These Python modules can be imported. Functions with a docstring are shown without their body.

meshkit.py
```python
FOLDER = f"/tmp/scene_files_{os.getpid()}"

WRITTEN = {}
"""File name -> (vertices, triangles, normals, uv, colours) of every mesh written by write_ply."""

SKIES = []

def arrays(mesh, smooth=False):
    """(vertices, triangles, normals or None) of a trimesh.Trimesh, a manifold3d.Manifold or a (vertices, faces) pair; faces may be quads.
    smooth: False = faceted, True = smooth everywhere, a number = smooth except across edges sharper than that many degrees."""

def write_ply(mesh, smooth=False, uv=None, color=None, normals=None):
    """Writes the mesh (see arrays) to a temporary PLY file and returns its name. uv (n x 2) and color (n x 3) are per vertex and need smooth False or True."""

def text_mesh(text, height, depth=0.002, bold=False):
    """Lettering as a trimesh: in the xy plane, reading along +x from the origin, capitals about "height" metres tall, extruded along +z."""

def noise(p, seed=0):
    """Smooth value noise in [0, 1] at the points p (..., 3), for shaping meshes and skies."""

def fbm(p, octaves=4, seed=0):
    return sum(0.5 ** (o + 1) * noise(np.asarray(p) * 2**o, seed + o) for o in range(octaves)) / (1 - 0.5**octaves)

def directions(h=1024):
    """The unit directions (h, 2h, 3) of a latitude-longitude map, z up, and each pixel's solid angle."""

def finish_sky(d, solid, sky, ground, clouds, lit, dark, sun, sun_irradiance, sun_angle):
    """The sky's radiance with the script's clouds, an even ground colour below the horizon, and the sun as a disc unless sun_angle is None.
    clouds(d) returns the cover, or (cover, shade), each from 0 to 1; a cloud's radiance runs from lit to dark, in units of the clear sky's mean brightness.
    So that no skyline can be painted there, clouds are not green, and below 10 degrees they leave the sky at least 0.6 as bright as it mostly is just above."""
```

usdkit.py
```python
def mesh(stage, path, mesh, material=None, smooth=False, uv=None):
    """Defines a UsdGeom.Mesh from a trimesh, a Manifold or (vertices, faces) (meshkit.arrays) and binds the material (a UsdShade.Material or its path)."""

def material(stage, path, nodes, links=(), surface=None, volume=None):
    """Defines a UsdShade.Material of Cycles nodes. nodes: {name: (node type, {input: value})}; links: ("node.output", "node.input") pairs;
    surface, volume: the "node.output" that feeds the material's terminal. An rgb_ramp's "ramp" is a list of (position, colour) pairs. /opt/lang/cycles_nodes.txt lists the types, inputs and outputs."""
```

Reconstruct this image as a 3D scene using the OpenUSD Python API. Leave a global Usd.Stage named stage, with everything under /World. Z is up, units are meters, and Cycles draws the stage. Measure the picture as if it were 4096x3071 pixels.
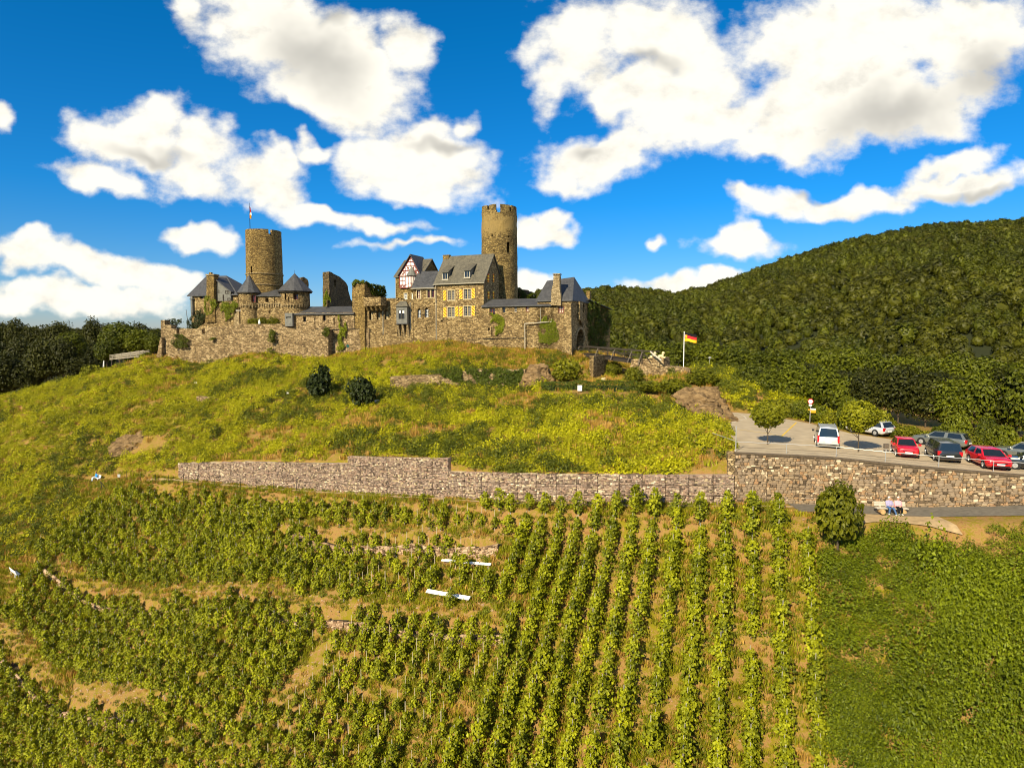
import math, random
import numpy as np, trimesh, usdkit, meshkit
from manifold3d import Manifold, CrossSection, Mesh as MMesh
from scipy.interpolate import RBFInterpolator, PchipInterpolator
from scipy.spatial import Delaunay
from pxr import Usd, UsdGeom, UsdLux, UsdShade, Gf, Sdf, Vt

stage = Usd.Stage.CreateInMemory()
UsdGeom.SetStageUpAxis(stage, 'Z'); UsdGeom.SetStageMetersPerUnit(stage, 1.0)
UsdGeom.Xform.Define(stage, '/World'); UsdGeom.Scope.Define(stage, '/World/Looks')
PI = math.pi

# ------------------------------------------------------------------ camera
FPX, CX, CY, HOR = 2500.0, 2048.0, 1535.5, 1350.0      # focal length, centre and horizon in photograph pixels
ZC = 70.0                                              # the drone's height
PITCH = math.atan((CY - HOR) / FPX)
cam = UsdGeom.Camera.Define(stage, '/World/camera')
cam.CreateHorizontalApertureAttr(36.0)
cam.CreateFocalLengthAttr(36.0 * FPX / 4096.0)
cam.CreateClippingRangeAttr(Gf.Vec2f(0.5, 20000))
cam.AddTranslateOp().Set(Gf.Vec3d(0, 0, ZC)); cam.AddRotateXOp().Set(90 - math.degrees(PITCH))
cam.CreateExposureAttr(0.8)

# ------------------------------------------------------------------ sun and sky
SUN_EL = math.radians(33.5)
SUN_ROT = math.atan2(-0.53, -0.85)                     # behind the camera, to the left
SUN = np.array([math.sin(SUN_ROT) * math.cos(SUN_EL), math.cos(SUN_ROT) * math.cos(SUN_EL), math.sin(SUN_EL)])
sun = UsdLux.DistantLight.Define(stage, '/World/sun')
sun.CreateIntensityAttr(1.25); sun.CreateAngleAttr(0.5); sun.CreateNormalizeAttr(True)
sun.CreateColorAttr(Gf.Vec3f(1.0, 0.875, 0.62))
_q = Gf.Rotation(Gf.Vec3d(0, 0, 1), Gf.Vec3d(*SUN.tolist())).GetQuat()
UsdGeom.Xformable(sun).AddOrientOp(UsdGeom.XformOp.PrecisionDouble).Set(Gf.Quatd(_q))

def ray(px, py):
    a, b = np.broadcast_arrays((np.asarray(px, float) - CX) / FPX, -(np.asarray(py, float) - CY) / FPX)
    c, s = math.cos(PITCH), math.sin(PITCH)
    return np.stack([a + 0 * b, c + b * s, -s + b * c], -1)
def P(px, py, ppm):                                    # the point seen at a pixel, where a metre spans ppm pixels
    return np.array([0, 0, ZC]) + ray(px, py) * (FPX / np.asarray(ppm, float))[..., None]
def project(p):
    p = np.asarray(p, float) - np.array([0, 0, ZC]); c, s = math.cos(PITCH), math.sin(PITCH)
    d = p[..., 1] * c - p[..., 2] * s; b = p[..., 1] * s + p[..., 2] * c
    return CX + FPX * p[..., 0] / d, CY - FPX * b / d, FPX / d

SKY_STRENGTH = 0.05
CLOUDS = [  # centre x, y, half width, half height, tilt in degrees, weight: cumulus clouds seen over the castle
    (1080,110,330,190,22,1), (1340,230,380,210,25,1), (1250,380,260,110,15,1), (1620,150,90,150,-40,.8), (760,40,90,80,40,.55),
    (600,480,210,120,-20,1), (520,570,280,90,5,1), (790,560,150,150,30,1), (420,720,260,60,8,.75), (760,700,220,90,15,.85), (1050,700,170,100,20,.85),
    (1245,590,90,45,0,.9), (1500,640,200,110,10,1), (1750,660,250,160,18,1), (1600,740,280,80,14,1), (1130,620,110,50,20,.7), (1860,470,50,60,0,.6), (1700,520,120,50,-20,.6),
    (1340,880,200,48,14,.85), (1560,930,170,40,0,.75), (790,960,150,48,8,.85), (1620,990,240,20,-3,.55),
    (160,1040,260,70,6,.95), (420,1070,240,80,10,1), (650,1110,190,60,8,.95), (120,1190,300,60,3,1), (430,1200,380,70,2,1), (0,480,60,60,0,.9),
    (2310,190,210,220,-20,1), (2190,330,70,110,10,.8), (2500,350,170,100,-20,1), (2640,120,260,130,0,.9), (2800,330,330,190,-8,1), (2850,480,330,120,-12,1),
    (3300,180,520,190,-14,1), (3300,400,520,160,-14,1), (3150,520,320,130,-18,1), (3600,440,430,150,-14,1), (3850,150,380,210,-10,1), (3050,600,180,70,0,.9),
    (2330,640,210,110,-14,1), (2460,570,170,80,-20,1), (2240,740,130,60,5,.9),
    (3150,820,180,70,-8,1), (3380,800,190,60,-6,1), (3000,800,90,40,10,.8), (3550,790,130,60,0,.8), (3880,720,320,70,-5,1), (3820,650,180,60,-10,1),
    (2170,930,130,60,0,1), (2200,870,70,50,-10,1), (2960,1000,180,55,2,1), (2950,950,90,50,0,1), (2630,965,70,25,0,.7),
    (2700,1130,210,45,-4,.95), (2850,1110,130,30,0,.8), (2600,1180,160,30,0,.8), (2120,1150,120,50,0,.9)]
GREYS = [(1250,230,330,190,25), (1330,60,120,60,0), (3560,470,420,150,-15), (3950,320,260,150,-15), (3250,760,110,35,-10), (1800,575,200,35,3), (2600,220,140,50,0), (3900,760,300,36,-5), (2350,600,140,50,-15), (600,600,260,50,5)]
def sky():
    n, l = {}, []
    n['tc'] = ('texture_coordinate', {}); n['d'] = ('separate_xyz', {}); l.append(('tc.generated', 'd.vector'))
    n['yy'] = ('math', dict(math_type='maximum', value2=0.12)); l.append(('d.y', 'yy.value1'))
    for a, b in (('u', 'x'), ('v', 'z')):
        n[a] = ('math', dict(math_type='divide')); l += [(f'd.{b}', f'{a}.value1'), ('yy.value', f'{a}.value2')]
    n['uv'] = ('combine_xyz', dict(z=0.0)); l += [('u.value', 'uv.x'), ('v.value', 'uv.y')]
    n['wn'] = ('noise_texture', dict(scale=9.0, detail=3.0, roughness=.55)); l.append(('uv.vector', 'wn.vector'))   # billows
    n['w0'] = ('vector_math', dict(math_type='subtract', vector2=(.5, .5, .5))); l.append(('wn.color', 'w0.vector1'))
    n['w1'] = ('vector_math', dict(math_type='scale', scale=.10)); l.append(('w0.vector', 'w1.vector1'))
    n['wuv'] = ('vector_math', dict(math_type='add')); l += [('uv.vector', 'wuv.vector1'), ('w1.vector', 'wuv.vector2')]
    def blob(k, px, py, w, h, tilt, weight, prev, soft):
        r = ray(px, py); s = 1 / r[1]
        n[f'm{k}'] = ('mapping', dict(mapping_type='texture', location=(r[0] * s, r[2] * s, 0), rotation=(0, 0, -math.radians(tilt)), scale=(w / FPX, h / FPX, 1)))
        n[f'l{k}'] = ('vector_math', dict(math_type='length'))
        n[f'a{k}'] = ('math', dict(math_type='multiply_add', value2=-weight, value3=weight))
        l.extend([('wuv.vector', f'm{k}.vector'), (f'm{k}.vector', f'l{k}.vector1'), (f'l{k}.value', f'a{k}.value1')])
        if prev is None: return f'a{k}.value'
        n[f'x{k}'] = ('math', dict(math_type='smoothmax', value3=soft)); l.extend([(prev, f'x{k}.value1'), (f'a{k}.value', f'x{k}.value2')])
        return f'x{k}.value'
    f = None
    for k, c in enumerate(CLOUDS): f = blob(k, *c, f, .25)
    n['fm'] = ('math', dict(math_type='maximum', value2=-1.5)); l.append((f, 'fm.value1'))
    # the rest of the sky, behind the camera: the same kind of scattered clouds
    n['bk'] = ('noise_texture', dict(scale=3.2, detail=2.0)); l.append(('tc.generated', 'bk.vector'))
    n['bk1'] = ('math', dict(math_type='multiply_add', value2=5.0, value3=-2.75)); l.append(('bk.fac', 'bk1.value1'))
    n['fr'] = ('map_range', dict(range_type='smoothstep', from_min=.3, from_max=.5, clamp=True)); l.append(('d.y', 'fr.value'))
    n['mx'] = ('mix_float', {}); l += [('fr.result', 'mx.fac'), ('bk1.value', 'mx.a'), ('fm.value', 'mx.b')]
    n['st'] = ('mapping', dict(mapping_type='point', scale=(1, 1.35, 1))); l.append(('uv.vector', 'st.vector'))
    n['n1'] = ('noise_texture', dict(scale=6.5, detail=8.0, roughness=.57)); l.append(('st.vector', 'n1.vector'))
    n['k1'] = ('math', dict(math_type='multiply_add', value2=1.9, value3=-.93)); l.append(('n1.fac', 'k1.value1'))
    n['n2'] = ('noise_texture', dict(scale=24.0, detail=4.0, roughness=.6)); l.append(('st.vector', 'n2.vector'))
    n['k2'] = ('math', dict(math_type='multiply_add', value2=.62, value3=-.31)); l.append(('n2.fac', 'k2.value1'))
    n['s1'] = ('math', dict(math_type='add')); l += [('mx.result', 's1.value1'), ('k1.value', 's1.value2')]
    n['s2'] = ('math', dict(math_type='add')); l += [('s1.value', 's2.value1'), ('k2.value', 's2.value2')]
    n['den'] = ('map_range', dict(range_type='smoothstep', from_min=-.14, from_max=.44, clamp=True)); l.append(('s2.value', 'den.value'))
    # grey bases and folds
    g = None
    for k, c in enumerate(GREYS): g = blob(100 + k, *c, 1.0, g, .2)
    n['g1'] = ('math', dict(math_type='multiply_add', value2=.55)); l += [('n1.fac', 'g1.value1'), (g, 'g1.value3')]
    n['g2'] = ('map_range', dict(range_type='smoothstep', from_min=.2, from_max=1.25, to_max=.75, clamp=True)); l.append(('g1.value', 'g2.value'))
    n['of'] = ('mapping', dict(mapping_type='point', location=(.012, -.03, 0), scale=(1, 1.35, 1))); l.append(('uv.vector', 'of.vector'))
    n['n3'] = ('noise_texture', dict(scale=6.5, detail=8.0, roughness=.57)); l.append(('of.vector', 'n3.vector'))
    n['df'] = ('math', dict(math_type='subtract')); l += [('n3.fac', 'df.value1'), ('n1.fac', 'df.value2')]
    n['dg'] = ('map_range', dict(range_type='smoothstep', from_min=-.04, from_max=.22, to_max=.5, clamp=True)); l.append(('df.value', 'dg.value'))
    n['gs'] = ('math', dict(math_type='maximum')); l += [('g2.result', 'gs.value1'), ('dg.result', 'gs.value2')]
    LIT, GREY = np.array([.66, .632, .555]) / SKY_STRENGTH, np.array([.27, .262, .24]) / SKY_STRENGTH
    n['cc'] = ('mix_color', dict(a=LIT.tolist(), b=GREY.tolist(), use_clamp=False)); l.append(('gs.value', 'cc.fac'))
    n['sky'] = ('sky_texture', dict(sky_type='single_scattering', sun_disc=False, sun_elevation=SUN_EL, sun_rotation=SUN_ROT, altitude=200.0, air_density=1.0, aerosol_density=.35, ozone_density=3.0))
    n['sat'] = ('hsv', dict(saturation=1.25, value=1.0)); l.append(('sky.color', 'sat.color'))
    n['low'] = ('rgb_ramp', dict(ramp=[(0, (.95, 1.0, 1.35)), (.08, (.62, 1.0, 1.42)), (.2, (.18, 1.10, 1.62)), (.42, (.05, 1.22, 1.60)), (1, (.04, 1.1, 1.5))])); l.append(('d.z', 'low.fac'))   # the deep blue of a polarised sky, paler towards the horizon
    n['tint'] = ('mix_color', dict(blend_type='multiply', fac=1.0, use_clamp=False)); l += [('sat.color', 'tint.a'), ('low.color', 'tint.b')]
    n['mix'] = ('mix_color', dict(use_clamp=False)); l += [('den.result', 'mix.fac'), ('tint.result', 'mix.a'), ('cc.result', 'mix.b')]
    n['bg'] = ('background_shader', dict(strength=SKY_STRENGTH)); l.append(('mix.result', 'bg.color'))
    m = usdkit.material(stage, '/World/Looks/sky_look', n, l, surface='bg.background')
    dome = UsdLux.DomeLight.Define(stage, '/World/sky'); dome.CreateIntensityAttr(1.0)
    UsdShade.MaterialBindingAPI.Apply(dome.GetPrim()).Bind(m)
    dome.GetPrim().SetCustomDataByKey('kind', 'structure')
sky()
# ------------------------------------------------------------------ helpers
TAKEN, ORIGIN = {}, {}
def numbered(parent, name):
    k = (parent, name); n = TAKEN.get(k, 0); TAKEN[k] = n + 1
    return f'{parent}/{name}' if n == 0 else f'{parent}/{name}_{n:03d}'
def tag(p, label=None, cat=None, group=None, kind=None):
    p = p.GetPrim() if hasattr(p, 'GetPrim') else p
    for k, v in (('label', label), ('category', cat), ('group', group), ('kind', kind)):
        if v: p.SetCustomDataByKey(k, v)
    return p
def arr(m): return meshkit.arrays(m)[:2]
def cat(ms):
    vs, fs, n = [], [], 0
    for m in ms:
        v, f = arr(m); vs.append(v); fs.append(f + n); n += len(v)
    return np.vstack(vs), np.vstack(fs)
ISLE = set()
def tones(m, mat, v, f):
    """a random tone for each separate leaf or stone of a mesh, kept on the mesh"""
    if mat is None or str(mat.GetPath()) not in ISLE: return
    from scipy.sparse import coo_matrix
    from scipy.sparse.csgraph import connected_components
    f = np.asarray(f); n = len(v); e = np.concatenate([f[:, :2], f[:, 1:3]])
    k, lab = connected_components(coo_matrix((np.ones(len(e), np.int8), (e[:, 0], e[:, 1])), (n, n)), directed=False)
    t = np.random.default_rng(k + n).random(k).astype(np.float32)[lab]
    UsdGeom.PrimvarsAPI(m).CreatePrimvar('tone', Sdf.ValueTypeNames.FloatArray, 'vertex').Set(Vt.FloatArray.FromNumpy(t))
def thing(name, label, category, loc=(0, 0, 0), rz=0, group=None, root='/World'):
    path = numbered(root, name); x = UsdGeom.Xform.Define(stage, path)
    x.AddTranslateOp().Set(Gf.Vec3d(*map(float, loc)))
    if rz: x.AddRotateZOp().Set(float(rz))
    ORIGIN[path] = np.array(loc, float)
    return tag(x, label, category, group)
def part(parent, name, mesh, mat, label=None, smooth=False, local=False, kind=None):
    """mesh in world coordinates (or in the thing's own when local); parent a prim"""
    pp = str(parent.GetPath()); o = ORIGIN.get('/'.join(pp.split('/')[:3]), np.zeros(3))
    v, f = arr(mesh)
    if not local: v = v - o
    m = usdkit.mesh(stage, numbered(pp, name), (v, f), mat, smooth=smooth); tones(m, mat, v, f)
    return tag(m, label, None, None, kind)
def solo(name, mesh, mat, label=None, category=None, group=None, kind=None, smooth=False):
    v, f = arr(mesh)
    if kind != 'structure' and kind != 'stuff':
        c = (v.min(0) + v.max(0)) / 2; c[2] = v[:, 2].min(); v = v - c
    m = usdkit.mesh(stage, numbered('/World', name), (v, f), mat, smooth=smooth)
    if kind != 'structure' and kind != 'stuff': UsdGeom.Xformable(m).AddTranslateOp().Set(Gf.Vec3d(*c.tolist()))
    return tag(m, label, category, group, kind)
def copy_of(src, name, loc, rz=0, sc=1.0, label=None, category=None, group=None):
    path = numbered('/World', name); x = UsdGeom.Xform.Define(stage, path)
    x.AddTranslateOp().Set(Gf.Vec3d(*map(float, loc))); x.AddRotateZOp().Set(float(rz))
    s = (sc, sc, sc) if np.ndim(sc) == 0 else sc
    x.AddScaleOp().Set(Gf.Vec3f(*map(float, s)))
    x.GetPrim().GetReferences().AddInternalReference(src); x.GetPrim().SetInstanceable(True)
    return tag(x, label, category, group)
def klass(name):
    if not stage.GetPrimAtPath('/World/Kinds'): stage.CreateClassPrim('/World/Kinds')
    p = f'/World/Kinds/{name}'; stage.DefinePrim(p, 'Xform'); return stage.GetPrimAtPath(p)
def scatter(name, protos, pts, rz, sc, ids, label=None, category=None):
    """one instancer of stuff; protos: list of (mesh, material)"""
    pi = UsdGeom.PointInstancer.Define(stage, numbered('/World', name)); pp = str(pi.GetPath())
    rel = pi.CreatePrototypesRel()
    for k, (m, mat) in enumerate(protos):
        q = usdkit.mesh(stage, f'{pp}/kinds/kind_{k}', m, mat); tones(q, mat, *arr(m)); rel.AddTarget(q.GetPath())
    pi.CreateProtoIndicesAttr(Vt.IntArray.FromNumpy(np.asarray(ids, np.int32)))
    pi.CreatePositionsAttr(Vt.Vec3fArray.FromNumpy(np.asarray(pts, np.float32)))
    sc = np.asarray(sc, np.float32); sc = np.repeat(sc[:, None], 3, 1) if sc.ndim == 1 else sc
    pi.CreateScalesAttr(Vt.Vec3fArray.FromNumpy(sc))
    q = [Gf.Quath(float(math.cos(a / 2)), 0, 0, float(math.sin(a / 2))) for a in rz]
    pi.CreateOrientationsAttr(Vt.QuathArray(q))
    return tag(pi, label, category, None, 'stuff')
def box(x0, x1, y0, y1, z0, z1):
    m = trimesh.creation.box([x1 - x0, y1 - y0, z1 - z0]); m.apply_translation([(x0 + x1) / 2, (y0 + y1) / 2, (z0 + z1) / 2]); return m
def beam(a, b, w, h=None, up=(0, 0, 1)):
    """a squared timber from a to b"""
    a, b = np.array(a, float), np.array(b, float); h = h or w; d = b - a; L = np.linalg.norm(d); d /= L
    s = np.cross(d, up); s = s / np.linalg.norm(s) if np.linalg.norm(s) > 1e-6 else np.array([1., 0, 0]); u = np.cross(s, d)
    m = trimesh.creation.box([L, w, h]); T = np.eye(4); T[:3, 0], T[:3, 1], T[:3, 2], T[:3, 3] = d, s, u, (a + b) / 2
    m.apply_transform(T); return m
def tube(pts, r, n=8):
    return cat([cone(a, b, r, r, n) for a, b in zip(pts[:-1], pts[1:])])
def cone(a, b, r0, r1, n=10):
    a, b = np.array(a, float), np.array(b, float); d = b - a; d /= np.linalg.norm(d)
    s = np.cross(d, [0, 0, 1.0] if abs(d[2]) < .9 else [1.0, 0, 0]); s /= np.linalg.norm(s); u = np.cross(s, d)
    t = np.linspace(0, 2 * PI, n, endpoint=False); c = np.cos(t)[:, None] * s + np.sin(t)[:, None] * u
    v = np.vstack([a + c * r0, b + c * r1, [a], [b]]); i = np.arange(n); j = (i + 1) % n
    f = np.vstack([np.stack([i, j, j + n], 1), np.stack([i, j + n, i + n], 1), np.stack([j, i, i * 0 + 2 * n], 1), np.stack([i + n, j + n, i * 0 + 2 * n + 1], 1)])
    return v, f[:, ::-1]
def mf(m):
    v, f = arr(m); return Manifold(MMesh(np.asarray(v, np.float32), np.asarray(f, np.uint32)))
def prism(poly, y0, y1):
    """polygon in (x, z), from depth y0 to y1, as a Manifold"""
    return cs(poly).extrude(y1 - y0).rotate([90, 0, 0]).translate([0, y1, 0])
def sm(x, a, b):
    t = np.clip((np.asarray(x, float) - a) / (b - a), 0, 1); return t * t * (3 - 2 * t)
def fb(x, y, s, o=4, seed=0): return meshkit.fbm(np.stack([np.asarray(x) * s, np.asarray(y) * s, 0 * np.asarray(x)], -1), o, seed)

# ------------------------------------------------------------------ materials
LOOK = {}
def look(name, nodes, links, surface='p.BSDF'):
    LOOK[name] = usdkit.material(stage, f'/World/Looks/{name}', nodes, links, surface=surface); return LOOK[name]
def plain(name, col, rough=.6, spec=.3, metal=0.0, var=.12, scale=6.0, bump=0.0):
    n = {'t': ('texture_coordinate', {}), 'n': ('noise_texture', dict(scale=scale, detail=4.0)), 'r': ('rgb_ramp', dict(ramp=[(.25, [c * (1 - var) for c in col]), (.75, [min(1, c * (1 + var)) for c in col])])),
         'p': ('principled_bsdf', dict(roughness=rough, specular_ior_level=spec, metallic=metal))}
    l = [('t.object', 'n.vector'), ('n.fac', 'r.fac'), ('r.color', 'p.base_color')]
    if bump:
        n['b'] = ('bump', dict(strength=bump, distance=.02)); l += [('n.fac', 'b.height'), ('b.normal', 'p.normal')]
    return look(name, n, l)
def leafy(name, dark, lit, trans=.25, rough=.55, scale=.35, per=1.0):
    """leaves: a tone for each leaf, each plant and each patch of ground"""
    ISLE.add(f'/World/Looks/{name}'); n = {'g': ('geometry', {}), 'ta': ('attribute', dict(attribute='tone')), 'o': ('object_info', {}), 'n': ('noise_texture', dict(scale=scale, detail=3.0)),
         'a': ('math', dict(math_type='multiply_add', value2=.45, value3=0.0)), 'b': ('math', dict(math_type='multiply_add', value2=.3 * per)), 'c': ('math', dict(math_type='multiply_add', value2=.9)), 'd': ('math', dict(math_type='subtract', value2=.32)),
         'r': ('rgb_ramp', dict(ramp=[(0, dark), (.55, [(x + y) / 2 for x, y in zip(dark, lit)]), (1, lit)])),
         'p': ('principled_bsdf', dict(roughness=rough, specular_ior_level=.25)), 't': ('translucent_bsdf', {}), 'm': ('mix_closure', dict(fac=trans))}
    l = [('g.position', 'n.vector'), ('ta.fac', 'a.value1'), ('o.random', 'b.value1'), ('a.value', 'b.value3'), ('n.fac', 'c.value1'), ('b.value', 'c.value3'), ('c.value', 'd.value1'), ('d.value', 'r.fac'),
         ('r.color', 'p.base_color'), ('r.color', 't.color'), ('p.BSDF', 'm.closure1'), ('t.BSDF', 'm.closure2')]
    return look(name, n, l, surface='m.closure')
def masonry(name, c_dark, c_mid, c_light, scale=2.6, joint=(.07, .05, .03), flat=2.1, bump=.9, patch=.62):
    """rubble stonework in rough courses"""
    n = {'g': ('geometry', {}), 'w': ('noise_texture', dict(scale=1.3, detail=2.0)), 'ws': ('vector_math', dict(math_type='scale', scale=.22)), 'wa': ('vector_math', dict(math_type='add')),
         'm': ('mapping', dict(mapping_type='point', scale=(1, 1, flat))), 'v': ('voronoi_texture', dict(feature='distance_to_edge', scale=scale)), 'c': ('voronoi_texture', dict(feature='f1', scale=scale)),
         's': ('separate_color', {}), 'n': ('noise_texture', dict(scale=.33, detail=5.0, roughness=.6)), 'f': ('noise_texture', dict(scale=14.0, detail=5.0, roughness=.7)),
         'k': ('math', dict(math_type='multiply_add', value2=.62)), 'kp': ('math', dict(math_type='multiply', value2=patch)), 'kf': ('math', dict(math_type='multiply_add', value2=.5)), 'k0': ('math', dict(math_type='subtract', value2=.40)),
         'r': ('rgb_ramp', dict(ramp=[(0, c_dark), (.5, c_mid), (1, c_light)])), 'e': ('map_range', dict(from_min=.0, from_max=.09, clamp=True)),
         'x': ('mix_color', dict(a=joint)), 'p': ('principled_bsdf', dict(roughness=.9, specular_ior_level=.15)),
         'h': ('math', dict(math_type='multiply_add', value2=.35)), 'b': ('bump', dict(strength=bump, distance=.08))}
    l = [('g.position', 'w.vector'), ('w.color', 'ws.vector1'), ('g.position', 'wa.vector1'), ('ws.vector', 'wa.vector2'), ('wa.vector', 'm.vector'), ('m.vector', 'v.vector'), ('m.vector', 'c.vector'), ('c.color', 's.color'),
         ('g.position', 'n.vector'), ('g.position', 'f.vector'), ('s.r', 'k.value1'), ('n.fac', 'kp.value1'), ('kp.value', 'k.value3'), ('f.fac', 'kf.value1'), ('k.value', 'kf.value3'), ('kf.value', 'k0.value1'), ('k0.value', 'r.fac'),
         ('v.distance', 'e.value'), ('e.result', 'x.fac'), ('r.color', 'x.b'), ('x.result', 'p.base_color'), ('f.fac', 'h.value1'), ('e.result', 'h.value3'), ('h.value', 'b.height'), ('b.normal', 'p.normal')]
    return look(name, n, l)
STONE = masonry('castle_stone', (.04, .025, .010), (.25, .168, .072), (.62, .46, .22))
STONE2 = masonry('lower_wall_stone', (.045, .030, .015), (.265, .18, .088), (.60, .45, .25), scale=2.2)
STONED = masonry('tower_stone', (.035, .022, .008), (.225, .145, .046), (.54, .38, .14), scale=3.0, flat=2.6)
QUOIN = masonry('light_stone', (.14, .10, .05), (.34, .25, .13), (.55, .43, .25), scale=2.8, joint=(.12, .085, .045))
RUIN = masonry('ruin_stone', (.03, .022, .012), (.13, .09, .042), (.30, .21, .10), scale=2.8)
def slate(name, c0, c1):
    n = {'g': ('geometry', {}), 's': ('separate_xyz', {}), 'z': ('math', dict(math_type='multiply', value2=5.2)), 'zf': ('math', dict(math_type='fraction')), 'zi': ('math', dict(math_type='floor')),
         'v': ('voronoi_texture', dict(scale=4.0, feature='f1')), 'sc': ('separate_color', {}), 'n': ('noise_texture', dict(scale=.9, detail=5.0, roughness=.65)), 'a': ('math', dict(math_type='multiply_add', value2=.45)),
         'r': ('rgb_ramp', dict(ramp=[(.25, c0), (.95, c1)])), 'p': ('principled_bsdf', dict(roughness=.55, specular_ior_level=.4)), 'b': ('bump', dict(strength=.35, distance=.03, invert=True))}
    l = [('g.position', 's.vector'), ('s.z', 'z.value1'), ('z.value', 'zf.value1'), ('g.position', 'v.vector'), ('v.color', 'sc.color'), ('sc.r', 'a.value1'), ('n.fac', 'a.value3'), ('g.position', 'n.vector'), ('a.value', 'r.fac'), ('r.color', 'p.base_color'),
         ('zf.value', 'b.height'), ('b.normal', 'p.normal')]
    return look(name, n, l)
SLATE = slate('dark_slate', (.022, .022, .024), (.065, .064, .066))
SLATE_OLD = slate('weathered_slate', (.04, .036, .026), (.115, .10, .068))
SLATE_WALL = slate('slate_cladding', (.07, .068, .06), (.14, .135, .115))
TIMBER = plain('dark_timber', (.035, .027, .02), .8, var=.4, bump=.4)
WOOD_SILVER = plain('silvered_wood', (.26, .225, .17), .8, var=.3, scale=9.0, bump=.3)
WOOD_GREY = plain('weathered_wood', (.45, .40, .32), .8, var=.2, scale=9.0, bump=.3)
LOG = plain('log_wood', (.42, .27, .12), .8, var=.25)
RED_FRAME = plain('red_timber', (.16, .02, .015), .6, var=.2)
PLASTER = plain('white_plaster', (.82, .78, .72), .8, var=.05)
OCHRE = plain('ochre_plaster', (.42, .29, .11), .9, var=.3, scale=2.0, bump=.3)
CREAM = plain('cream_surround', (.36, .29, .16), .85, var=.2)
GLASS = plain('dark_window_glass', (.012, .014, .017), .07, .6, var=.1)
GLASS_PALE = plain('window_with_pale_curtain', (.42, .36, .26), .25, .5, var=.1)
METAL = plain('galvanised_steel', (.55, .54, .52), .45, metal=.6, var=.1)
IRON = plain('dark_iron', (.02, .02, .02), .5, metal=.5)
ZINC = plain('zinc', (.38, .34, .26), .5, metal=.3)
WHITE = plain('white_paint', (.8, .79, .75), .5, var=.04)
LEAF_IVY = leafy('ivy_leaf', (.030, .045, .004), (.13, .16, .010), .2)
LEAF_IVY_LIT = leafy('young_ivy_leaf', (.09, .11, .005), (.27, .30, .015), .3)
LEAF_DARK = leafy('dark_shrub_leaf', (.012, .020, .004), (.045, .06, .008), .15)
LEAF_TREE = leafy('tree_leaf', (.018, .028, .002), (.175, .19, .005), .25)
LEAF_FOREST = leafy('forest_leaf', (.009, .012, .001), (.085, .085, .003), .2, scale=.02, per=1.5)
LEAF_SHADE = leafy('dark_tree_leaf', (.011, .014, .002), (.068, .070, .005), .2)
LEAF_VINE = leafy('vine_leaf', (.024, .042, .002), (.43, .43, .008), .24, scale=.8)
LEAF_BRAMBLE = leafy('bramble_leaf', (.105, .115, .002), (.60, .555, .009), .28, scale=.12)
LEAF_GREEN = leafy('thicket_leaf', (.016, .032, .0012), (.25, .29, .005), .28, scale=.09)
BARK = plain('bark', (.07, .05, .032), .95, var=.4, scale=12.0, bump=.5)
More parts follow.
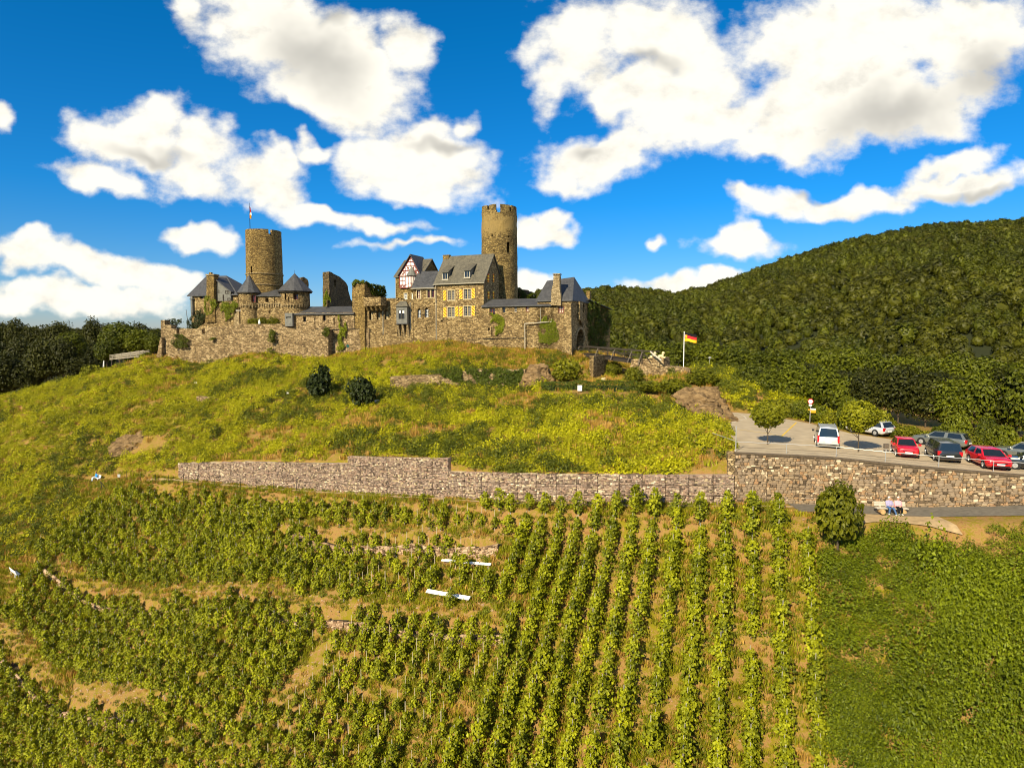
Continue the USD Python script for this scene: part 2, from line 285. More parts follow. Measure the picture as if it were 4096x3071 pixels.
def rocky(name, cols):
    n = {'g': ('geometry', {}), 'm': ('mapping', dict(mapping_type='point', scale=(1, 1, 2.2), rotation=(.3, .2, 0))), 'n': ('noise_texture', dict(scale=1.1, detail=9.0, roughness=.72, distortion=.6)), 'r': ('rgb_ramp', dict(ramp=cols)), 'p': ('principled_bsdf', dict(roughness=.95, specular_ior_level=.1)), 'b': ('bump', dict(strength=.9, distance=.25))}
    return look(name, n, [('g.position', 'm.vector'), ('m.vector', 'n.vector'), ('n.fac', 'r.fac'), ('r.color', 'p.base_color'), ('n.fac', 'b.height'), ('b.normal', 'p.normal')])
ROCK = rocky('rock_face', [(.3, (.035, .022, .012)), (.46, (.15, .095, .045)), (.6, (.26, .17, .08)), (.75, (.36, .26, .13))])

# ------------------------------------------------------------------ terrain
def lerp_tab(tab, x, col): t = np.asarray(tab, float); return np.interp(x, t[:, 0], t[:, col])
FOOT = [(740, 1912, 29.3), (1000, 1935, 31.2), (1200, 1950, 33), (1600, 1974, 36.8), (2100, 1996, 41.3), (2500, 2003, 44.2), (2915, 2006, 46.6), (3300, 2013, 47.6), (3560, 2022, 49.8), (3950, 2019, 52.4), (4096, 2014, 53.2), (4700, 2006, 56)]
FOOT_PT = np.array([P(*q) for q in FOOT])
_xs = np.concatenate([[-300, -160, -100, -70], FOOT_PT[:, 0], [90, 220]]); _ys = np.concatenate([[205, 140, 112, 97], FOOT_PT[:, 1], [45.5, 40]])
WALL_Y = PchipInterpolator(_xs, _ys)
X_L, X_C = FOOT_PT[0, 0], P(2930, 2007, 46.7)[0]         # the wall's left end; where gabions end and the car park's wall begins
_h = [(740, 2.2), (1000, 3.0), (1386, 3.3), (1394, 4.1), (1790, 4.1), (1806, 3.5), (1812, 2.75), (2100, 2.65), (2500, 2.55), (2925, 2.5), (2935, 4.15), (3300, 4.0), (3560, 3.5), (4096, 2.25), (4700, 1.6)]
_hx = np.interp([q[0] for q in _h], [q[0] for q in FOOT], FOOT_PT[:, 0])
PARK_Z = lambda x, t: ZC - 9.7 - .027 * (x - 18)
def wall_h(x): return np.where(np.asarray(x) > X_C - .05, PARK_Z(x, 0) - np.interp(x, FOOT_PT[:, 0], FOOT_PT[:, 2]), np.interp(x, np.concatenate([[X_L - 1.0], _hx]), [0] + [q[1] for q in _h]))
LOW = [(390, 1925, 27), (200, 1985, 27.5), (3330, 3071, 67), (2600, 3071, 65.5), (2000, 3071, 60), (1100, 3071, 51.5), (400, 3071, 44), (0, 3071, 40), (3330, 3900, 86), (1800, 3900, 73), (300, 3900, 53), (-900, 3071, 34),
       (4096, 2150, 57), (4096, 3071, 74), (4900, 2200, 61), (4900, 3071, 80), (3700, 2500, 61), (200, 2350, 33), (1000, 2500, 40.5), (-300, 2300, 30), (3560, 2130, 54.5), (1200, 2010, 34.2), (400, 2300, 32.5)]
UP = [(1600, 1650, 28), (1600, 1500, 22.7), (1600, 1392, 19.9), (2300, 1700, 34), (2300, 1590, 28.4), (2390, 1524, 23.8), (2440, 1500, 22.3), (2290, 1412, 21.5), (2000, 1395, 20.8), (1800, 1374, 20.2), (2000, 1500, 23.3), (2300, 1535, 25.8), (2733, 1480, 24), (2660, 1560, 27), (2790, 1600, 29.5), (2600, 1700, 34.5), (2800, 1780, 40),
      (400, 1500, 18.7), (200, 1545, 18.6), (0, 1600, 18.6), (400, 1690, 23), (0, 1800, 23), (200, 1905, 26), (0, 2050, 27.5), (640, 1425, 18.3), (-600, 1720, 18.6), (-700, 2000, 24), (750, 1700, 24.8), (1000, 1600, 23.8), (1000, 1480, 20.3), (1000, 1415, 18.9), (1280, 1432, 19.2), (1280, 1545, 23.4), (1150, 1755, 29), (760, 1500, 19.2), (880, 1830, 29),
      (2000, 1800, 36), (2500, 1820, 40), (2100, 1640, 29), (1850, 1560, 25.3)]
COMMON = [P(*q) for q in ((390, 1925, 27), (200, 1985, 27.5), (-300, 2150, 27), (560, 1905, 28.3))] + [np.array([x, y, ZC + z]) for x, y, z in ((-200, 100, -34), (-200, 40, -66), (-150, 95, -30), (150, 60, -13), (200, 50, -20))]
OUT = [np.array([x, y, ZC + z]) for x, y, z in ((160, 30, -30), (90, 10, -40), (0, 0, -52), (-80, 20, -72), (-40, 8, -62), (50, -20, -60), (0, -60, -85), (-80, -40, -90))]
BACK = [np.array([x, y, ZC + z]) for x, y, z in ((-20, 143, -1), (-50, 147, -2), (10, 135, -2), (-20, 175, -12), (-60, 180, -13), (30, 150, -9), (60, 120, -14), (95, 85, -14), (120, 60, -13), (-100, 170, -20), (-160, 150, -26), (60, 160, -22), (20, 200, -30), (-40, 220, -32), (-140, 230, -36), (100, 130, -24), (150, 90, -22), (-200, 200, -50))]
_lo = np.array([P(*q) for q in LOW] + list(FOOT_PT) + COMMON + OUT + [P(740, 1830, 25)])
_top = []
for x in np.arange(X_L, 60, 6.0):
    y = float(WALL_Y(x)); _top.append([x, y, float(np.interp(x, FOOT_PT[:, 0], FOOT_PT[:, 2])) + wall_h(x)])
_park = [[x, float(WALL_Y(x)) + t, PARK_Z(x, t)] for x in (21, 28, 36, 46, 56) for t in (2, 9, 17, 24)]
_up = np.array([P(*q) for q in UP] + COMMON + BACK + [np.array(q) for q in _top + _park])
RBF_LO = RBFInterpolator(_lo[:, :2], _lo[:, 2], kernel='thin_plate_spline', smoothing=1.0)
RBF_UP = RBFInterpolator(_up[:, :2], _up[:, 2], kernel='thin_plate_spline', smoothing=1.0)
TERR = [[(1110, 2085, 35.5), (1300, 2117, 37.5), (1500, 2150, 39.5), (1750, 2178, 42), (2010, 2202, 44.5)],
        [(200, 2245, 32), (600, 2312, 35.5), (1050, 2402, 39.5), (1400, 2497, 44), (1600, 2553, 46.3), (1850, 2607, 49), (2040, 2650, 51)],
        [(-200, 2500, 33), (0, 2570, 34.5), (200, 2660, 37.5), (400, 2755, 40.5), (560, 2800, 42.5)]]
TERR_H = [1.0, .8, .8]
_tw = [np.array([P(*q)[:2] for q in t]) for t in TERR]
def seg_dist(x, y, line):
    """signed distance to a polyline drawn left to right (positive on the far, uphill side) and the place along it"""
    best = np.full(np.shape(x), 1e9); sg = np.zeros(np.shape(x)); along = np.zeros(np.shape(x)); acc = 0
    for a, b in zip(line[:-1], line[1:]):
        d = b - a; L = np.hypot(*d); t = np.clip(((x - a[0]) * d[0] + (y - a[1]) * d[1]) / L**2, 0, 1)
        ex, ey = x - a[0] - t * d[0], y - a[1] - t * d[1]; q = np.hypot(ex, ey); s = np.sign(d[0] * (y - a[1]) - d[1] * (x - a[0])); n = q < best
        best = np.where(n, q, best); sg = np.where(n, s, sg); along = np.where(n, acc + t * L, along); acc += L
    return best * sg, along, acc
def terrace(x, y):
    z = 0
    for line, h in zip(_tw, TERR_H):
        d, al, tot = seg_dist(x, y, line); ends = np.clip(np.minimum(al, tot - al) / 2.0, 0, 1)
        z = z + h * ends * np.where(d > 0, np.exp(-(d / 2.4) ** 2) - .5 * np.exp(-(d / 5.) ** 2), -.5 * np.exp(-(d / 5.) ** 2)) * sm(np.abs(d), 0, .05)
    return z
def zg(x, y, bump=True):
    x, y = np.atleast_1d(np.asarray(x, float)), np.atleast_1d(np.asarray(y, float)); sh = x.shape; x, y = x.ravel(), y.ravel()
    z0 = np.empty(len(x)); z1 = np.empty(len(x))
    for i in range(0, len(x), 20000):
        q = np.stack([x[i:i + 20000], y[i:i + 20000]], 1); z0[i:i + 20000] = RBF_LO(q); z1[i:i + 20000] = RBF_UP(q)
    t = y - WALL_Y(x); soft = sm(-x, -X_L - 2, -X_L + 8)           # past the wall's end the two slopes run into one another
    w = (t > 0) * (1 - soft) + sm(t, -7, 7) * soft
    z = z0 * (1 - w) + z1 * w
    W = np.interp(x, [X_L, -5, 15, 24], [1.9, 2.2, 3.4, 4.6]); fz = np.interp(x, FOOT_PT[:, 0], FOOT_PT[:, 2]) + .012 * t; k = sm(t, -W - 2.2, -W) * (t <= 0) * sm(x, X_L - 6, X_L); z = z * (1 - k) + fz * k     # the level path along the wall's foot
    far = sm(np.hypot(x + 10, y - 80), 170, 330); z = z * (1 - far) + (ZC - 75) * far
    park = sm(x, X_C - .6, X_C + .2) * (t > 0) * (1 - sm(t, 33, 38))
    road = (1 - sm(np.abs(t + 2), 2.2, 4)) * sm(x, X_L - 18, X_L)
    flat = np.maximum(park, road)
    z = z * (1 - park) + PARK_Z(x, t) * park
    if bump: z += (1 - flat) * (1 - .75 * sm(y, 100, 108) * sm(x, -90, -70)) * ((fb(x, y, .11) - .5) * 1.7 + (fb(x, y, .5, 3, 7) - .5) * .55)
    z += terrace(x, y) * (t < -3)
    return z.reshape(sh)
def ground_at(px, py):
    """where the ground is seen at a pixel, and its pixels per metre"""
    d = np.arange(24, 165, .2); q = np.array([0, 0, ZC]) + ray(px, py) * d[:, None]; h = q[:, 2] - zg(q[:, 0], q[:, 1]); k = np.nonzero(h < 0)[0]; k = k[0] if len(k) else len(d) - 1
    k = max(k, 1); u = h[k - 1] / (h[k - 1] - h[k] + 1e-9); return q[k - 1] + (q[k] - q[k - 1]) * u, FPX / (d[k - 1] + .2 * u)
def build_ground():
    xs = np.concatenate([np.linspace(-330, -90, 50)[:-1], np.arange(-90, 75, .7), np.linspace(75, 330, 50)])
    ts = np.concatenate([np.linspace(-160, -62, 18)[:-1], np.arange(-62, -.3, .6), [-.02, .02], np.arange(.5, 78, .7), np.linspace(78, 250, 40)])
    Xg, Tg = np.meshgrid(xs, ts, indexing='ij'); Yg = WALL_Y(Xg) + Tg
    Zg = zg(Xg, Yg); n, m = Xg.shape
    idx = np.arange(n * m).reshape(n, m); q = np.stack([idx[:-1, :-1], idx[1:, :-1], idx[1:, 1:], idx[:-1, 1:]], -1).reshape(-1, 4)
    v = np.stack([Xg, Yg, Zg], -1).reshape(-1, 3)
    return v, np.vstack([q[:, [0, 1, 2]], q[:, [0, 2, 3]]])
def ground_look():
    n = {'g': ('geometry', {}), 'n1': ('noise_texture', dict(scale=.22, detail=6.0, roughness=.65)), 'n2': ('noise_texture', dict(scale=1.7, detail=7.0, roughness=.7)), 'n3': ('noise_texture', dict(scale=7.0, detail=6.0, roughness=.75)),
         'a': ('math', dict(math_type='multiply_add', value2=1.0)), 'as': ('math', dict(math_type='multiply', value2=.6)), 'c': ('math', dict(math_type='multiply_add', value2=.95)), 'c0': ('math', dict(math_type='subtract', value2=.72)),
         'r': ('rgb_ramp', dict(ramp=[(0, (.035, .019, .007)), (.26, (.15, .075, .027)), (.42, (.24, .13, .045)), (.52, (.26, .16, .052)), (.60, (.18, .13, .020)), (.72, (.19, .155, .008)), (1, (.10, .105, .004))])),
         'p': ('principled_bsdf', dict(roughness=.95, specular_ior_level=.1)), 'b': ('bump', dict(strength=.8, distance=.12))}
    l = [('g.position', f'n{k}.vector') for k in (1, 2, 3)] + [('n1.fac', 'as.value1'), ('n2.fac', 'a.value1'), ('as.value', 'a.value3'), ('n3.fac', 'c.value1'), ('a.value', 'c.value3'), ('c.value', 'c0.value1'), ('c0.value', 'r.fac'), ('r.color', 'p.base_color'), ('n2.fac', 'b.height'), ('b.normal', 'p.normal')]
    return look('soil_and_dry_grass', n, l)
GROUND = build_ground()
solo('ground', GROUND, ground_look(), kind='structure', smooth=True)
FAR = plain('far_valley', (.05, .06, .012), .95, var=.3, scale=.02)
_far = np.array([[-9000, -9000, ZC - 78], [9000, -9000, ZC - 78], [9000, 9000, ZC - 78], [-9000, 9000, ZC - 78.]])
solo('terrain', (_far, np.array([[0, 1, 2, 3]])), FAR, kind='structure')

def strip(t0, t1, x0, x1, dz, step=.5, wob=0.0, seed=3, bump=False):
    xs = np.arange(x0, x1 + step, step); out = []
    k = max(3, int(abs(t1 - t0) / .7) + 2); ts = np.linspace(0, 1, k)
    w0 = wob * (fb(xs, xs * 0, .25, 3, seed) - .5) * 2; w1 = wob * (fb(xs, xs * 0 + 9, .25, 3, seed) - .5) * 2
    Xg, S = np.meshgrid(xs, ts, indexing='ij'); T = (t0 + w0)[:, None] * (1 - S) + (t1 + w1)[:, None] * S
    Yg = WALL_Y(Xg) + T; Zg = zg(Xg, Yg, bump) + dz
    n, m = Xg.shape; idx = np.arange(n * m).reshape(n, m); q = np.stack([idx[:-1, :-1], idx[1:, :-1], idx[1:, 1:], idx[:-1, 1:]], -1).reshape(-1, 4)
    return np.stack([Xg, Yg, Zg], -1).reshape(-1, 3), np.vstack([q[:, [0, 1, 2]], q[:, [0, 2, 3]]])
ASPHALT = plain('grey_asphalt', (.125, .108, .085), .9, var=.25, scale=3.0, bump=.2)
PARK_LOOK = plain('pale_asphalt', (.38, .30, .195), .9, var=.2, scale=.8, bump=.15)
SAND = plain('trodden_earth', (.33, .23, .12), .95, var=.25, scale=2.5, bump=.4)
X_P = P(3150, 2030, 47.5)[0]
solo('path', strip(-2.9, -.5, X_P, 60, .05, wob=.2), ASPHALT, kind='structure', smooth=True)
solo('footpath', strip(-1.75, -1.15, X_L - 6, X_P, .05, wob=.45), SAND, kind='structure', smooth=True)
solo('bench_clearing', strip(-5.2, -2.7, P(3440, 2060, 53)[0], P(3720, 2060, 53)[0], .03, wob=.8, seed=8), SAND, kind='structure', smooth=True)
def on_park(px, py, dz=0.0):
    r = ray(px, py); z0 = float(PARK_Z(34, 0)) - ZC + dz; p = r * (z0 / r[2]); p = r * ((float(PARK_Z(p[0], 0)) - ZC + dz) / r[2]); return p + [0, 0, ZC]
def flat(poly, dz):
    p = np.array(poly, float); d = Delaunay(p[:, :2]); c = p[d.simplices].mean(1); q = d.simplices[inside_(p[:, :2], c[:, :2])]
    v = np.c_[p[:, :2], [float(PARK_Z(x, 0)) + dz for x in p[:, 0]]]
    for t in q:
        a, b, e = v[t]; 
        if np.cross(b - a, e - a)[2] < 0: t[[0, 1]] = t[[1, 0]]
    return v, q
def inside_(q, pts):
    x, y = pts[:, 0], pts[:, 1]; r = np.zeros(len(x), bool); j = len(q) - 1
    for i in range(len(q)):
        c = ((q[i][1] > y) != (q[j][1] > y)) & (x < (q[j][0] - q[i][0]) * (y - q[i][1]) / (q[j][1] - q[i][1] + 1e-12) + q[i][0]); r ^= c; j = i
    return r
_edge = [[x, float(WALL_Y(x)) + .05] for x in np.arange(X_C + .1, 62, 1.5)]
_far = [on_park(px, py)[:2].tolist() for px, py in ((4500, 1900), (4250, 1862), (4096, 1838), (3850, 1803), (3700, 1778), (3560, 1757), (3400, 1733), (3240, 1694), (3100, 1668), (2995, 1650), (2930, 1642), (2905, 1660), (2915, 1720), (2925, 1770))]
solo('car_park', flat(_edge + _far, .03), PARK_LOOK, kind='structure')
YELLOW = plain('yellow_marking', (.62, .40, .04), .8, var=.2, scale=8.0); CHALK = plain('white_marking', (.62, .58, .48), .8, var=.2)
def mark(pts, w):
    out = []
    for a, b in zip(pts[:-1], pts[1:]):
        a, b = on_park(*a), on_park(*b); d = (b - a)[:2]; s = np.array([-d[1], d[0]]) / np.hypot(*d) * w / 2
        v = np.array([[*(p[:2] + k * s), float(PARK_Z(p[0], 0)) + .036] for p, k in ((a, -1), (b, -1), (b, 1), (a, 1))]); out.append((v, np.array([[0, 1, 2], [0, 2, 3]])))
    return cat(out)
solo('parking_line', mark([(3127, 1746), (3186, 1690)], .16), YELLOW, kind='structure'); solo('parking_line', mark([(2942, 1717), (3056, 1733), (3127, 1746)], .1), YELLOW, kind='structure')
solo('parking_line', cat([mark([(x, 1708 + (x - 3020) * .16), (x + 9, 1709.5 + (x - 3020) * .16)], .1) for x in range(3020, 3100, 17)] + [mark([(x, 1700 + (x - 3143) * .1), (x + 9, 1701 + (x - 3143) * .1)], .1) for x in (3143, 3160)]), YELLOW, kind='structure')
solo('parking_line', mark([(2930, 1648), (2950, 1653), (2975, 1664), (2986, 1676), (2960, 1681), (2935, 1690), (2924, 1692)], .07), CHALK, kind='structure')
# ------------------------------------------------------------------ foliage
def leaves(p, nrm, size, rng, spread=.8, fold=.25, asp=.8):
    """folded leaf-sized faces at points p, turned roughly along nrm"""
    n = len(p); d = np.asarray(nrm, float) + rng.normal(0, spread, (n, 3)); d /= np.linalg.norm(d, axis=1, keepdims=True) + 1e-9
    s = np.cross(d, rng.normal(0, 1, (n, 3))); s /= np.linalg.norm(s, axis=1, keepdims=True) + 1e-9; u = np.cross(s, d)
    h = (np.asarray(size) * rng.uniform(.6, 1.3, n))[:, None] * .5
    v = np.stack([p - u * h * 1.1 - d * h * fold, p + s * h * asp + d * h * fold * .6, p + u * h * 1.1 - d * h * fold, p - s * h * asp + d * h * fold * .6], 1)
    i = np.arange(n)[:, None] * 4
    return v.reshape(-1, 3), np.concatenate([i + [0, 1, 2], i + [0, 2, 3]]).astype(int)
def crown(rng, n, rx, rz, size, lobes=7, cz=0.0, flat=.0, inner=.35, body=.5):
    """leaf clumps on a cluster of uneven lobes; returns (vertices, faces)"""
    c = rng.normal(0, 1, (lobes, 3)); c /= np.linalg.norm(c, axis=1, keepdims=True); c *= rng.uniform(.25, .62, (lobes, 1)); c[:, 2] = np.maximum(c[:, 2], -.5 + flat)
    r = rng.uniform(.36, .56, lobes); k = rng.choice(lobes, n, p=r**2 / (r**2).sum())
    d = rng.normal(0, 1, (n, 3)); d /= np.linalg.norm(d, axis=1, keepdims=True)
    rad = r[k] * (1 - inner * rng.random(n) ** 1.6) * (1 + .16 * np.sin(7 * d[:, 0] + 5 * d[:, 2] + k))
    core = rng.random(n) < body; rad = np.where(core, .80 * (1 - inner * .6 * rng.random(n)) * (.86 + .3 * meshkit.noise(d * 2.2 + 9, lobes)), rad)
    p = np.where(core[:, None], 0, c[k]) + d * rad[:, None]; up = d + [0, 0, .35]
    p = p * [rx, rx, rz] + [0, 0, cz]
    return leaves(p, up, size, rng, .55)
def blob(rng, rx, rz, cz, k=2, amp=.25):
    m = trimesh.creation.icosphere(k, 1.0); v = m.vertices * (1 + amp * (meshkit.fbm(m.vertices * 1.7 + rng.uniform(0, 50), 3) - .5) * 2)[:, None]
    return v * [rx, rx, rz] + [0, 0, cz], np.array(m.faces)
def trunk(rng, h, r, lean=.05, limbs=4, reach=.5):
    pts = [np.zeros(3) + [0, 0, -.3]]
    for k in range(4): pts.append(pts[-1] + [rng.normal(0, lean) * h / 4, rng.normal(0, lean) * h / 4, (h + .3) / 4])
    out = [cone(pts[k], pts[k + 1], r * (1 - .2 * k), r * (1 - .2 * (k + 1)), 7) for k in range(4)]
    for k in range(limbs):
        a = rng.uniform(0, 2 * PI); b = pts[2 + k % 3]; e = b + [math.cos(a) * h * reach * .6, math.sin(a) * h * reach * .6, h * reach * rng.uniform(.4, .8)]
        out.append(cone(b, e, r * .45, r * .15, 5))
    return cat(out)

def cs(poly):
    p = np.asarray(poly, float); x, y = p[:, 0], p[:, 1]
    if (x * np.roll(y, -1) - np.roll(x, -1) * y).sum() < 0: p = p[::-1]
    return CrossSection([p])
# ------------------------------------------------------------------ wall planes laid out in plan, with openings measured from the photograph
class Fac:
    """a vertical wall plane from plan point A to B (as seen: A left, B right); local x along it, y into the wall, z up"""
    def __init__(s, pa, ka, pb, kb):
        s.A = P(pa, HOR, ka)[:2] if kb is not None else np.array(pa, float); s.B = P(pb, HOR, kb)[:2] if kb is not None else np.array(ka, float)
        d = s.B - s.A; s.L = float(np.hypot(*d)); s.t = d / s.L; s.n = np.array([-s.t[1], s.t[0]])   # n: into the wall
    def pix(s, px, py, off=0.0):
        r = ray(px, py); o = s.A + s.n * off; k = (o @ s.n) / (r[:2] @ s.n); q = r * k
        return float((q[:2] - s.A) @ s.t), float(q[2] + ZC)
    def world(s, m):
        v, f = arr(m); v = np.asarray(v, float)
        return np.stack([s.A[0] + v[:, 0] * s.t[0] + v[:, 1] * s.n[0], s.A[1] + v[:, 0] * s.t[1] + v[:, 1] * s.n[1], v[:, 2]], 1), f
    def poly(s, pts, off=0.0): return [s.pix(x, y, off) for x, y in pts]
    def base(s, z): return np.array([*(s.A + s.t * s.L / 2), z])
def rough(m, amp=.06, scale=.9, edge=1.2, seed=0):
    """a Manifold refined and its faces made uneven, as old rubble walls are"""
    m = m.refine_to_length(edge); v, f = arr(m); v = np.array(v, float)
    w = np.stack([meshkit.fbm(v * scale + 7.3 * k + seed, 3) for k in range(3)], 1) - .5
    return v + w * 2 * amp, f
def rect_bars(u0, z0, u1, z1, b, y0, y1):
    return [box(u0, u0 + b, y0, y1, z0, z1), box(u1 - b, u1, y0, y1, z0, z1), box(u0 + b, u1 - b, y0, y1, z0, z0 + b), box(u0 + b, u1 - b, y0, y1, z1 - b, z1)]
def window(parent, fac, rect, frame=WOOD_GREY, glass=GLASS, nx=2, nz=2, rec=.22, b=.09, surround=None, sill=None, off=0.0, arch=False):
    u0, z1 = fac.pix(rect[0], rect[1], off); u1, z0 = fac.pix(rect[2], rect[3], off); y = off + rec
    bars = rect_bars(u0, z0, u1, z1, b, y - .05, y + .05)
    for k in range(1, nx): c = u0 + (u1 - u0) * k / nx; bars.append(box(c - b * .45, c + b * .45, y - .04, y + .04, z0 + b, z1 - b))
    for k in range(1, nz): c = z0 + (z1 - z0) * k / nz; bars.append(box(u0 + b, u1 - b, y - .028, y + .03, c - b * .3, c + b * .3))
    w = part(parent, 'window', fac.world(cat(bars)), frame)
    part(w, 'pane', fac.world(box(u0 + b * .5, u1 - b * .5, y + .051, y + .08, z0 + b * .5, z1 - b * .5)), glass)
    if surround is not None: part(w, 'surround', fac.world(cat(rect_bars(u0 - .17, z0 - .17, u1 + .17, z1 + .17, .165, off - .05, off + .2))), surround)
    if sill is not None: part(w, 'sill', fac.world(box(u0 - .15, u1 + .15, off - .14, off + .1, z0 - .14, z0 - .004)), sill)
    return w
def hole(fac, r, deep=.45, arch=0, off=0.0):
    u0, z1 = fac.pix(r[0], r[1], off); u1, z0 = fac.pix(r[2], r[3], off)
    if arch == 0: return mf(box(u0, u1, off - .6, off + deep, z0, z1))
    w = (u1 - u0) / 2; c = (u0 + u1) / 2; h = z1 - (w if arch == 1 else 1.5 * w); t = np.linspace(0, PI, 9)
    top = [(c + w * math.cos(a), h + w * math.sin(a)) for a in t] if arch == 1 else [(u1, h), (c + w * .8, h + w * .7), (c + .4 * w, h + 1.2 * w), (c, z1), (c - .4 * w, h + 1.2 * w), (c - w * .8, h + w * .7), (u0, h)]
    return prism([(u0, z0), (u1, z0)] + top, off - .6, off + deep)
def gable_roof(fac, u0, u1, D, ze, zr, ov=.35, th=.16, y0=0.0, ridge=.5, ext=.25):
    """roof over a range whose ridge runs along the wall"""
    yr = y0 + D * ridge; k = (zr - ze) / (yr - y0); kb = (zr - ze) / (y0 + D - yr)
    pl = [(y0 - ov, ze - ov * k), (yr, zr), (y0 + D + ov, ze - ov * kb), (y0 + D + ov, ze - ov * kb + th * 1.5), (yr, zr + th * 1.5), (y0 - ov, ze - ov * k + th * 1.5)]
    return cs(pl).extrude(u1 - u0 + 2 * ext).rotate([90, 0, 90]).translate([u0 - ext, 0, 0])
def gable_solid(u0, u1, y0, D, ze, zr, ridge=.5):
    pl = [(y0, ze), (y0 + D, ze), (y0 + D * ridge, zr)]
    return cs(pl).extrude(u1 - u0).rotate([90, 0, 90]).translate([u0, 0, 0])
def inside(q, pts):
    x, y = pts[:, 0], pts[:, 1]; r = np.zeros(len(x), bool); j = len(q) - 1
    for i in range(len(q)):
        c = ((q[i][1] > y) != (q[j][1] > y)) & (x < (q[j][0] - q[i][0]) * (y - q[i][1]) / (q[j][1] - q[i][1] + 1e-12) + q[i][0]); r ^= c; j = i
    return r
def ivy(name, label, fac, poly, n, size=.2, mat=None, thick=.4, seed=1, off=0.0, category='ivy', ragged=.45):
    """a climbing plant spread over a patch of wall"""
    rng = np.random.default_rng(seed); q = np.array(fac.poly(poly, off)); lo, hi = q.min(0) - ragged, q.max(0) + ragged
    p = rng.uniform(lo, hi, (n * 3, 2)); w = p + (np.stack([meshkit.noise(np.stack([p[:, 0] * 1.3, p[:, 1] * 1.3, p[:, 0] * 0 + k], 1), seed) for k in (1, 5)], 1) - .5) * 2 * ragged
    ok = inside(q, w) & (meshkit.noise(np.stack([p[:, 0] * 1.1, p[:, 1] * .8, p[:, 0] * 0], 1), seed + 3) > .25); p = p[ok][:n]
    bulge = meshkit.fbm(np.stack([p[:, 0] * .8, p[:, 1] * .8, p[:, 0] * 0], 1), 3, seed) ** 1.2
    y = off - thick * bulge * rng.uniform(.2, 1.6, len(p)) - .02
    v, f = leaves(np.stack([p[:, 0], y, p[:, 1]], 1), np.tile([0, -1, .5], (len(p), 1)), size, rng, .6)
    t = thing(name, label, category, fac.base(lo[1])); part(t, 'foliage', fac.world((v, f)), mat or LEAF_IVY_LIT)
    c = (lo + hi) / 2; part(t, 'stem', fac.world(tube([[c[0], off - .04, lo[1]], [c[0] + .2, off - .05, c[1]], [c[0] - .1, off - .04, hi[1] - .6]], .05, 5)), BARK)
    return t
# ------------------------------------------------------------------ the castle
def zpx(py, k): r = ray(CX, py); return ZC + P(CX, HOR, k)[1] * r[2] / r[1]
def bld(name, label, fac, z, category='building'): return thing(name, label, category, fac.base(z))
def stripes(name, sgn, t):
    n = {'g': ('geometry', {}), 'd': ('vector_math', dict(math_type='dot_product', vector2=(t[0] * sgn * 1.0, t[1] * sgn * 1.0, 1.0))), 'm': ('math', dict(math_type='multiply', value2=1.6)), 'f': ('math', dict(math_type='fraction')), 'c': ('math', dict(math_type='greater_than', value2=.5)),
         'x': ('mix_color', dict(a=(.85, .56, .03), b=(.50, .10, .012))), 'p': ('principled_bsdf', dict(roughness=.6, specular_ior_level=.2))}
    return look(name, n, [('g.position', 'd.vector1'), ('d.value', 'm.value1'), ('m.value', 'f.value1'), ('f.value', 'c.value1'), ('c.value', 'x.fac'), ('x.result', 'p.base_color')])
JF = Fac(1743, 19.9, 1936, 20.6)
STRIPE_A, STRIPE_B = stripes('striped_shutter_rising', -1, JF.t), stripes('striped_shutter_falling', 1, JF.t)
def slab_roof(fac, pts, th=.14, off=None):
    """roof surface from local points (u, y, z), as a thin hull"""
    p = np.array(pts, float); return Manifold.hull_points(np.vstack([p, p - [0, 0, th]]).astype(np.float32))

